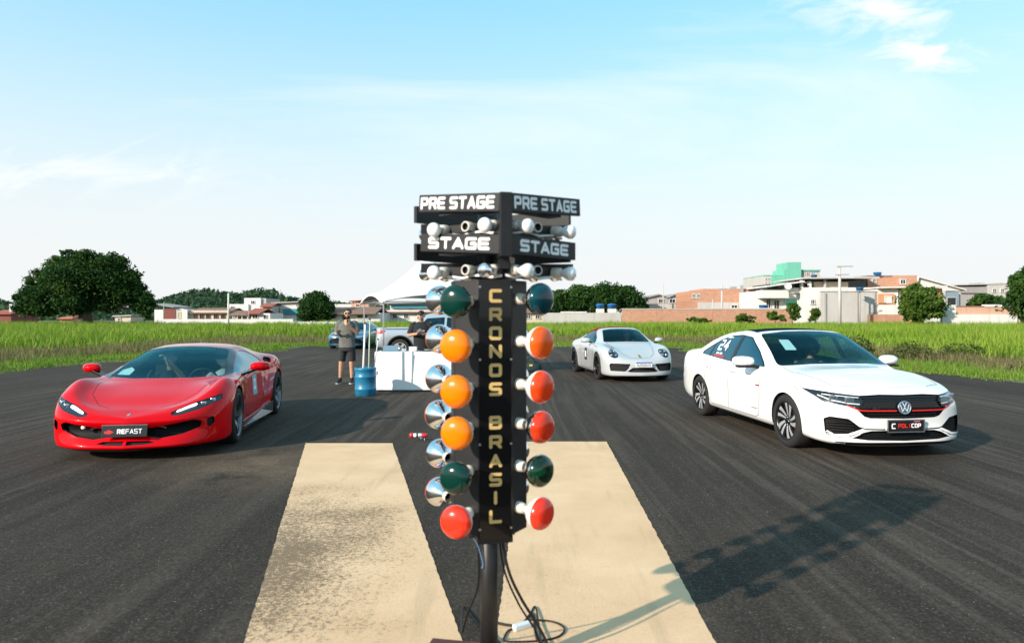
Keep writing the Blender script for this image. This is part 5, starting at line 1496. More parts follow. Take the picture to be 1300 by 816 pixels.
    wheel_well(t, 1.30, .372, .90, .56, .345); wheel_well(t, -1.30, .380, .92, .52, .350)
    tl = MB()
    for sg in (1, -1): b.ribbon(tl, [(sg * .40, .84), (sg * .78, .85)], 'back', .06, .003)
    tl.build('tail_light', M_plain('tail_red_dark', (.25, .01, .01), .2, coat=1), t)
    ww = MB()
    for sg in (1, -1):
        b.ribbon(ww, [(sg * .0 + sg * .05, .812), (sg * .40, .835), (sg * .58, .86)], 'front', .018, .006)
    cabin(t, .95, -.62, .18, .27, .76, .78, .85, 1, -.20, .37, rows=1)
    b.bm.free()
    return t

# ---------------------------------------------------------------- pale rear-engined roadster with a red fabric roof
def roadster_cols():
    def st(x, low, up): return [(x, y, z) for y, z in low] + up
    z0 = lambda xs, zs: [(x, 0, z) for x, z in zip(xs, zs)]
    T0 = z0([-2.1, -2.2, -2.25, -2.29, -2.27, -2.24, -2.20, -2.17, -2.14, -2.1, -2.0], [.25, .28, .36, .5, .65, .76, .83, .855, .875, .89, .91])
    T1 = [(-2.0, 0, .24), (-2.14, .45, .27), (-2.19, .48, .36), (-2.22, .5, .5), (-2.20, .5, .65), (-2.17, .5, .76), (-2.13, .47, .835), (-2.1, .4, .865), (-2.07, .31, .885), (-2.03, .16, .905), (-1.9, 0, .925)]
    T2 = [(-1.8, 0, .2), (-1.92, .72, .24), (-1.95, .79, .34), (-1.96, .82, .5), (-1.94, .82, .65), (-1.90, .80, .78), (-1.87, .72, .86), (-1.84, .60, .90), (-1.82, .48, .92), (-1.80, .25, .95), (-1.75, 0, .965)]
    R0 = st(-1.55, [(0, .15), (.80, .20), (.88, .28), (.905, .48), (.91, .64), (.885, .79)], [(-1.55, .81, .89), (-1.55, .66, .93), (-1.55, .54, .955), (-1.55, .28, .985), (-1.55, 0, 1.0)])
    R1 = st(-1.225, [(0, .14), (.82, .16), (.90, .24), (.92, .45), (.925, .64), (.90, .80)], [(-1.225, .825, .905), (-1.225, .655, .985), (-1.225, .55, 1.025), (-1.225, .28, 1.065), (-1.225, 0, 1.08)])
    B1 = st(-.7, [(0, .13), (.80, .15), (.87, .22), (.885, .44), (.89, .64), (.875, .79)], [(-.7, .828, .893), (-.7, .60, 1.135), (-.7, .515, 1.185), (-.7, .27, 1.222), (-.7, 0, 1.232)])
    B2 = st(-.2, [(0, .13), (.80, .15), (.862, .22), (.872, .44), (.875, .64), (.862, .78)], [(-.2, .822, .88), (-.2, .568, 1.195), (-.2, .495, 1.245), (-.2, .26, 1.282), (-.2, 0, 1.292)])
    H = st(.14, [(0, .13), (.80, .15), (.862, .22), (.872, .44), (.875, .64), (.862, .775)], [(.12, .822, .872), (.08, .568, 1.182), (.12, .50, 1.222), (.19, .26, 1.25), (.21, 0, 1.257)])
    W = st(.45, [(0, .13), (.80, .15), (.862, .22), (.875, .44), (.878, .64), (.865, .77)], [(.45, .822, .865), (.42, .645, 1.035), (.50, .575, 1.072), (.58, .30, 1.10), (.61, 0, 1.107)])
    K1 = st(.82, [(0, .13), (.80, .15), (.866, .21), (.882, .44), (.885, .64), (.87, .765)], [(.80, .822, .852), (.76, .72, .885), (.84, .635, .905), (.93, .33, .92), (.96, 0, .922)])
    K2 = st(.90, [(0, .13), (.80, .15), (.868, .21), (.885, .44), (.888, .64), (.873, .76)], [(.88, .822, .847), (.85, .715, .877), (.92, .62, .882), (1.0, .33, .892), (1.03, 0, .894)])
    F1 = st(1.225, [(0, .13), (.80, .14), (.875, .20), (.90, .44), (.90, .62), (.885, .755)], [(1.225, .83, .835), (1.225, .72, .865), (1.225, .57, .828), (1.225, .30, .812), (1.225, 0, .812)])
    F0 = st(1.6, [(0, .12), (.78, .13), (.86, .18), (.88, .40), (.88, .56), (.865, .69)], [(1.6, .805, .775), (1.6, .70, .805), (1.6, .555, .75), (1.6, .29, .715), (1.6, 0, .71)])
    FC = [(1.85, 0, .12), (1.90, .70, .13), (1.93, .76, .17), (1.92, .785, .34), (1.90, .79, .48), (1.86, .765, .60), (1.82, .71, .675), (1.81, .60, .69), (1.83, .46, .645), (1.86, .24, .615), (1.88, 0, .61)]
    F2 = [(2.05, 0, .12), (2.10, .42, .13), (2.14, .44, .165), (2.12, .46, .33), (2.11, .46, .44), (2.08, .45, .51), (2.04, .42, .55), (2.02, .35, .56), (2.02, .27, .555), (2.02, .14, .55), (2.02, 0, .55)]
    F3 = z0([2.13, 2.18, 2.22, 2.20, 2.19, 2.165, 2.14, 2.13, 2.12, 2.11, 2.09], [.12, .13, .165, .33, .42, .475, .505, .513, .52, .526, .535])
    return [T0, T1, T2, R0, R1, B1, B2, H, W, K1, K2, F1, F0, FC, F2, F3]

def build_roadster(loc, rz):
    t = thing('roadster', 'pale grey white roadster with red fabric roof and round headlights behind the white sedan', 'car', loc, rz)
    b = Body(roadster_cols(), 0.06, 2)
    side = lambda c, n: c.y > .40 and n.y > .12
    b.cut('arch', circle_poly(1.225, .335, .362, .10), 'side', lambda c, n: c.y > .45)
    b.cut('arch', circle_poly(-1.225, .340, .370, .10), 'side', lambda c, n: c.y > .45)
    b.drop('arch')
    b.cut('screen', rpoly([(-.02, .926), (.33, .922), (.612, .912), (.485, 1.208), (.26, 1.236), (-.02, 1.243)], [0, 0, .05, .05, 0, 0]), 'front', lambda c, n: c.x > 0 and n.x > .2)
    b.cut('window', rpoly([(.66, .878), (.42, 1.015), (.07, 1.165), (-.25, 1.185), (-.60, 1.13), (-.78, .99), (-.74, .905), (-.2, .892)], [.02, 0, .03, 0, .03, .03, .02, 0]), 'side', side)
    b.cut('roof', [(.10, -.02), (.08, .27), (.0, .515), (.05, .60), (-.7, .66), (-1.20, .63), (-1.26, .3), (-1.28, -.02)], 'top', lambda c, n: c.z > 1.02)
    fr = lambda c, n: c.x > 1.2
    b.cut('headlight', [(.635 + .112 * math.cos(a), .672 + .100 * math.sin(a)) for a in np.linspace(0, 2 * math.pi, 23)[:-1]], 'front', fr)
    b.cut('side_intake', rpoly([(.30, .438), (.74, .455), (.765, .40), (.745, .27), (.42, .262), (.36, .32)], .02), 'front', fr)
    b.cut('lower_intake', rpoly([(-.02, .352), (.25, .352), (.385, .262), (.30, .245), (-.02, .242)], [0, .02, .01, .02, 0]), 'front', fr)
    b.cut('door', rpoly([(.72, .88), (.74, .55), (.66, .28), (.5, .235), (-.45, .235), (-.58, .5), (-.62, .91)], [0, .05, .05, .05, .05, .04, 0]), 'side', side)
    b.cut('bonnet', rpoly([(1.02, -.02), (.98, .33), (.92, .58), (1.3, .50), (1.75, .40), (1.95, .25), (1.98, -.02)], [0, .05, .05, 0, .05, .05, 0]), 'top', lambda c, n: c.z > .5)
    lining(b, t, (None, 'door', 'roof'), z0=.30)
    P = M_plain('chalk_car_paint', (0.43, 0.445, 0.45), 0.25, coat=1.0)
    b.export('body', None, P, t); dr = b.export('door', 'door', P, t, sides='pair'); b.export('bonnet', 'bonnet', P, t)
    b.export('fabric_roof', 'roof', M_plain('red_fabric', (.20, .008, .012), .75, spec=0.05, bump=.2, bscale=120), t)
    b.export('windscreen', 'screen', MT['glass'], t, depth=.004, wall_mat=MT['seam'])
    b.export('side_window', 'window', MT['glass_dark'], t, depth=.005, sides='pair', wall_mat=MT['seam'])
    b.export('side_intake', 'side_intake', MT['under'], t, depth=.05, dirv=(1, 0, 0), sides='pair')
    b.export('lower_intake', 'lower_intake', MT['under'], t, depth=.05, dirv=(1, 0, 0))
    hl = b.export('headlight', 'headlight', MT['lens'], t, depth=-.004, dirv=(1, 0, 0), sides='pair', wall_mat=MT['steel'])
    for sg, h, sd in ((1, hl[0], 'left'), (-1, hl[1], 'right')):
        b.export('headlight_housing', 'headlight', M_LAMPH, h, depth=.03, dirv=(1, 0, 0), sides=sd)
        for dy, dz in ((-.05, .04), (.05, .04), (-.05, -.04), (.05, -.04)):
            m = MB(); p, n = b.hit('front', sg * (.635 + dy), .672 + dz); m.ball((p.x - .018, sg * (.635 + dy), .672 + dz), (.012, .032, .026), 12, 8); m.build('reflector', MT['lamp_inner'], h)
        m = MB(); mirror_shell(m, (.48, sg * .98, .945), sg, (.15, .22, .14), .04); mo = m.build('wing_mirror', P, t)
        m = MB(); m.bar((.52, sg * .83, .89), (.50, sg * .92, .91), .08, .03); m.build('mirror_arm', MT['black_gloss'], mo)
        wheel(t, (1.225, sg * .785, .335), sg, .335, .235, .255, dict(n=5, lip='dark', dark=M_RIM_DARK, mach=M_RIM_DARK, dish=.03, spokes=[(-.16, .03, .03, 0, 0), (.16, .03, .03, 0, 0)]), 0, 1.0 + sg)
        wheel(t, (-1.225, sg * .775, .340), sg, .340, .29, .255, dict(n=5, lip='dark', dark=M_RIM_DARK, mach=M_RIM_DARK, dish=.03, spokes=[(-.16, .03, .03, 0, 0), (.16, .03, .03, 0, 0)]), 0, 2.0 + sg)
    wheel_well(t, 1.225, .362, .85, .52, .335); wheel_well(t, -1.225, .370, .87, .5, .340)
    pl = MB(); pl.box((2.222, 0, .425), (.012, .40, .125)); po = pl.build('number_plate', MT['white_paint'], t, bevel=.004)
    pb = MB(); pb.box((2.2295, 0, .473), (.002, .396, .028)); pb.build('plate_band', M_plain('plate_blue', (.03, .12, .42), .4), po)
    FM = Matrix(((0, 0, 1, 2.2292), (1, 0, 0, 0), (0, 1, 0, 0), (0, 0, 0, 1)))
    tx = MB(); lettering(tx, 'R2D0B49', FM @ Matrix.Translation((-.165, .378, 0)), .036, .062, .008, .012, 0, 16); tx.build('plate_lettering', MT['black'], po)
    m = MB(); b.decal_poly(m, [(-.028, .575), (.028, .575), (.03, .635), (-.03, .635)], 'front', .002); m.build('bonnet_crest', M_plain('crest_gold', (.35, .22, .06), .35, .6), t)
    m = MB(); b.decal_poly(m, [(.14, .42), (-.12, .42), (-.12, .74), (.14, .74)], 'side', .002, -1); st_ = m.build('door_sticker', M_plain('dark_sticker', (.02, .025, .03), .4), dr[1])
    m = MB(); vs, fs = glyph('8', .13, .16, .04, 22); b.decal(m, [(-.06 + a, .50 + c) for a, c in vs], [f[::-1] for f in fs], 'side', .004, -1); m.build('door_number', MT['white_vinyl'], st_)
    sm = MB()
    for s_ in (1, -1):
        b.ribbon(sm, [(1.02, 0), (.98, s_ * .33), (.92, s_ * .56), (1.3, s_ * .50), (1.75, s_ * .40), (1.95, s_ * .25), (1.98, 0)], 'top', .008, .0012)
        b.ribbon(sm, [(.72, .84), (.74, .55), (.66, .28), (.5, .235), (-.45, .235), (-.58, .5), (-.62, .89)], 'side', .008, .0012, s_)
    sm.build('panel_seam', MT['seam'], t)
    sp = MB(); b.ribbon(sp, [(-.74, .15), (-.4, .15), (.4, .15), (.74, .15)], 'front', .03, .006); sp.build('front_splitter', MT['black'], t)
    cabin(t, .75, -.65, .2, .30, .70, .88, .70, 1, -.22, .36, seat_mat=M_plain('wine_leather', (.16, .012, .02), .5))
    b.bm.free()
    return t
# ---------------------------------------------------------------- pickup and coupe (further back)
def pickup_cols():
    MID = [(0, .30), (.80, .33), (.885, .40), (.912, .60), (.918, .80), (.905, .98)]
    def st(x, up, m=MID): return [(x, y, z) for y, z in m] + up
    z0 = lambda xs, zs: [(x, 0, z) for x, z in zip(xs, zs)]
    bed = lambda x: [(x, .862, 1.10), (x, .79, 1.135), (x, .62, 1.135), (x, .3, 1.135), (x, 0, 1.135)]
    T0 = z0([-2.36, -2.42, -2.46, -2.47, -2.45, -2.44, -2.44, -2.44, -2.43, -2.42, -2.38], [.38, .40, .48, .62, .80, .98, 1.08, 1.11, 1.125, 1.13, 1.135])
    T1 = [(-2.3, 0, .37), (-2.40, .5, .40), (-2.44, .55, .48), (-2.45, .56, .62), (-2.43, .56, .80), (-2.42, .56, .98), (-2.42, .55, 1.08), (-2.42, .48, 1.11), (-2.41, .4, 1.125), (-2.4, .2, 1.132), (-2.3, 0, 1.135)]
    T2 = [(-2.2, 0, .36), (-2.30, .76, .39), (-2.33, .83, .48), (-2.34, .855, .62), (-2.32, .86, .80), (-2.31, .85, .98), (-2.31, .82, 1.08), (-2.31, .76, 1.12), (-2.3, .6, 1.13), (-2.28, .3, 1.134), (-2.2, 0, 1.135)]
    cols = [T0, T1, T2, st(-2.0, bed(-2.0)), st(-1.5, bed(-1.5)), st(-1.22, bed(-1.22)),
        st(-.95, [(-.95, .858, 1.11), (-.95, .77, 1.25), (-.9, .62, 1.22), (-.88, .3, 1.20), (-.88, 0, 1.20)]),
        st(-.55, [(-.55, .855, 1.11), (-.58, .70, 1.52), (-.55, .60, 1.59), (-.53, .3, 1.63), (-.53, 0, 1.64)]),
        st(0, [(0, .855, 1.10), (0, .675, 1.57), (0, .59, 1.64), (0, .3, 1.675), (0, 0, 1.685)]),
        st(.45, [(.45, .855, 1.09), (.40, .675, 1.54), (.44, .59, 1.60), (.50, .3, 1.635), (.52, 0, 1.645)]),
        st(.85, [(.85, .855, 1.08), (.80, .74, 1.31), (.88, .665, 1.36), (.98, .33, 1.39), (1.0, 0, 1.40)]),
        st(1.22, [(1.22, .85, 1.06), (1.18, .80, 1.10), (1.26, .72, 1.12), (1.38, .36, 1.14), (1.42, 0, 1.145)]),
        st(1.32, [(1.32, .85, 1.05), (1.28, .795, 1.09), (1.34, .70, 1.105), (1.46, .36, 1.12), (1.5, 0, 1.125)]),
        st(1.75, [(1.75, .84, 1.0), (1.75, .76, 1.04), (1.75, .6, 1.06), (1.75, .3, 1.075), (1.75, 0, 1.08)]),
        [(2.1, 0, .30), (2.15, .72, .33), (2.18, .79, .42), (2.18, .81, .60), (2.16, .81, .78), (2.14, .79, .88), (2.1, .73, .95), (2.08, .64, .985), (2.08, .5, 1.0), (2.08, .26, 1.01), (2.08, 0, 1.015)],
        [(2.3, 0, .30), (2.36, .4, .33), (2.40, .43, .42), (2.40, .44, .60), (2.38, .44, .78), (2.35, .43, .88), (2.31, .4, .94), (2.29, .34, .96), (2.27, .27, .975), (2.24, .14, .985), (2.2, 0, .99)],
        z0([2.36, 2.42, 2.46, 2.46, 2.44, 2.41, 2.37, 2.35, 2.33, 2.31, 2.28], [.30, .33, .42, .60, .78, .88, .94, .955, .965, .972, .98])]
    return cols

def build_pickup(loc, rz):
    t = thing('pickup_truck', 'silver double cab pickup parked behind the white table', 'pickup', loc, rz)
    b = Body(pickup_cols(), 0.07, 2)
    side = lambda c, n: c.y > .5 and n.y > .12
    for x in (1.49, -1.50): b.cut('arch', circle_poly(x, .37, .43, .28), 'side', lambda c, n: c.y > .45)
    b.drop('arch')
    b.cut('window', rpoly([(1.02, 1.14), (.42, 1.50), (.25, 1.53), (.22, 1.125)], .03), 'side', side)
    b.cut('window', rpoly([(.14, 1.125), (.17, 1.535), (-.50, 1.49), (-.66, 1.32), (-.62, 1.14)], .03), 'side', side)
    b.cut('rear_screen', [(-.93, -.02), (-.93, .55), (-.62, .52), (-.60, -.02)], 'top', lambda c, n: c.z > 1.14)
    b.cut('screen', rpoly([(-.02, 1.16), (.36, 1.155), (.70, 1.14), (.58, 1.59), (-.02, 1.63)], [0, 0, .04, .05, 0]), 'front', lambda c, n: c.x > .4 and n.x > .2)
    b.cut('door', rpoly([(1.18, 1.08), (1.12, .60), (1.02, .42), (.20, .42), (.20, 1.10)], .03), 'side', side)
    b.cut('rear_door', rpoly([(.16, 1.10), (.16, .42), (-.70, .42), (-.95, .80), (-.80, 1.12)], .03), 'side', side)
    lining(b, t, (None, 'door', 'rear_door'), z0=.6)
    P = M_plain('silver_car_paint', (.50, .55, .60), .28, .55, coat=1)
    b.export('body', None, P, t); b.export('door', 'door', P, t, sides='pair'); b.export('door', 'rear_door', P, t, sides='pair')
    b.export('side_window', 'window', MT['glass_dark'], t, depth=.006, sides='pair', wall_mat=MT['seam'])
    b.export('rear_window', 'rear_screen', MT['glass_dark'], t, depth=.004, wall_mat=MT['seam'])
    b.export('windscreen', 'screen', MT['glass_dark'], t, depth=.004, wall_mat=MT['seam'])
    sm = MB(); cl = MB(); tl = MB(); rr = MB()
    for sg in (1, -1):
        b.ribbon(sm, [(1.18, 1.06), (1.12, .60), (1.02, .42), (.20, .42), (.20, 1.10)], 'side', .01, .0015, sg)
        b.ribbon(sm, [(.20, .42), (-.70, .42), (-.95, .80), (-.82, 1.10)], 'side', .01, .0015, sg)
        for x in (1.49, -1.50):
            b.ribbon(cl, [(x + .46 * math.cos(a), .37 + .46 * math.sin(a)) for a in np.linspace(-.05, math.pi + .05, 24)], 'side', .06, .012, sg)
        b.ribbon(cl, [(1.05, .38), (-1.05, .38)], 'side', .07, .008, sg)
        b.decal_poly(tl, [(-2.32, .90), (-2.32, 1.06), (-2.02, 1.04), (-2.10, .93)], 'side', .006, sg)
        b.ribbon(tl, [(sg * .62, .98), (sg * .80, .98)], 'back', .14, .006)
        b.ribbon(rr, [(-2.25, 1.09), (-1.2, 1.09)], 'side', .035, .006, sg)
        m = MB(); mirror_shell(m, (.82, sg * 1.02, 1.16), sg, (.16, .24, .19), .02); mo = m.build('wing_mirror', MT['black_gloss'], t)
        m = MB(); m.bar((.85, sg * .85, 1.10), (.83, sg * .95, 1.12), .08, .04); m.build('mirror_arm', MT['dark_plastic'], mo)
        sty = dict(n=5, lip='mach', dark=M_RIM_SILVER, mach=M_RIM_MACH, dish=.02, spokes=[(-.14, .04, .05, 0, 1), (.14, .04, .05, 0, 1)])
        wheel(t, (1.49, sg * .80, .36), sg, .36, .22, .225, sty, 0, .5); wheel(t, (-1.50, sg * .80, .36), sg, .36, .22, .225, sty, 0, .9)
        for x in (-.02, -.62):
            m = MB(); p, n = b.hit('side', x, 1.0, sg); m.bar((x - .08, p.y + sg * .02, 1.0), (x + .08, p.y + sg * .02, 1.0), .02, .03); m.build('handle', P, t)
    sm.build('panel_seam', MT['seam'], t); cl.build('arch_moulding', MT['dark_plastic'], t); tl.build('tail_light', M_plain('pickup_tail_red', (.45, .012, .012), .2, coat=1), t); rr.build('bed_rail', M_plain('blue_black_trim', (.03, .05, .08), .4), t)
    wheel_well(t, 1.49, .43, .85, .5, .37); wheel_well(t, -1.5, .43, .85, .5, .37)
    cabin(t, 1.1, -.6, .45, .62, .72, 1.08, .80, 1, .1, .36)
    b.bm.free(); return t

def build_coupe(loc, rz):
    t = thing('coupe', 'teal blue low car parked far back behind the man in shorts', 'car', loc, rz)
    cols = [[(x * .95, y * 1.06, z * .89) for x, y, z in c] for c in sedan_cols()]
    b = Body(cols, 0.08, 2); fy, fz = 1.06, .89
    S = lambda pts: [(u * fy, v * fz) for u, v in pts]; D = lambda pts: [(u * .95, v * fz) for u, v in pts]
    for x in (1.345, -1.345): b.cut('arch', circle_poly(x * .95, .325, .36, .10), 'side', lambda c, n: c.y > .45)
    b.drop('arch')
    b.cut('screen', S([(-.02, 1.012), (.33, 1.006), (.655, .988), (.532, 1.368), (.28, 1.400), (-.02, 1.408)]), 'front', lambda c, n: c.x > -.05 and n.x > .2)
    b.cut('window', D([(.655, .950), (.38, 1.118), (.02, 1.302), (-.4, 1.325), (-1.0, 1.2), (-1.36, 1.045), (-1.36, 1.0)]), 'side', lambda c, n: c.y > .45 and n.y > .15)
    b.cut('headlight', S([(.48, .722), (.63, .733), (.80, .742), (.795, .700), (.735, .655), (.56, .618), (.50, .64)]), 'front', lambda c, n: c.x > 1.2)
    b.cut('grille', S([(-.02, .60), (.38, .60), (.70, .52), (.76, .30), (-.02, .27)]), 'front', lambda c, n: c.x > 1.4)
    lining(b, t, (None,), z0=.3)
    P = M_plain('blue_car_paint', (.005, .085, .16), .25, coat=1)
    b.export('body', None, P, t); b.export('windscreen', 'screen', MT['glass_dark'], t, depth=.004, wall_mat=MT['seam'])
    b.export('side_window', 'window', MT['glass_dark'], t, depth=.005, sides='pair', wall_mat=MT['seam'])
    b.export('grille', 'grille', M_HONEY, t, depth=.04, dirv=(1, 0, 0)); b.export('headlight', 'headlight', MT['lamp_inner'], t, depth=.004, dirv=(1, 0, 0), sides='pair', wall_mat=MT['seam'])
    for sg in (1, -1):
        m = MB(); mirror_shell(m, (.48, sg * 1.04, .90), sg, (.16, .24, .14), .04); mo = m.build('wing_mirror', P, t)
        m = MB(); m.bar((.52, sg * .86, .83), (.50, sg * .96, .85), .08, .04); m.build('mirror_arm', MT['dark_plastic'], mo)
        for x in (1.345, -1.345): wheel(t, (x * .95, sg * .82, .32), sg, .32, .225, .232, dict(n=5, lip='dark', dark=M_RIM_DARK, mach=M_RIM_MACH, dish=.02, spokes=[(0, .04, .06, 0, 0)]), 0, 1)
    for x in (1.345, -1.345): wheel_well(t, x * .95, .36, .88, .52, .325)
    m = MB(); m.box((2.135, 0, .40), (.012, .40, .12)); m.build('number_plate', M_plain('coupe_plate', (.30, .32, .34), .5), t)
    cabin(t, .8, -1.2, .24, .34, .74, .80, .66, 1, -.2, .37)
    b.bm.free(); return t

# ---------------------------------------------------------------- cars in place
def place(front, rear, h=None):
    """axle midpoint and heading from the outer contact points of the wheels on the visible side"""
    return front, rear
HD = lambda ux, uy: math.atan2(uy, ux)
def car_from_wheels(fx, fy, rx, ry, wb, half, side, shift=0.0):
    """world contact points (outer face) of front and rear wheel on one side (+1 left, -1 right)"""
    u = Vector((fx - rx, fy - ry)).normalized(); left = Vector((-u.y, u.x))
    mid = Vector(((fx + rx) / 2, (fy + ry) / 2)) - left * half * side + u * shift
    return (mid.x, mid.y, 0), math.atan2(u.y, u.x)
SEDAN_AT = car_from_wheels(3.33, 8.37, 3.02, 11.05, 2.69, .88, -1)
SPORT_AT = car_from_wheels(-3.40, 8.70, -3.80, 11.25, 2.6, .965, 1)
ROAD_AT = car_from_wheels(2.10, 17.3, 1.78, 19.7, 2.45, .90, -1)
sedan, _b = build_sedan(*SEDAN_AT)
sport = build_red(*SPORT_AT)
road = build_roadster(*ROAD_AT)
pick = build_pickup((-2.75, 26.9, 0), R(4))
coupe = build_coupe((-7.85, 35.0, 0), R(-92))

# ---------------------------------------------------------------- people
def remesh(mb, name, mat, parent, voxel=0.008, smooth=4):
    o = mb.build('tmp', mat)
    r = o.modifiers.new('r', 'REMESH'); r.mode = 'VOXEL'; r.voxel_size = voxel; r.use_smooth_shade = True
    s = o.modifiers.new('s', 'SMOOTH'); s.iterations = smooth; s.factor = 0.5
    dg = bpy.context.evaluated_depsgraph_get(); dg.update()
    me = bpy.data.meshes.new_from_object(o.evaluated_get(dg))
    me.name = name
    old = o.data; bpy.data.objects.remove(o); bpy.data.meshes.remove(old)
    for p in me.polygons: p.use_smooth = True
    n = bpy.data.objects.new(name, me); COL.objects.link(n)
    if parent is not None: n.parent = parent
    return n
def cap(mb, p, q, r0, r1, n=14):
    """tapered capsule"""
    p, q = Vector(p), Vector(q); d = q - p; L = d.length
    M = d.to_track_quat('Z', 'Y').to_matrix().to_4x4(); M.translation = p
    prof = [(max(1e-4, r0 * math.sin(a)), -r0 * math.cos(a)) for a in np.linspace(0.001, math.pi / 2, 5)]
    prof += [(max(1e-4, r1 * math.cos(a)), L + r1 * math.sin(a)) for a in np.linspace(0, math.pi / 2 - .001, 5)]
    mb.lathe(prof, n, M, 0, True, True)
def chain(mb, pts, rs):
    for i in range(len(pts) - 1): cap(mb, pts[i], pts[i + 1], rs[i], rs[i + 1])
def eloft(mb, secs, n=20):
    """closed loft of ellipses (cx, cy, z, rx, ry), optional axis tilt ignored"""
    vs = []; fs = []
    for cx, cy, z, rx, ry in secs:
        for i in range(n):
            a = 2 * math.pi * i / n; e = .85
            ca, sa = math.cos(a), math.sin(a)
            vs.append((cx + math.copysign(abs(ca) ** e, ca) * rx, cy + math.copysign(abs(sa) ** e, sa) * ry, z))
    for k in range(len(secs) - 1):
        for i in range(n):
            j = (i + 1) % n; fs.append((k * n + i, k * n + j, (k + 1) * n + j, (k + 1) * n + i))
    fs.append(tuple(reversed(range(n)))); fs.append(tuple(range((len(secs) - 1) * n, len(secs) * n)))
    up = secs[-1][2] > secs[0][2]
    mb.add(vs, fs if up else [f[::-1] for f in fs], 0, True)
def cone(mb, p, q, r0, r1, n=16): mb.cyl(p, q, r0, r1, n)
def hand(mb, wrist, d, nrm, curl=0.6, s=1.0, thumb=1):
    """palm, four bent fingers, thumb; d points to the finger tips, nrm out of the palm"""
    d = Vector(d).normalized(); nrm = Vector(nrm); nrm = (nrm - d * nrm.dot(d)).normalized(); sd = d.cross(nrm) * thumb
    w = Vector(wrist)
    for k in (-1.2, -.4, .4, 1.2): cap(mb, w + d * .01 * s + sd * k * .012 * s, w + d * .085 * s + sd * k * .019 * s, .014 * s, .0125 * s, 8)
    for k, L in ((-1.5, .062), (-.5, .075), (.5, .080), (1.5, .070)):
        p = w + d * .088 * s + sd * k * .0195 * s; a = 0; dd = d
        for q, f in enumerate((.45, .32, .23)):
            a += curl * (0.6 if q == 0 else 0.8)
            dd = d * math.cos(a) + nrm * math.sin(a)
            e = p + dd * L * f * s; cap(mb, p, e, (.0095 - .0008 * q) * s, (.0088 - .0009 * q) * s, 7); p = e
    p = w + d * .03 * s + sd * .026 * s; e = p + (d * .6 + sd * .7 + nrm * .35).normalized() * .042 * s; cap(mb, p, e, .0125 * s, .0105 * s, 8)
    cap(mb, e, e + (d * .85 + sd * .15 + nrm * .5).normalized() * .034 * s, .0102 * s, .0085 * s, 8)
def head(mb, c, f, s=1.0):
    """head about c (centre of skull) facing f (horizontal unit vector)"""
    c = Vector(c); f = Vector(f).normalized(); u = Vector((0, 0, 1)); l = u.cross(f)
    Mx = Matrix((l, f, u)).transposed().to_4x4(); Mx.translation = c
    S = Matrix.Diagonal((s, s, s, 1)); M = Mx @ S
    mb.ball((0, -.008, .022), (.076, .096, .088), 20, 14, 0, M)
    mb.ball((0, .018, -.045), (.060, .070, .070), 18, 12, 0, M)
    mb.ball((0, .052, -.088), (.030, .030, .024), 12, 8, 0, M)
    for v, r in (((0, .098, -.012), .013), ((0, .110, -.030), .016), ((0, .098, -.065), .016)): mb.ball(v, r, 10, 8, 0, M)
    for sx in (-1, 1):
        mb.ball((sx * .079, -.006, -.008), (.012, .020, .034), 10, 8, 0, M)
        mb.ball((sx * .030, .078, .020), (.022, .016, .010), 10, 8, 0, M)
        mb.ball((sx * .034, .070, -.03), (.022, .022, .018), 10, 8, 0, M)
    return M
M_TEE = M_plain('grey_tee', (.125, .125, .112), .85, noise=.15, nscale=12, bump=.5, bscale=14)
M_SHORTS = M_plain('charcoal_shorts', (.018, .019, .021), .85, bump=.4, bscale=16)
M_SHOE = M_plain('black_shoe', (.010, .011, .016), .6)
M_SOLE = M_plain('pale_sole', (.45, .44, .42), .6)
M_BLKTEE = M_plain('black_tee', (.008, .010, .013), .85, bump=.4, bscale=14)

# man in shorts: his left hand holds something to his mouth, his right arm is bent across the waist
man = thing('person', 'man in dark sunglasses, grey t-shirt and charcoal shorts holding a phone to his mouth', 'person', (-3.87, 16.25, 0))
B_ = MB(); f = Vector((0.02, -1, 0))
HM = head(B_, (.03, -.02, 1.625), f)
cap(B_, (.02, .0, 1.44), (.028, -.01, 1.56), .058, .054)
eloft(B_, [(0, 0, .86, .165, .11), (0, 0, 1.0, .15, .105), (0, 0, 1.15, .155, .11), (.0, 0, 1.32, .185, .115), (.01, .0, 1.42, .15, .09), (.015, 0, 1.46, .07, .06)])
chain(B_, [(.20, .0, 1.415), (.255, -.06, 1.185), (.045, -.245, 1.375)], [.054, .044, .030])
chain(B_, [(-.19, .0, 1.415), (-.255, .015, 1.17), (-.185, -.215, 1.165)], [.054, .043, .030])
hand(B_, (.045, -.245, 1.375), (-.25, .12, .95), (.1, .9, .2), .8, 1, 1)
hand(B_, (-.185, -.215, 1.165), (.55, -.55, .35), (.5, .3, .6), .8, 1, -1)
for sx, kx, ax, ay in ((1, .115, .115, -.02), (-1, -.125, -.165, .0)):
    chain(B_, [(sx * .085, 0, .88), (kx, -.02, .49), (kx * .6 + ax * .4, .0, .34), (ax, ay + .02, .085)], [.085, .058, .052, .034])
    chain(B_, [(ax, ay + .03, .06), (ax + sx * .02, ay - .13, .045)], [.036, .034])
body = remesh(B_, 'body', MT['skin'], man, .0075, 3)
C_ = MB()
eloft(C_, [(0, .0, .845, .195, .140), (0, .0, .95, .185, .135), (.0, -.005, 1.08, .182, .138), (0, 0, 1.25, .205, .140), (.005, 0, 1.37, .205, .125), (.01, 0, 1.44, .135, .090), (.018, 0, 1.475, .075, .066)])
cone(C_, (.175, .0, 1.43), (.252, -.055, 1.205), .080, .070); cone(C_, (-.165, 0, 1.43), (-.248, .012, 1.195), .080, .070)
C_.ball((.17, 0, 1.405), (.075, .08, .075), 14, 10); C_.ball((-.16, 0, 1.405), (.075, .08, .075), 14, 10)
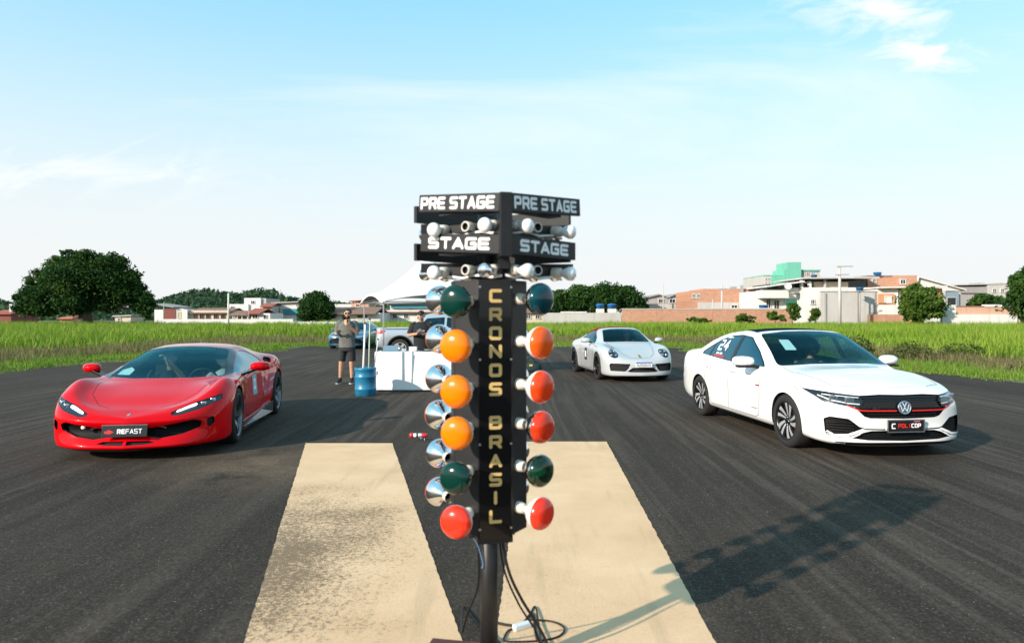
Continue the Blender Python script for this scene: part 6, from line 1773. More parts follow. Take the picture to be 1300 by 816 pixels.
remesh(C_, 'tee_shirt', M_TEE, man, .009, 3)
C_ = MB()
eloft(C_, [(0, 0, .95, .172, .122), (0, 0, .86, .188, .135), (0, 0, .76, .195, .13)])
cone(C_, (.098, 0, .80), (.118, -.015, .525), .105, .092); cone(C_, (-.098, 0, .80), (-.125, -.015, .525), .105, .092)
remesh(C_, 'shorts', M_SHORTS, man, .009, 3)
for sx, ax, ay in ((1, .115, -.02), (-1, -.165, .0)):
    s = MB(); cap(s, (ax, ay + .045, .055), (ax + sx * .012, ay - .06, .055), .044, .046); cap(s, (ax + sx * .01, ay - .06, .05), (ax + sx * .022, ay - .165, .042), .045, .036); cap(s, (ax, ay + .03, .06), (ax, ay + .02, .10), .042, .041)
    so = remesh(s, 'shoe', M_SHOE, man, .008, 2)
    s = MB(); s.prism(rpoly([(ax - .046, ay + .085), (ax + .046, ay + .085), (ax + .055 + sx * .02, ay - .12), (ax + .03 + sx * .022, ay - .20), (ax - .03 + sx * .022, ay - .20), (ax - .05 + sx * .01, ay - .12)], .03), .0, .026); s.build('sole', M_SOLE, so, bevel=.004)
    s = MB(); s.cyl((ax, ay + .02, .09), (ax * .98, ay + .02, .135), .043, .042, 14); s.build('sock', MT['black'], so)
s = MB(); s.ball((0, -.016, .040), (.083, .098, .082), 20, 12, 0, HM); h_ = remesh(s, 'hair', MT['hair'], man, .008, 2)
# trim the cap of hair so that the face stays bare
bmh = bmesh.new(); bmh.from_mesh(h_.data)
bmesh.ops.delete(bmh, geom=[v for v in bmh.verts if (HM.inverted() @ v.co).z < .010 or ((HM.inverted() @ v.co).y > .050 and (HM.inverted() @ v.co).z < .072)], context='VERTS')
bmh.to_mesh(h_.data); bmh.free()
s = MB(); s.ball((0, .032, -.072), (.056, .064, .046), 16, 10, 0, HM); remesh(s, 'beard', MT['hair'], man, .006, 1)
s = MB()
for sx in (-1, 1): s.ball((sx * .034, .093, .016), (.029, .011, .021), 14, 8, 0, HM); s.bar(HM @ Vector((sx * .062, .085, .022)), HM @ Vector((sx * .082, -.01, .018)), .005, .008)
s.bar(HM @ Vector((-.012, .102, .022)), HM @ Vector((.012, .102, .022)), .006, .006); s.build('sunglasses', MT['black_gloss'], man)
ph = MB(); ph.bar((.055, -.165, 1.44), (-.035, -.20, 1.55), .07, .012, 0, (0, -1, .3)); o = ph.build('phone', MT['black_gloss'], None, bevel=.004); o.location = man.location
tag(o, 'black phone held to the mouth of the man in shorts', 'phone')
ph = MB(); ph.bar((-.16, -.275, 1.17), (-.09, -.30, 1.25), .065, .012, 0, (0, -1, .3)); o = ph.build('radio', MT['dark_plastic'], None, bevel=.004); o.location = man.location
tag(o, 'small dark radio in the lower hand of the man in shorts', 'radio')

# person in cap behind the table
p2 = thing('person', 'person in a black cap and black t-shirt looking down at a phone behind the table', 'person', (-2.11, 16.15, 0), R(2))
B_ = MB()
HM = head(B_, (0, -.05, 1.585), Vector((-.12, -1, -.0)))
cap(B_, (0, .0, 1.41), (0, -.03, 1.53), .058, .054)
eloft(B_, [(0, 0, .86, .165, .11), (0, 0, 1.0, .15, .11), (0, 0, 1.15, .155, .115), (0, 0, 1.30, .185, .115), (0, 0, 1.39, .15, .09), (0, 0, 1.43, .07, .06)])
chain(B_, [(.205, 0, 1.385), (.275, -.02, 1.13), (.075, -.29, 1.17)], [.054, .045, .030])
chain(B_, [(-.205, 0, 1.385), (-.285, -.02, 1.13), (-.075, -.29, 1.17)], [.054, .045, .030])
hand(B_, (.075, -.29, 1.17), (-.75, -.35, .45), (-.3, .2, .9), .7, 1, -1); hand(B_, (-.075, -.29, 1.17), (.75, -.35, .45), (.3, .2, .9), .7, 1, 1)
for sx in (1, -1): chain(B_, [(sx * .09, 0, .88), (sx * .10, -.02, .49), (sx * .11, .02, .085)], [.085, .058, .036]); chain(B_, [(sx * .11, .03, .05), (sx * .13, -.13, .04)], [.036, .032])
remesh(B_, 'body', MT['skin'], p2, .0075, 3)
C_ = MB()
eloft(C_, [(0, 0, .80, .19, .135), (0, 0, .95, .185, .138), (0, 0, 1.08, .185, .142), (0, 0, 1.22, .208, .140), (0, 0, 1.34, .205, .122), (0, 0, 1.41, .135, .09), (0, 0, 1.445, .075, .066)])
for sx in (1, -1): cone(C_, (sx * .17, 0, 1.40), (sx * .268, -.015, 1.155), .082, .078); C_.ball((sx * .165, 0, 1.375), (.075, .08, .075), 14, 10)
ts = remesh(C_, 'tee_shirt', M_BLKTEE, p2, .009, 3)
s = MB(); s.box((.02, -.150, 1.235), (.13, .004, .03)); s.build('chest_print', M_plain('grey_print', (.30, .34, .36), .7), ts)
C_ = MB(); eloft(C_, [(0, 0, .97, .17, .12), (0, 0, .86, .185, .13), (0, 0, .78, .19, .125)])
for sx in (1, -1): cone(C_, (sx * .095, 0, .82), (sx * .11, .02, .08), .10, .062)
remesh(C_, 'trousers', M_plain('black_trousers', (.008, .009, .011), .85), p2, .009, 3)
for sx in (1, -1):
    s = MB(); cap(s, (sx * .11, .05, .05), (sx * .135, -.15, .042), .045, .038); remesh(s, 'shoe', M_SHOE, p2, .008, 2)
s = MB(); s.ball((0, -.012, .045), (.086, .102, .080), 20, 12, 0, HM); h_ = remesh(s, 'cap', MT['black'], p2, .008, 2)
bmh = bmesh.new(); bmh.from_mesh(h_.data)
bmesh.ops.delete(bmh, geom=[v for v in bmh.verts if (HM.inverted() @ v.co).z < .038], context='VERTS'); bmh.to_mesh(h_.data); bmh.free()
s = MB(); n = 14; vs = [HM @ Vector((.075 * math.cos(a), .055 + .11 * math.sin(a) * .9, .040 - .02 * math.sin(a))) for a in np.linspace(0, math.pi, n)]
s.add(vs + [v + Vector((0, 0, .008)) for v in vs], [tuple(range(n))[::-1], tuple(range(n, 2 * n))] + [(i, (i + 1) % n, n + (i + 1) % n, n + i) for i in range(n)]); s.build('cap_peak', MT['black'], h_)
ph = MB(); ph.bar((-.045, -.40, 1.245), (.045, -.40, 1.245), .075, .01, 0, (0, -.6, 1)); o = ph.build('phone', MT['steel'], None, bevel=.004); o.location = p2.location
tag(o, 'silver phone in both hands of the person wearing the cap', 'phone')

def seated(car, name_label, x, y, hip, hz, top_mat, helmet=None, hair=True, arms='wheel', wheel_pt=None, glove=None):
    """occupant in car coordinates, facing +x"""
    t = thing('person', name_label, 'person')
    t.matrix_world = car.matrix_basis.copy(); t.location = car.location; t.rotation_euler = car.rotation_euler
    B_ = MB(); hd = Vector((x - .16, y, hz)); HM = head(B_, hd, (1, 0, 0))
    sh = hz - .25
    cap(B_, (x - .20, y, sh + .02), (x - .175, y, hz - .08), .055, .052)
    chain(B_, [(x, y, hip + .10), (x - .10, y, (hip + sh) / 2), (x - .19, y, sh - .07)], [.14, .14, .13])
    wp = wheel_pt or (x + .38, y, sh - .12)
    for s_ in (1, -1):
        S_ = Vector((x - .19, y + s_ * .19, sh - .02)); W_ = Vector(wp) + Vector((0, s_ * .15, .03))
        if arms == 'phone' and s_ == 1: W_ = Vector((x + .12, y + .06, hz - .02))
        E_ = (S_ + W_) / 2 + Vector((-.02, s_ * .07, -.12))
        chain(B_, [S_, E_, W_], [.052, .042, .030]); hand(B_, W_, (W_ - E_).normalized() + Vector((0, -s_ * .2, .3)), (.2, -s_, -.3), .8, 1, s_)
        chain(B_, [(x + .02, y + s_ * .09, hip + .08), (x + .42, y + s_ * .12, hip + .20), (x + .62, y + s_ * .11, hip - .05)], [.085, .06, .045])
    remesh(B_, 'body', MT['skin'], t, .011, 3)
    C_ = MB(); chain(C_, [(x + .02, y, hip + .12), (x - .10, y, (hip + sh) / 2), (x - .19, y, sh - .06)], [.16, .16, .15])
    for s_ in (1, -1):
        S_ = Vector((x - .19, y + s_ * .17, sh - .03)); W_ = Vector(wp) + Vector((0, s_ * .15, .03)); 
        if arms == 'phone' and s_ == 1: W_ = Vector((x + .12, y + .06, hz - .02))
        E_ = (S_ + W_) / 2 + Vector((-.02, s_ * .07, -.12)); cone(C_, S_, E_, .075, .065)
    remesh(C_, 'tee_shirt', top_mat, t, .012, 3)
    if helmet:
        s = MB(); s.ball((0, 0, .0), (.125, .145, .14), 22, 14, 0, HM); ho = s.build('helmet', helmet, t)
        s = MB(); n = 12
        rows = [[HM @ Vector((.127 * math.sin(a), .147 * math.cos(a), z)) * 1 for a in np.linspace(-1.1, 1.1, n)] for z in (.045, -.025)]
        s.add(rows[0] + rows[1], [(i, i + 1, n + i + 1, n + i) for i in range(n - 1)], 0, True); s.build('visor', MT['black_gloss'], ho)
    elif hair:
        s = MB(); s.ball((0, -.016, .042), (.084, .099, .080), 18, 12, 0, HM); h_ = remesh(s, 'hair', MT['hair'], t, .010, 1)
        bmh = bmesh.new(); bmh.from_mesh(h_.data); I_ = HM.inverted()
        bmesh.ops.delete(bmh, geom=[v for v in bmh.verts if (I_ @ v.co).z < .012 or ((I_ @ v.co).y > .055 and (I_ @ v.co).z < .075)], context='VERTS'); bmh.to_mesh(h_.data); bmh.free()
    return t
bpy.context.view_layer.update()
seated(sport, 'driver of the red sports car in a grey helmet, hands on the wheel', -.16, .37, .28, .98, M_plain('pale_tee', (.35, .36, .36), .8), M_plain('grey_helmet', (.42, .43, .45), .3, coat=.6))
seated(sport, 'passenger of the red sports car in a dark shirt raising one hand', -.16, -.37, .28, .97, M_BLKTEE, None, True, 'phone')
seated(sedan, 'driver of the white sedan wearing a black helmet', -.18, .37, .40, 1.16, M_BLKTEE, M_plain('black_helmet', (.012, .012, .014), .25, coat=.8))
seated(road, 'driver of the pale roadster in a blue shirt', -.18, .36, .30, 1.06, M_plain('blue_shirt', (.01, .06, .32), .7), None, True)

# ---------------------------------------------------------------- timing table, tent, drum and the small things round them
tb = thing('timing_table', 'long table wrapped in a plain white sheet beside the blue drum', 'table', (-2.035, 14.75, 0))
m = MB(); m.box((0, 0, .80), (1.58, .62, .03)); m.build('table_top', MT['white_paint'], tb, bevel=.004)
for sx in (-1, 1):
    for sy in (-1, 1):
        m = MB(); m.cyl((sx * .74, sy * .26, 0), (sx * .74, sy * .26, .785), .014, n=10); m.build('leg', MT['steel'], tb)
m = MB(); n = 60; vs = []; 
path = [(.82, .33), (.82, -.33), (-.82, -.33), (-.82, .33)]
pp = []
for a, b in zip(path, path[1:]):
    k = int(math.dist(a, b) / .04)
    pp += [(a[0] + (b[0] - a[0]) * i / k, a[1] + (b[1] - a[1]) * i / k) for i in range(k)]
pp.append(path[-1])
for z in np.linspace(.835, .045, 12):
    for i, (x, y) in enumerate(pp):
        q = (0.835 - z) / .8; w_ = .006 * math.sin(i * .55) * q + .004 * math.sin(i * 1.9 + z * 6) * q
        vs.append((x * (1 + .004 * q), y - w_ - .004 * q, z))
L_ = len(pp); fs = [(r * L_ + i, r * L_ + i + 1, (r + 1) * L_ + i + 1, (r + 1) * L_ + i) for r in range(11) for i in range(L_ - 1)]
m.add(vs, fs, 0, True); m.build('front_sheet', M_plain('white_sheet', (.80, .80, .79), .7), tb)
m = MB(); m.box((0, 0, .824), (1.62, .64, .006)); m.build('top_sheet', bpy.data.materials['white_sheet'], tb, bevel=.002)
def on_table(o, lab, cat): tag(o, lab, cat)
m = MB(); m.prism([(-.20, -.10), (.20, -.10), (.20, .10), (-.20, .10)], 0, .01); m.prism([(-.16, -.07), (.16, -.07), (.07, .05), (-.07, .05)], .01, .12); o = m.build('sand_bag', M_plain('blue_grey_canvas', (.12, .22, .30), .8), None, (-2.58, 14.80, .828), bevel=.02); tag(o, 'blue grey canvas weight bag on the left end of the white table', 'bag')
m = MB(); m.box((0, 0, .045), (.16, .12, .09)); o = m.build('carton', MT['white_paint'], None, (-2.10, 14.72, .828), bevel=.006); m = MB(); m.box((0, 0, .093), (.165, .125, .012)); m.build('lid', MT['white_paint'], o, bevel=.003); tag(o, 'small white carton on the middle of the white table', 'box')
m = MB(); m.box((0, 0, .03), (.22, .16, .06)); o = m.build('timing_box', MT['dark_plastic'], None, (-1.78, 14.78, .828), bevel=.008)
m = MB(); m.box((0, -.082, .032), (.16, .006, .035)); m.build('display', M_plain('grey_display', (.2, .23, .22), .2), o); tag(o, 'dark timing box with a grey display on the white table', 'box')
m = MB(); m.tube(smooth_path([(-2.25, 14.6, .836), (-2.0, 14.62, .836), (-1.75, 14.66, .845), (-1.45, 14.60, .836)]), .006, 6); o = m.build('table_cable', MT['dark_plastic']); tag(o, 'dark cable lying along the front of the white table top', 'cable')

# tent
tn = thing('canopy_tent', 'white pop up canopy tent with a pointed roof behind the light tower', 'tent')
A = Vector((-3.15, 17.0, 0)); Bc = Vector((-4.2, 19.7, 0)); Dv = (Bc - A); Rv = Vector((Dv.y, -Dv.x, 0)); Cn = A + Rv; Dn = Bc + Rv; ctr = (A + Dn) / 2
def fz(u, v):
    q = max(abs(u), abs(v)); m_ = min(abs(u), abs(v)) / max(q, 1e-6); return 1.95 + 1.32 * (1 - q) ** 1.45 + .20 * q * (1 - m_ * m_)
n = 24; vs = []; fs = []
for i in range(n + 1):
    for j in range(n + 1):
        u, v = 2 * i / n - 1, 2 * j / n - 1
        p = ctr + Rv * u * .53 + Dv * v * .53; vs.append((p.x, p.y, fz(u, v)))
for i in range(n):
    for j in range(n): fs.append((i * (n + 1) + j, (i + 1) * (n + 1) + j, (i + 1) * (n + 1) + j + 1, i * (n + 1) + j + 1))
M_TENT = M_plain('white_tent_cloth', (.82, .82, .82), .7)
m = MB().add(vs, fs, 0, True); cn = m.build('canopy', M_TENT, tn); sd = cn.modifiers.new('t', 'SOLIDIFY'); sd.thickness = .004
m = MB()
for a, b in (((-1, -1), (1, -1)), ((1, -1), (1, 1)), ((1, 1), (-1, 1)), ((-1, 1), (-1, -1))):
    k = 16; vs = []
    for i in range(k + 1):
        t_ = i / k; u, v = a[0] + (b[0] - a[0]) * t_, a[1] + (b[1] - a[1]) * t_
        p = ctr + Rv * u * .532 + Dv * v * .532
        e_ = .20 * (1 - (2 * t_ - 1) ** 2); vs += [(p.x, p.y, 1.952 + e_), (p.x, p.y, 1.90 + e_)]
    m.add(vs, [(2 * i, 2 * i + 1, 2 * i + 3, 2 * i + 2) for i in range(k)], 0, True)
vo = m.build('valance', M_TENT, tn); sd = vo.modifiers.new('t', 'SOLIDIFY'); sd.thickness = .003
for c in (A, Bc, Cn, Dn):
    m = MB(); m.box((c.x, c.y, .98), (.034, .034, 1.94)); l_ = m.build('leg', MT['steel'], tn, bevel=.004)
    m = MB(); m.box((c.x, c.y, .006), (.16, .16, .012)); m.build('foot_plate', MT['steel'], l_)
m = MB()
for a, b in ((A, Cn), (A, Bc), (Bc, Dn), (Cn, Dn)):
    mid = (a + b) / 2
    for p, q in ((a, mid), (mid, b)):
        m.bar(p + Vector((0, 0, 1.93)), q + Vector((0, 0, 1.93)), .02, .03)
m.build('eave_frame', MT['steel'], tn)

# blue drum with poles standing in it
dr = thing('drum', 'blue ribbed plastic drum holding tall white poles beside the table', 'drum', (-2.91, 13.77, 0))
pf = [(.0, .0), (.19, .0), (.205, .015), (.206, .12), (.213, .13), (.213, .15), (.206, .16), (.206, .36), (.213, .37), (.213, .39), (.206, .40), (.206, .50), (.214, .515), (.214, .545), (.205, .56), (.198, .56), (.195, .10), (.0, .10)]
MB().lathe([(max(r, .001), z) for r, z in pf], 40).build('shell', M_plain('blue_drum', (.012, .16, .29), .4, noise=.25, nscale=5), dr)
for a in (.4, 3.5):
    m = MB(); m.tube([(.21 * math.cos(a) + .03 * math.cos(a) * k[0], .21 * math.sin(a) + .03 * math.sin(a) * k[0], k[1]) for k in ((0, .46), (1, .46), (1, .42), (0, .42))], .009, 8); m.build('handle', bpy.data.materials['blue_drum'], dr)
for dx, dy, lx, ly, L, r_, lab, c_ in ((-.07, .02, .05, .05, 1.42, .020, 'thick white pole leaning in the blue drum', (.75, .75, .73)), (.06, -.03, .03, .02, 1.50, .013, 'thin pale green pole standing in the blue drum', (.42, .52, .40)), (.11, .05, .12, .04, 1.10, .012, 'short white pole leaning right out of the blue drum', (.70, .71, .70))):
    m = MB(); m.cyl((dx, dy, .11), (dx + lx, dy + ly, L), r_, r_ * .9, 10)
    o = m.build('pole', M_plain('pole_paint', c_, .45), None, dr.location); tag(o, lab, 'pole', 'poles standing in the blue drum')
    m = MB(); m.cyl((dx + lx, dy + ly, L - .002), (dx + lx * 1.02, dy + ly, L + .03), r_ * 1.25, r_ * 1.1, 10); m.build('end_cap', MT['dark_plastic'], o)

# beam sensor lying by the start of the left strip
bs = thing('beam_sensor', 'small white start beam sensor with a red cap on a thin wire leg', 'sensor', (-1.17, 8.75, 0))
m = MB(); m.lathe([(.001, -.13), (.018, -.126), (.030, -.115), (.035, -.098), (.033, -.080), (.024, -.072)], 20, Matrix.Translation((0, 0, .075)) @ Matrix.Rotation(R(90), 4, 'Y')); m.build('red_cap', M_plain('sensor_red', (.50, .02, .035), .35), bs)
m = MB(); m.lathe([(.024, -.075), (.026, -.07), (.026, .03), (.022, .032)], 20, Matrix.Translation((0, 0, .075)) @ Matrix.Rotation(R(90), 4, 'Y')); tb_ = m.build('tube', MT['white_paint'], bs)
m = MB(); m.lathe([(.0275, -.035), (.0275, -.015)], 20, Matrix.Translation((0, 0, .075)) @ Matrix.Rotation(R(90), 4, 'Y')); m.build('black_band', MT['black'], tb_)
m = MB(); m.lathe([(.026, .03), (.028, .035), (.028, .10), (.02, .105), (.001, .105)], 20, Matrix.Translation((0, 0, .075)) @ Matrix.Rotation(R(90), 4, 'Y')); m.build('red_base', bpy.data.materials['sensor_red'], bs)
m = MB(); m.cyl((.02, 0, .0), (.02, 0, .055), .003, n=8); m.cyl((.07, .03, .0), (.06, 0, .055), .003, n=8); m.cyl((.07, -.03, 0), (.06, 0, .055), .003, n=8); m.build('wire_leg', MT['steel'], bs)

# folded bag beyond the tower on the right
bg = thing('duffel_bag', 'dark green duffel bag with a yellow tag on the asphalt behind the light tower', 'bag', (.53, 19.6, 0))
m = MB(); eloft(m, [(0, 0, 0, .28, .16), (0, 0, .08, .31, .18), (0, 0, .20, .29, .17), (0, 0, .30, .20, .10), (0, 0, .33, .08, .05)]); m.build('bag_body', M_plain('dark_green_cloth', (.008, .03, .032), .8, bump=.4, bscale=12), bg)
m = MB(); m.tube(smooth_path([(-.16, -.12, .22), (-.10, -.14, .36), (.06, -.12, .38), (.14, -.12, .22)]), .012, 8); m.build('strap', MT['dark_plastic'], bg)
m = MB(); m.box((.0, -.185, .20), (.09, .008, .05)); m.build('tag', M_plain('yellow_tag', (.6, .45, .08), .6), bg)
# ---------------------------------------------------------------- trees
def leaf_mat(name, a, b, c):
    m, t, p = mat_new(name); g = NT(t)
    geo = g.n('ShaderNodeNewGeometry'); tc = g.n('ShaderNodeTexCoord').outputs['Object']
    f = g.math('ADD', g.math('MULTIPLY', g.noise(tc, 0.45, 4), 0.8), g.math('MULTIPLY', geo.outputs['Random Per Island'], 0.25))
    col = g.ramp(f, [(0.3, a), (0.52, b), (0.75, c)])
    g.put(p.inputs['Base Color'], col); p.inputs['Roughness'].default_value = 0.55; p.inputs['Specular IOR Level'].default_value = 0.08
    tr = g.n('ShaderNodeBsdfTranslucent'); g.put(tr.inputs[0], col)
    mx = g.n('ShaderNodeMixShader'); mx.inputs[0].default_value = 0.25
    g.put(mx.inputs[1], p.outputs[0]); g.put(mx.inputs[2], tr.outputs[0]); g.put(t.nodes['Material Output'].inputs[0], mx.outputs[0])
    return m
LEAF = {'dark': leaf_mat('dark_leaves', (.013, .040, .012), (.028, .075, .018), (.065, .115, .022)),
        'mid': leaf_mat('mid_leaves', (.016, .045, .012), (.034, .085, .018), (.07, .13, .024)),
        'light': leaf_mat('light_leaves', (.035, .075, .014), (.07, .13, .02), (.12, .18, .035))}
M_BARK = M_plain('bark', (.09, .07, .05), .9, noise=.4, nscale=3, bump=.6, bscale=6)

def leaf_quads(C, s0, s1, n, flat=0.0):
    s = RNG.uniform(s0, s1, n)[:, None]
    u = RNG.normal(size=(n, 3)); u[:, 2] *= (1 - flat); u /= np.linalg.norm(u, axis=1)[:, None]
    v = np.cross(u, RNG.normal(size=(n, 3))); v /= np.linalg.norm(v, axis=1)[:, None]
    V = np.stack([C - u * s, C - v * s * .55 + u * s * .1, C + u * s, C + v * s * .55 + u * s * .1], 1).reshape(-1, 3)
    b = np.arange(n) * 4
    return V, np.stack([b, b + 1, b + 2, b + 3], 1)

def tree(name, label, X, Y, lobes, n, leaf, mat, trunk_r=0.3, group=None, kind_cat='tree', trunk_h=None):
    """lobes: (x, y, z, rx, ry, rz) about the trunk foot"""
    t = thing(name, label, kind_cat, (X, Y, 0), 0, group)
    L = np.array(lobes, float); w = (L[:, 3] * L[:, 4] * L[:, 5]) ** .67; w /= w.sum()
    # each lobe gets sub clumps so that the outline breaks up
    pts = []
    for (x, y, z, rx, ry, rz), f in zip(L, w):
        k = int(n * f); nc = max(6, int(k / 45))
        d = RNG.normal(size=(nc, 3)); d /= np.linalg.norm(d, axis=1)[:, None]
        r = RNG.uniform(.62, 1.06, nc)[:, None]
        cc = np.array([x, y, z]) + d * r * np.array([rx, ry, rz])
        cs = RNG.uniform(.13, .30, nc)[:, None] * min(rx, rz)
        i = RNG.integers(0, nc, k)
        pts.append(cc[i] + np.clip(RNG.normal(size=(k, 3)), -1.7, 1.7) * cs[i] * np.array([1.1, 1.1, .75]))
    C = np.concatenate(pts); C = C[C[:, 2] > .25]
    V, F = leaf_quads(C, leaf * .6, leaf * 1.3, len(C))
    np_mesh('crown', V, F, LEAF[mat], t)
    m = MB(); top = max(l[2] for l in lobes)
    th = trunk_h or top * .5
    m.tube([(0, 0, -.1), (.05, 0, th * .4), (.0, .05, th), (0, 0, top * .85)], [trunk_r * 1.25, trunk_r, trunk_r * .75, trunk_r * .2], 10)
    for (x, y, z, rx, ry, rz) in lobes:
        m.tube([(0, 0, th * .6), (x * .45, y * .45, th * .6 + (z - th * .6) * .55), (x * .9, y * .9, z)], [trunk_r * .5, trunk_r * .3, trunk_r * .1], 7)
    m.build('trunk', M_BARK, t)
    return t
def at(px, d): return (px - 650) / 880 * d
def zz_(py, d): return CAM_H + (401 - py) / 880 * d
def lobes_px(px0, d, items):
    """items: (px, py, rpx_x, rpx_y) in photo pixels at distance d -> lobes about px0"""
    k = d / 880; out = []
    for (x, y, rx, ry) in items:
        out.append(((x - px0) * k, RNG.uniform(-.35, .35) * rx * k, zz_(y, d), rx * k, rx * k, ry * k))
    return out

d = 74
tree('broad_tree', 'huge broad dark green tree standing in the field on the left', at(108, d), d, lobes_px(108, d,
    [(62, 372, 26, 18), (98, 356, 30, 24), (136, 352, 26, 22), (160, 368, 17, 16), (76, 341, 20, 15), (110, 331, 22, 12), (146, 336, 15, 12), (36, 388, 15, 11), (60, 390, 20, 10), (100, 384, 24, 14), (138, 382, 18, 13), (184, 391, 9, 13), (28, 378, 9, 8), (168, 352, 9, 9), (92, 325, 10, 7), (178, 376, 11, 12), (188, 386, 9, 10), (50, 354, 12, 11), (172, 386, 8, 9)]), 60000, .16, 'dark', .65, None, 'tree', 4.0)
d = 88
tree('round_tree', 'rounded dark tree rising above the white wall, left of the parked pickup', at(402, d), d, lobes_px(402, d, [(402, 388, 17, 15), (392, 396, 13, 11), (413, 396, 12, 11), (404, 378, 9, 8)]), 13000, .17, 'dark', .25)
d = 98
for px, it, n, lab, mt in (
    (705, [(703, 386, 13, 14), (698, 394, 10, 8), (712, 378, 9, 9)], 4000, 'leafy tree leftmost of the dense clump behind the pale roadster', 'mid'),
    (735, [(735, 380, 18, 15), (745, 370, 10, 8), (725, 390, 14, 10)], 6000, 'dense green tree behind two blue water tanks, second from left of its clump', 'mid'),
    (772, [(770, 378, 18, 16), (782, 370, 11, 8), (760, 388, 14, 12)], 6000, 'dark dense tree right behind the two blue water tanks', 'dark'),
    (803, [(800, 382, 14, 14), (808, 390, 12, 10), (795, 371, 9, 7)], 4500, 'dark tree at the right end of the clump, beside the grey roofed house', 'dark')):
    tree('dense_tree', lab, at(px, d), d, lobes_px(px, d, it), n * 2, .20, mt, .25, 'trees in the clump behind the roadster')
def palm(px, py, d, n, L, label, group='palm crowns over the tree clump'):
    t = thing('palm_tree', label, 'palm', (at(px, d), d, 0), 0, group); h = zz_(py, d)
    MB().tube([(0, 0, 0), (.15, 0, h * .5), (0, 0, h)], [.16, .12, .09], 8).build('trunk', M_BARK, t)
    m = MB()
    for k in range(n):
        a = 2 * math.pi * k / n + random.uniform(-.2, .2); e = random.uniform(.1, .9)
        prev = None
        for q in range(7):
            f = q / 6; r = L * f; z = h + L * (e * f - .9 * f * f)
            p = Vector((math.cos(a) * r, math.sin(a) * r, z)); sd = Vector((-math.sin(a), math.cos(a), 0)) * .28 * (1 - f * .85) * L / 2.2; dn = Vector((0, 0, -.16 * (1 - f)))
            cur = [p - sd + dn, p, p + sd + dn]
            if prev: m.add(prev + cur, [(0, 1, 4, 3), (1, 2, 5, 4)], 0, False)
            prev = cur
    m.build('crown', LEAF['mid'], t)
palm(733, 364, 103, 14, 2.2, 'palm with spreading fronds over the left part of the tree clump')
palm(765, 363, 103, 14, 2.2, 'palm with spreading fronds over the middle of the tree clump')
palm(790, 366, 103, 14, 2.2, 'palm with drooping fronds over the right part of the tree clump')
palm(706, 371, 103, 12, 2.0, 'palm crown low at the left end of the tree clump')
d = 70
tree('leafy_tree', 'bright leafy tree in front of the orange and white house', at(1168, d), d, lobes_px(1168, d, [(1168, 385, 22, 16), (1160, 372, 13, 10), (1178, 377, 14, 12), (1168, 397, 24, 10), (1150, 392, 9, 8)]), 6500, .19, 'light', .14)
d = 60
tree('leafy_tree', 'dark tree cut off by the right edge of the picture', at(1303, d), d, lobes_px(1303, d, [(1298, 372, 18, 20), (1310, 355, 20, 16), (1296, 356, 9, 10), (1312, 385, 24, 22)]), 7000, .17, 'mid', .16)
d = 92
tree('round_bush', 'round green bush in front of the long grey building on the right', at(1252, d), d, lobes_px(1252, d, [(1245, 381, 11, 8), (1260, 383, 13, 8), (1238, 388, 8, 6)]), 3500, .2, 'mid', .1, None, 'bush')
d = 72
for px, it, lab in ((945, [(940, 400, 11, 8), (952, 402, 9, 6)], 'low green shrub by the brick wall, left of the white house'), (985, [(982, 399, 10, 8), (993, 401, 7, 6)], 'low shrub at the right end of the long brick wall'), (1006, [(1006, 390, 9, 13), (1009, 400, 8, 8)], 'tall green shrub in front of the green gate'), (1036, [(1036, 395, 7, 10), (1032, 402, 6, 5)], 'thin shrub against the grey concrete wall'), (1215, [(1215, 398, 9, 7)], 'small shrub before the low pink wall'), (880, [(880, 404, 14, 5), (895, 404, 10, 4)], 'flat shrub under the long brick wall behind the roadster')):
    tree('shrub', lab, at(px, d), d, lobes_px(px, d, [(a_, b_ + 3, c_ * .72, e_ * .68) for a_, b_, c_, e_ in it]), 1500, .14, 'light', .06, 'shrubs along the field edge', 'shrub')

# ---------------------------------------------------------------- hills and far woods
def ridge(name, pts, d, depth, mat):
    vs = []; fs = []; n = 80
    xs = np.linspace(pts[0][0], pts[-1][0], n); ys = np.interp(xs, [p[0] for p in pts], [p[1] for p in pts])
    for i in range(n):
        h = max(0.2, zz_(ys[i], d) + .8 * math.sin(i * 1.7) * (ys[i] < 396))
        for q, f in ((-1, 0), (-.5, .55), (0, 1), (.5, .6), (1, 0)): vs.append((at(xs[i], d), d + q * depth, h * f - (f == 0) * .5))
    for i in range(n - 1):
        for q in range(4): fs.append((5 * i + q, 5 * (i + 1) + q, 5 * (i + 1) + q + 1, 5 * i + q + 1))
    o = MB().add(vs, fs, 0, True).build(name, mat); tag(o, kind='structure'); return xs, ys
M_HILL = M_plain('hill_ground', (.035, .06, .03), .95, noise=.4, nscale=.05)
LEAF['far'] = leaf_mat('far_leaves', (.022, .050, .030), (.040, .085, .042), (.075, .125, .055))
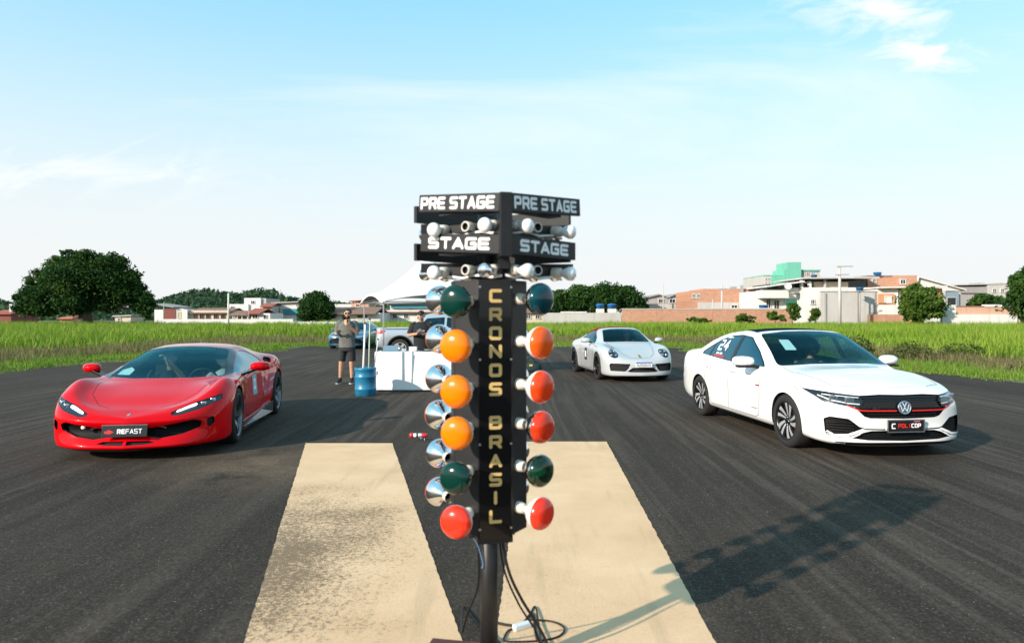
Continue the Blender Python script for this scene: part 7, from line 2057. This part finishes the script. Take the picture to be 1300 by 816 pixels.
for pts, d, lab in (([(150, 401), (200, 396), (218, 381), (235, 373), (262, 371), (300, 376), (330, 371), (345, 371), (365, 379), (385, 386), (430, 388), (470, 392), (520, 390), (580, 394), (640, 401)], 430, 'dark wooded ridge behind the houses on the left'),
        ([(-120, 396), (-60, 384), (0, 383), (20, 388), (60, 399)], 420, 'wooded slope at the far left edge behind the big tree')):
    xs, ys = ridge('hill', pts, d, 70, M_HILL)
    n = 9000 if len(pts) > 8 else 2500
    i = RNG.uniform(0, 1, n); px = pts[0][0] + (pts[-1][0] - pts[0][0]) * i; py = np.interp(px, xs, ys)
    q = RNG.uniform(-.8, .05, n); h = np.maximum(0, CAM_H + (401 - py) / 880 * d)
    Z = h * (1 + 1.0 * q) + RNG.uniform(-.5, 2.2, n)
    V, F = leaf_quads(np.stack([at(px, d), d + q * 70, Z], 1), .9, 2.0, n)
    tag(np_mesh('wooded_hillside', V, F, LEAF['far']), lab, 'woods', kind='stuff')
n = 16000; px = RNG.uniform(-250, 1550, n); d = RNG.uniform(240, 300, n)
h = 3.2 + 2.2 * np.sin(px * .021) + 1.6 * np.sin(px * .09 + 1) + 1.0 * np.sin(px * .27)
V, F = leaf_quads(np.stack([(px - 650) / 880 * d, d, RNG.uniform(0, 1, n) * np.maximum(h, 1.2)], 1), .6, 1.4, n)
tag(np_mesh('far_tree_line', V, F, LEAF['far']), 'low line of far trees on the horizon between the houses', 'tree line', kind='stuff')

# ---------------------------------------------------------------- houses, walls, poles
def wall_mat(name, c, kind='plaster'):
    m, t, p = mat_new(name); g = NT(t); tc = g.n('ShaderNodeTexCoord').outputs['Object']
    n1 = g.noise(g.mapping(tc, sc=(1, 1, .35)), .55, 6, .65); n2 = g.noise(g.mapping(tc, sc=(1.2, 1.2, .12)), 1.6, 5, .7)
    dk = tuple(x * .55 for x in c)
    if kind == 'brick':
        br = g.n('ShaderNodeTexBrick'); mp = g.n('ShaderNodeMapping'); g.put(mp.inputs[0], tc); mp.inputs['Rotation'].default_value = (R(90), 0, 0)
        g.put(br.inputs['Vector'], mp.outputs[0]); br.inputs['Scale'].default_value = 1.0
        br.inputs['Brick Width'].default_value = .30; br.inputs['Row Height'].default_value = .20; br.inputs['Mortar Size'].default_value = .022
        br.inputs['Color1'].default_value = (*c, 1); br.inputs['Color2'].default_value = (c[0] * .78, c[1] * .72, c[2] * .7, 1); br.inputs['Mortar'].default_value = (.42, .35, .30, 1)
        col = br.outputs['Color']
    else: col = g.mix(g.lin(n1, .3, .7), (*c, 1), (c[0] * .82, c[1] * .80, c[2] * .78, 1))
    col = g.mix(g.math('MULTIPLY', g.lin(n2, .54, .74), .55), col, (*dk, 1))
    g.put(p.inputs['Base Color'], col); p.inputs['Roughness'].default_value = .9
    return m
WM = {'white': wall_mat('whitewash', (.72, .70, .67)), 'brick': wall_mat('bare_brick', (.52, .22, .11), 'brick'), 'grey': wall_mat('grey_render', (.36, .34, .33)), 'lgrey': wall_mat('light_render', (.50, .48, .46)),
      'green': wall_mat('mint_paint', (.16, .50, .38)), 'cream': wall_mat('cream_paint', (.62, .54, .42)), 'pink': wall_mat('pink_paint', (.60, .36, .26)), 'teal': wall_mat('teal_paint', (.06, .26, .33)),
      'brown': wall_mat('brown_roof', (.24, .14, .10)), 'red': wall_mat('red_roof', (.34, .10, .06)), 'fibre': wall_mat('fibre_roof', (.34, .32, .31)), 'blue': wall_mat('blue_wall', (.22, .30, .36)), 'maroon': wall_mat('maroon_wall', (.22, .07, .06)), 'orange': wall_mat('orange_paint', (.62, .30, .16))}
M_PANE_SHADE = M_plain('dark_pane_shade', (.015, .02, .025), .15)
M_TANK = M_plain('tank_blue', (.015, .14, .38), .4)

class House:
    """blocks given in photo pixels at a distance"""
    def __init__(s, name, label, cat, d, px, group=None):
        s.d = d; s.t = thing(name, label, cat, (at(px, d), d, 0), 0, group); s.x0 = at(px, d); s.eps = 0
    def X(s, px): return at(px, s.d) - s.x0
    def block(s, part, mat, x0, x1, y0, y1, dep=6.0, front=0.0, bevel=0):
        """walls between pixel columns x0..x1 and rows y0 (top)..y1 (bottom)"""
        s.eps += .004
        a, b = s.X(x0), s.X(x1); zt, zb = zz_(y0, s.d), (zz_(y1, s.d) if y1 is not None else -.05)
        f = front + s.eps
        return MB().box(((a + b) / 2, f + dep / 2, (zt + zb) / 2), (b - a, dep, zt - zb)).build(part, WM[mat] if isinstance(mat, str) else mat, s.t)
    def win(s, x0, x1, y0, y1, front=0.0, part='window', frame='white', mat=None):
        a, b = s.X(x0), s.X(x1); zt, zb = zz_(y0, s.d), zz_(y1, s.d); f = front
        m = MB(); fw = .07
        m.box(((a + b) / 2, f - .02, zt + fw / 2), (b - a + 2 * fw, .12, fw)); m.box(((a + b) / 2, f - .03, zb - fw / 2), (b - a + 2 * fw + .1, .16, fw))
        m.box((a - fw / 2, f - .02, (zt + zb) / 2), (fw, .12, zt - zb)); m.box((b + fw / 2, f - .02, (zt + zb) / 2), (fw, .12, zt - zb))
        if part == 'window': m.box(((a + b) / 2, f - .01, (zt + zb) / 2), (.05, .06, zt - zb))
        w = m.build(part, WM[frame], s.t)
        MB().box(((a + b) / 2, f + .01, (zt + zb) / 2), (b - a, .05, zt - zb)).build('pane' if part == 'window' else 'leaf', mat or M_PANE_SHADE, w)
        return w
    def slab(s, x0, x1, y0, y1, over=.5, dep=7.0, mat='fibre', part='roof', front=0.0):
        """mono pitch roof slab from (x0,y0) to (x1,y1)"""
        a, b = s.X(x0), s.X(x1); za, zb = zz_(y0, s.d), zz_(y1, s.d); th = .16; f0, f1 = front - over, front + dep
        s.eps += .003
        vs = [(a, f0 - s.eps, za), (b, f0 - s.eps, zb), (b, f1, zb), (a, f1, za)]
        vs += [(x, y, z + th) for x, y, z in vs]
        return MB().add(vs, [(3, 2, 1, 0), (4, 5, 6, 7), (0, 1, 5, 4), (1, 2, 6, 5), (2, 3, 7, 6), (3, 0, 4, 7)]).build(part, WM[mat], s.t)
    def pitched(s, x0, x1, yt, yb, dep=7.0, mat='brown', front=0.0, over=.4):
        """roof sloping up from the eaves facing the field"""
        a, b = s.X(x0), s.X(x1); zt, zb = zz_(yt, s.d), zz_(yb, s.d)
        vs = [(a, front - over, zb), (b, front - over, zb), (b, front + dep * .5, zt), (a, front + dep * .5, zt), (a, front + dep, zb), (b, front + dep, zb)]
        vs += [(x, y, z - .14) for x, y, z in vs]
        fs = [(0, 1, 2, 3), (3, 2, 5, 4), (6, 9, 8, 7), (9, 10, 11, 8), (0, 6, 7, 1), (4, 5, 11, 10), (0, 3, 9, 6), (3, 4, 10, 9), (1, 7, 8, 2), (2, 8, 11, 5)]
        return MB().add(vs, fs).build('roof', WM[mat], s.t)
    def gable(s, x0, x1, xm, yt, yb, dep=9.0, mat='white', roof='fibre', front=0.0):
        a, b, c = s.X(x0), s.X(x1), s.X(xm); zt, zb = zz_(yt, s.d), zz_(yb, s.d); s.eps += .004; f = front + s.eps
        MB().add([(a, f, zb), (b, f, zb), (c, f, zt), (a, f + dep, zb), (b, f + dep, zb), (c, f + dep, zt)], [(0, 1, 2), (3, 5, 4), (0, 3, 4, 1)]).build('gable_wall', WM[mat], s.t)
        m = MB()
        for p, q in (((a, zb), (c, zt)), ((c, zt), (b, zb))):
            vs = [(p[0], f - .4, p[1] + .02), (q[0], f - .4, q[1] + .02), (q[0], f + dep + .3, q[1] + .02), (p[0], f + dep + .3, p[1] + .02)]
            vs += [(x, y, z + .15) for x, y, z in vs]
            m.add(vs, [(3, 2, 1, 0), (4, 5, 6, 7), (0, 1, 5, 4), (1, 2, 6, 5), (2, 3, 7, 6), (3, 0, 4, 7)])
        m.build('roof', WM[roof], s.t)
def tank(px, y0, y1, wpx, d, label, base_to=None, group='blue water tanks on the roofs'):
    z1, z0 = zz_(y0, d), zz_(y1, d); r = wpx / 2 * d / 880; h = z1 - z0
    t = thing('water_tank', label, 'water tank', (at(px, d), d + .2, z0), 0, group)
    MB().lathe([(.001, 0), (r * .82, 0), (r * .95, h * .75), (r, h * .78), (r, h * .86), (r * .7, h * .97), (.001, h)], 20).build('tank_body', M_TANK, t)
    MB().lathe([(r * 1.01, h * .74), (r * 1.06, h * .78), (r * 1.01, h * .82)], 20).build('rim', M_TANK, t)
    if base_to is not None:
        MB().box((0, 0, -(z0 - base_to) / 2), (r * 1.7, r * 1.7, z0 - base_to)).build('plinth', WM['white'], t)
def pole(px, ytop, d, r, label, arms=(), mat='lgrey', group='utility poles among the houses'):
    t = thing('utility_pole', label, 'pole', (at(px, d), d, 0), 0, group)
    MB().cyl((0, 0, -.1), (0, 0, zz_(ytop, d)), r * 1.3, r, 10).build('post', WM[mat], t)
    for (x0, x1, y) in arms:
        MB().bar(((x0 - px) * d / 880, -.12, zz_(y, d)), ((x1 - px) * d / 880, -.12, zz_(y, d) + .03), .09, .11).build('crossarm', WM['grey'], t)
    return t

# right side, from the roadster towards the picture edge
h = House('brick_wall', 'long low bare brick wall running across the field edge behind the roadster', 'wall', 76, 895)
h.block('wall_face', 'brick', 790, 1006, 392.5, None, .25); h.block('coping', 'lgrey', 789, 1007, 391.6, 392.6, .35, -.05)
h = House('field_wall', 'low pale concrete wall in front of the tree clump', 'wall', 80, 745)
h.block('wall_face', 'lgrey', 690, 789, 397, None, .25); h.block('coping', 'white', 712, 745, 395.5, 397.2, .5, -.06)
tank(762, 385.5, 392, 11, 84, 'left of two blue water tanks on white plinths in front of the tree clump', 0)
tank(777, 385.5, 392, 12, 84, 'right of two blue water tanks on white plinths in front of the tree clump', 0)
h = House('warehouse', 'low grey warehouse with shallow gables right of the tree clump', 'warehouse', 104, 845)
h.block('wall', 'grey', 822, 872, 378, None, 10); h.gable(820, 850, 836, 374.5, 378.5, 10, 'grey'); h.gable(846, 874, 858, 374, 378.5, 10, 'grey')
h.block('lower_wall', 'lgrey', 818, 878, 386, None, 2, -2.5); h.win(866, 869, 378, 390, -.02, 'door', 'grey'); h.win(836, 842, 380, 384, -.02); h.win(850, 857, 380, 384, -.02)
h = House('brick_house', 'long bare brick house with two small dark windows beside the grey warehouse', 'house', 92, 920)
h.block('wall', 'brick', 876, 966, 369.5, None, 8); h.block('upper_wall', 'brick', 893, 966, 366.5, 369.4, 7.6, .2); h.block('base_wall', 'lgrey', 886, 941, 384, None, .5, -.5)
for x in (879, 885): h.win(x, x + 3, 373.5, 378, .0)
h.win(927, 934, 387.5, 391, -.52); h.win(949, 952, 385, 392, 0); h.win(954, 957, 385, 392, 0); h.block('chimney', 'fibre', 940, 943, 362, 380, .4, -.3); h.block('water_box', 'fibre', 931, 937, 363.5, 366.4, 1, .5)
tank(970, 386.8, 391, 12, 80, 'blue water tank low behind the brick wall, left of the white house', 0)
h = House('apartment_block', 'mint green apartment block with a stair tower behind the white house', 'apartment block', 135, 1005)
h.block('wall', 'lgrey', 969.5, 1042, 350, None, 12); h.block('green_panel', 'green', 979, 1000, 350.5, 362, .3, -.3); h.block('left_wing', 'green', 969.5, 1000, 349, 350.2, 12, -.1)
h.block('stair_tower', 'green', 998.5, 1015, 333.2, None, 6, -.8); h.block('tower_shoulder', 'green', 994, 999, 342, None, 6, -.6); h.block('right_wing', 'lgrey', 1015, 1041, 343.5, 352, 12, .1); h.block('parapet', 'green', 1015, 1041.5, 342.3, 344, 12.4, -.2)
for x in (971.5, 975.5, 1019, 1024, 1030):
    for y in (353, 358) if x < 1000 else (346,): h.win(x, x + 2.2, y, y + 2.6, 0)
tank(1034, 348.6, 352, 8, 120, 'blue water tank on the roof right of the mint green stair tower')
h = House('white_house', 'large white two storey house with an open shaded top floor and a green gate', 'house', 84, 1030)
h.block('wall', 'white', 966, 1018, 369, None, 9, .8); h.block('upper_wall', 'white', 998, 1046, 365, 372, 9, .5); h.block('tall_wall', 'white', 1017, 1042, 370, None, 8, -1.0)
h.block('canopy', 'white', 965, 999, 368.5, 378.5, 2, -.6); h.block('gallery_shade', M_PANE_SHADE, 977, 1017, 360.5, 365.5, 5, .9); h.block('gallery_pillar', 'white', 1016.5, 1019, 356, 366, .5, -.2)  # solid dark blocks paint the shade inside the open galleries
h.slab(976, 1018, 364.0, 358.5, .8, 8, 'white'); h.slab(1017, 1112, 354.2, 353.4, .8, 9, 'lgrey'); h.block('gallery_shade', M_PANE_SHADE, 1019, 1036, 358.5, 364, 5, .7); h.block('balcony_wall', 'cream', 1036, 1080, 357.5, 366, 5, .6)
h.block('gallery_pillar', 'white', 1027, 1030, 357, 366, .5, -.1); h.block('gallery_pillar', 'lgrey', 1047, 1048.6, 355, 366, .4, -.1); h.block('gallery_shade', M_PANE_SHADE, 1080, 1104, 356, 364, 5, .75); h.block('ledge', 'white', 1018, 1106, 365, 370, 6, -.2)
h.win(1025, 1029, 381, 386, -1.02); h.win(976, 981, 380, 391, .8); h.win(986, 992, 381, 392, .8); h.win(1000.5, 1015.5, 379, 404, .75, 'gate', 'white', WM['green'])
m = MB(); m.lathe([(.001, 0), (.25, .04), (.42, .12), (.45, .14)], 20, Matrix.Translation((h.X(995.5), -1.0, zz_(364, 84))) @ Matrix.Rotation(R(70), 4, 'X')); m.cyl((h.X(995.5), -.9, zz_(369, 84)), (h.X(995.5), -.9, zz_(364, 84)), .05); m.build('satellite_dish', WM['white'], h.t)
h = House('concrete_yard_wall', 'tall grey concrete yard wall right of the white house, behind the utility pole', 'wall', 80, 1080)
h.block('wall_face', 'lgrey', 1042.4, 1113, 370.5, None, .3, 0); h.block('coping', 'grey', 1042, 1113.4, 369.4, 370.6, .45, -.06); h.block('pier', 'grey', 1046.5, 1048.5, 372, None, .2, -.15)
for x in (1066, 1088, 1110): h.block('pier', 'grey', x, x + 1.2, 371, None, .2, -.1)
tank(1092.5, 364.5, 368.6, 9.5, 78, 'blue water tank on a thin mast in front of the grey yard wall'); 
m = MB(); 
t_ = thing('tank_mast', 'thin steel mast under the blue tank in front of the yard wall', 'mast', (at(1092.5, 78), 78.2, 0)); MB().cyl((0, 0, 0), (0, 0, zz_(368.7, 78)), .09, .08, 8).build('post', WM['grey'], t_); MB().box((0, 0, zz_(368.7, 78) - .05), (.7, .7, .08)).build('platform', WM['grey'], t_)
h = House('brick_tower_house', 'bare orange brick upper house topped by a blue tank', 'house', 86, 1135)
h.block('wall', 'brick', 1103, 1134, 350, None, 8, .3); h.block('wall', 'brick', 1134, 1164.5, 349.5, None, 8.4, 0); h.block('roof_slab', 'grey', 1102, 1135, 349.2, 350.2, 8.4, .1); h.win(1109, 1113, 354, 358, .28); h.win(1143, 1149, 355, 360, -.02)
tank(1115, 345.2, 349.4, 10, 86, 'blue water tank on top of the bare orange brick house')
h = House('orange_house', 'low white and orange house behind the bright leafy tree', 'house', 80, 1160)
h.block('wall', 'white', 1114, 1140, 366, None, 6, 0); h.block('orange_band', 'orange', 1114.5, 1134, 373, 387, .3, -.3); h.block('wall', 'orange', 1133.5, 1197, 366, None, 6, .1); h.block('base_wall', 'white', 1114, 1197, 387, None, .4, -.4); h.block('skirt', 'brick', 1100, 1168, 399, None, .3, -.6)
h.slab(1112, 1198, 366.2, 364.6, .7, 7, 'white'); h.win(1122, 1129, 376, 384, -.32, 'window', 'white', WM['white']); h.win(1140, 1145, 370, 385, .05); h.win(1181, 1185, 377, 391, .08)
h = House('gable_shed', 'white shed with a wide low gable and a blue grey lean-to wall', 'shed', 88, 1195)
h.block('wall', 'lgrey', 1164.6, 1222, 370, None, 10, .4); h.gable(1162, 1226, 1166, 352.5, 369, 10, 'white', 'white', .2); h.block('blue_wall', 'blue', 1198, 1216, 370.5, None, .4, -.2); h.block('corner_pier', 'lgrey', 1196.5, 1198.5, 369, None, .5, -.35); h.win(1201, 1212, 378, 392, -.22, 'gate', 'lgrey')
h.block('parapet', 'lgrey', 1192, 1205, 357.5, 361, 4, 5)
h = House('long_warehouse', 'long grey weathered warehouse behind the round bush at right', 'warehouse', 112, 1250)
h.block('wall', 'grey', 1214, 1288, 363.5, None, 14, 0); h.block('upper_wall', 'lgrey', 1252, 1290, 361, None, 13, -.4); h.block('grey_panel', 'fibre', 1219, 1252, 364.5, 372, .4, -.3); h.slab(1212, 1290, 362.3, 360.2, .5, 14, 'lgrey')
for x in (1258, 1268, 1279): h.win(x, x + 4, 367, 371, -.42)
h.block('roof_box', 'grey', 1246, 1256, 358.4, 361, 2, 1); h.block('roof_box', 'grey', 1275, 1280, 358.4, 361, 2, 1)
h = House('garden_wall', 'low white and pink garden wall near the right picture edge', 'wall', 70, 1245)
h.block('white_face', 'white', 1196, 1214, 387, None, .3); h.block('pink_face', 'pink', 1213.8, 1296, 389, None, .3, .05); h.block('sloped_cap', 'white', 1250, 1283, 386.5, 389.5, .5, -.05); h.block('low_band', 'white', 1214, 1290, 399, None, .25, -.2); h.block('coping', 'brown', 1213, 1297, 388.2, 389.2, .5, -.03)
pole(1066, 338, 74, .13, 'tall grey utility pole with a T crossarm before the yard wall', ((1062, 1082, 338.5), (1060, 1077, 349)))
pole(916.5, 362, 82, .10, 'grey utility pole in front of the long brick house', ((911, 922, 367),))
pole(842, 358, 100, .07, 'thin pole over the grey warehouse', ())
pole(905, 380, 82, .05, 'short thin post left of the brick house pole', ())

# left side, behind the big tree and the grass
h = House('brown_house', 'small maroon fronted house right beside the big tree', 'house', 110, 212)
h.block('wall', 'white', 196, 207, 393, None, 6, 0); h.block('wall', 'maroon', 206.8, 222, 392, None, 6, .1); h.block('wall', 'lgrey', 221.8, 233, 391.5, None, 6, .2); h.slab(194, 222, 386, 390.5, .4, 6, 'fibre'); h.win(226, 229, 397, 404, .18, 'window', 'cream', WM['cream'])
h = House('long_house', 'long low cream house with a brown tile roof and a row of dark windows', 'house', 108, 265)
h.block('wall', 'cream', 236, 289, 394, None, 7, 0); h.block('side_wall', 'white', 233, 240, 393, None, 6.5, -.6); h.pitched(239, 291, 390.5, 397, 8, 'brown', 0)
for x in (246, 254, 262, 272, 281): h.win(x, x + 4.5, 398.5, 404, -.02, 'window', 'brown')
h = House('white_block', 'large plain white flat roofed building behind the long cream house', 'building', 135, 312)
h.block('wall', 'white', 288.5, 315, 386, None, 10, 0); h.block('upper_wall', 'white', 309, 330, 378.2, None, 9, .4); h.block('side_wall', 'lgrey', 330, 336, 378.4, None, 8, .8); h.win(293, 297, 389, 392, -.02); h.win(318, 322, 382, 385, .38)
h = House('terrace_house', 'low house with brown roof and veranda posts in front of the white flat roofed building', 'house', 106, 312)
h.block('wall', 'grey', 292, 318, 398, None, 6, 1.2); h.pitched(290, 318, 394, 399.5, 7, 'brown', .4); h.pitched(313, 331, 391, 397.5, 7, 'red', 0); h.block('wall', 'white', 318, 342, 397.5, None, 6, .3)
for x in (294, 300, 306, 313): h.block('veranda_post', 'white', x, x + .9, 399, None, .2, .2)
h.win(334, 338, 400, 405, .28); h.win(320, 326, 400, 404, .28)
h = House('red_roof_house', 'narrow house under a small red tile roof beside the teal wall', 'house', 118, 338)
h.block('wall', 'lgrey', 330, 345, 388.5, None, 5, 0); h.pitched(331, 347, 384, 388.5, 6, 'red', -.2); h.win(336, 341, 389.5, 392.5, -.02)
h = House('teal_house', 'pale building with teal painted panels left of the round dark tree', 'building', 122, 362)
h.block('wall', 'white', 344, 384, 385, None, 8, .2); h.block('teal_panel', 'teal', 344, 355, 391, None, .3, -.2); h.block('teal_panel', 'teal', 360, 382, 392, 399, .3, -.2); h.slab(345, 385, 385, 383.5, .4, 8, 'lgrey'); h.win(349, 352, 387, 390, .18)
h = House('boundary_wall', 'white boundary wall between the tall grass and the blue car', 'wall', 64, 405)
h.block('wall_face', 'white', 366, 440, 408.5, None, .25, 0)
for x in (374, 394, 414, 432): h.block('pier', 'lgrey', x, x + 2, 407.5, None, .4, -.08)
h = House('long_low_wall', 'low pale wall seen over the tall grass in front of the cream house', 'wall', 98, 290)
h.block('wall_face', 'white', 196, 372, 405, None, .2, 0)
h = House('red_shed', 'dark red shed at the far left edge of the picture', 'shed', 105, 5)
h.block('wall', 'maroon', -14, 14, 397, None, 6, 0); h.pitched(-16, 16, 393, 398, 7, 'red', 0); h.block('water_tower', 'white', 8, 12, 386, None, 1.4, .6)
h = House('small_hut', 'small hut with pale walls showing under the big tree', 'hut', 100, 88)
h.block('wall', 'pink', 76, 92, 403, None, 4, 0); h.pitched(74, 94, 400.5, 404, 5, 'red', 0)
h = House('white_hut', 'pale flat hut showing under the right side of the big tree', 'hut', 100, 155)
h.block('wall', 'cream', 146, 166, 402, None, 4, 0); h.slab(144, 168, 402, 401, .3, 5, 'lgrey'); h.win(150, 153, 404, 407, -.02)
pole(290, 372, 90, .10, 'tall white pole standing in front of the cream house', (), 'white', None)
pole(316, 386, 100, .05, 'short thin pole by the terrace house', (), 'grey')
pole(208, 383, 104, .05, 'thin dark pole beside the maroon house', (), 'grey')
# centre, seen under the tent and round the pickup
h = House('brown_roof_house', 'white house with a wide brown tile roof behind the man in shorts', 'house', 88, 460)
h.block('wall', 'white', 424, 482, 397, None, 8, .3); h.pitched(412, 478, 389, 397.5, 9, 'brown', 0, .6); h.win(453, 466, 399.5, 404, .28); h.win(434, 440, 400, 405, .28)
h = House('pink_roof_house', 'house with a pink gable showing above the brown roof', 'house', 112, 457)
h.block('wall', 'pink', 446, 468, 384, None, 6, 0); h.slab(444, 470, 383, 381.5, .4, 7, 'red'); h.win(452, 456, 386, 389, -.02); h.block('wing', 'white', 424, 447, 386, None, 6, .4)
h = House('white_row_house', 'long white house with teal window band under the tent', 'house', 96, 520)
h.block('wall', 'white', 476, 560, 394, None, 8, 0); h.block('upper_wall', 'lgrey', 494, 546, 385.5, 394, 7, .6); h.slab(490, 550, 385, 384, .5, 8, 'lgrey'); h.block('teal_band', 'teal', 496, 542, 387, 391, .3, .2); h.pitched(480, 570, 392, 396, 8, 'brown', -.2)
for x in (499, 513, 530): h.win(x, x + 5, 399, 404, -.02)
h = House('pale_end_house', 'pale house seen past the right edge of the light tower column', 'house', 92, 660)
h.block('wall', 'cream', 600, 692, 396, None, 8, 0); h.pitched(596, 694, 388, 396.5, 9, 'brown', 0); h.win(668, 673, 400, 404, -.02); h.win(680, 685, 400, 404, -.02)
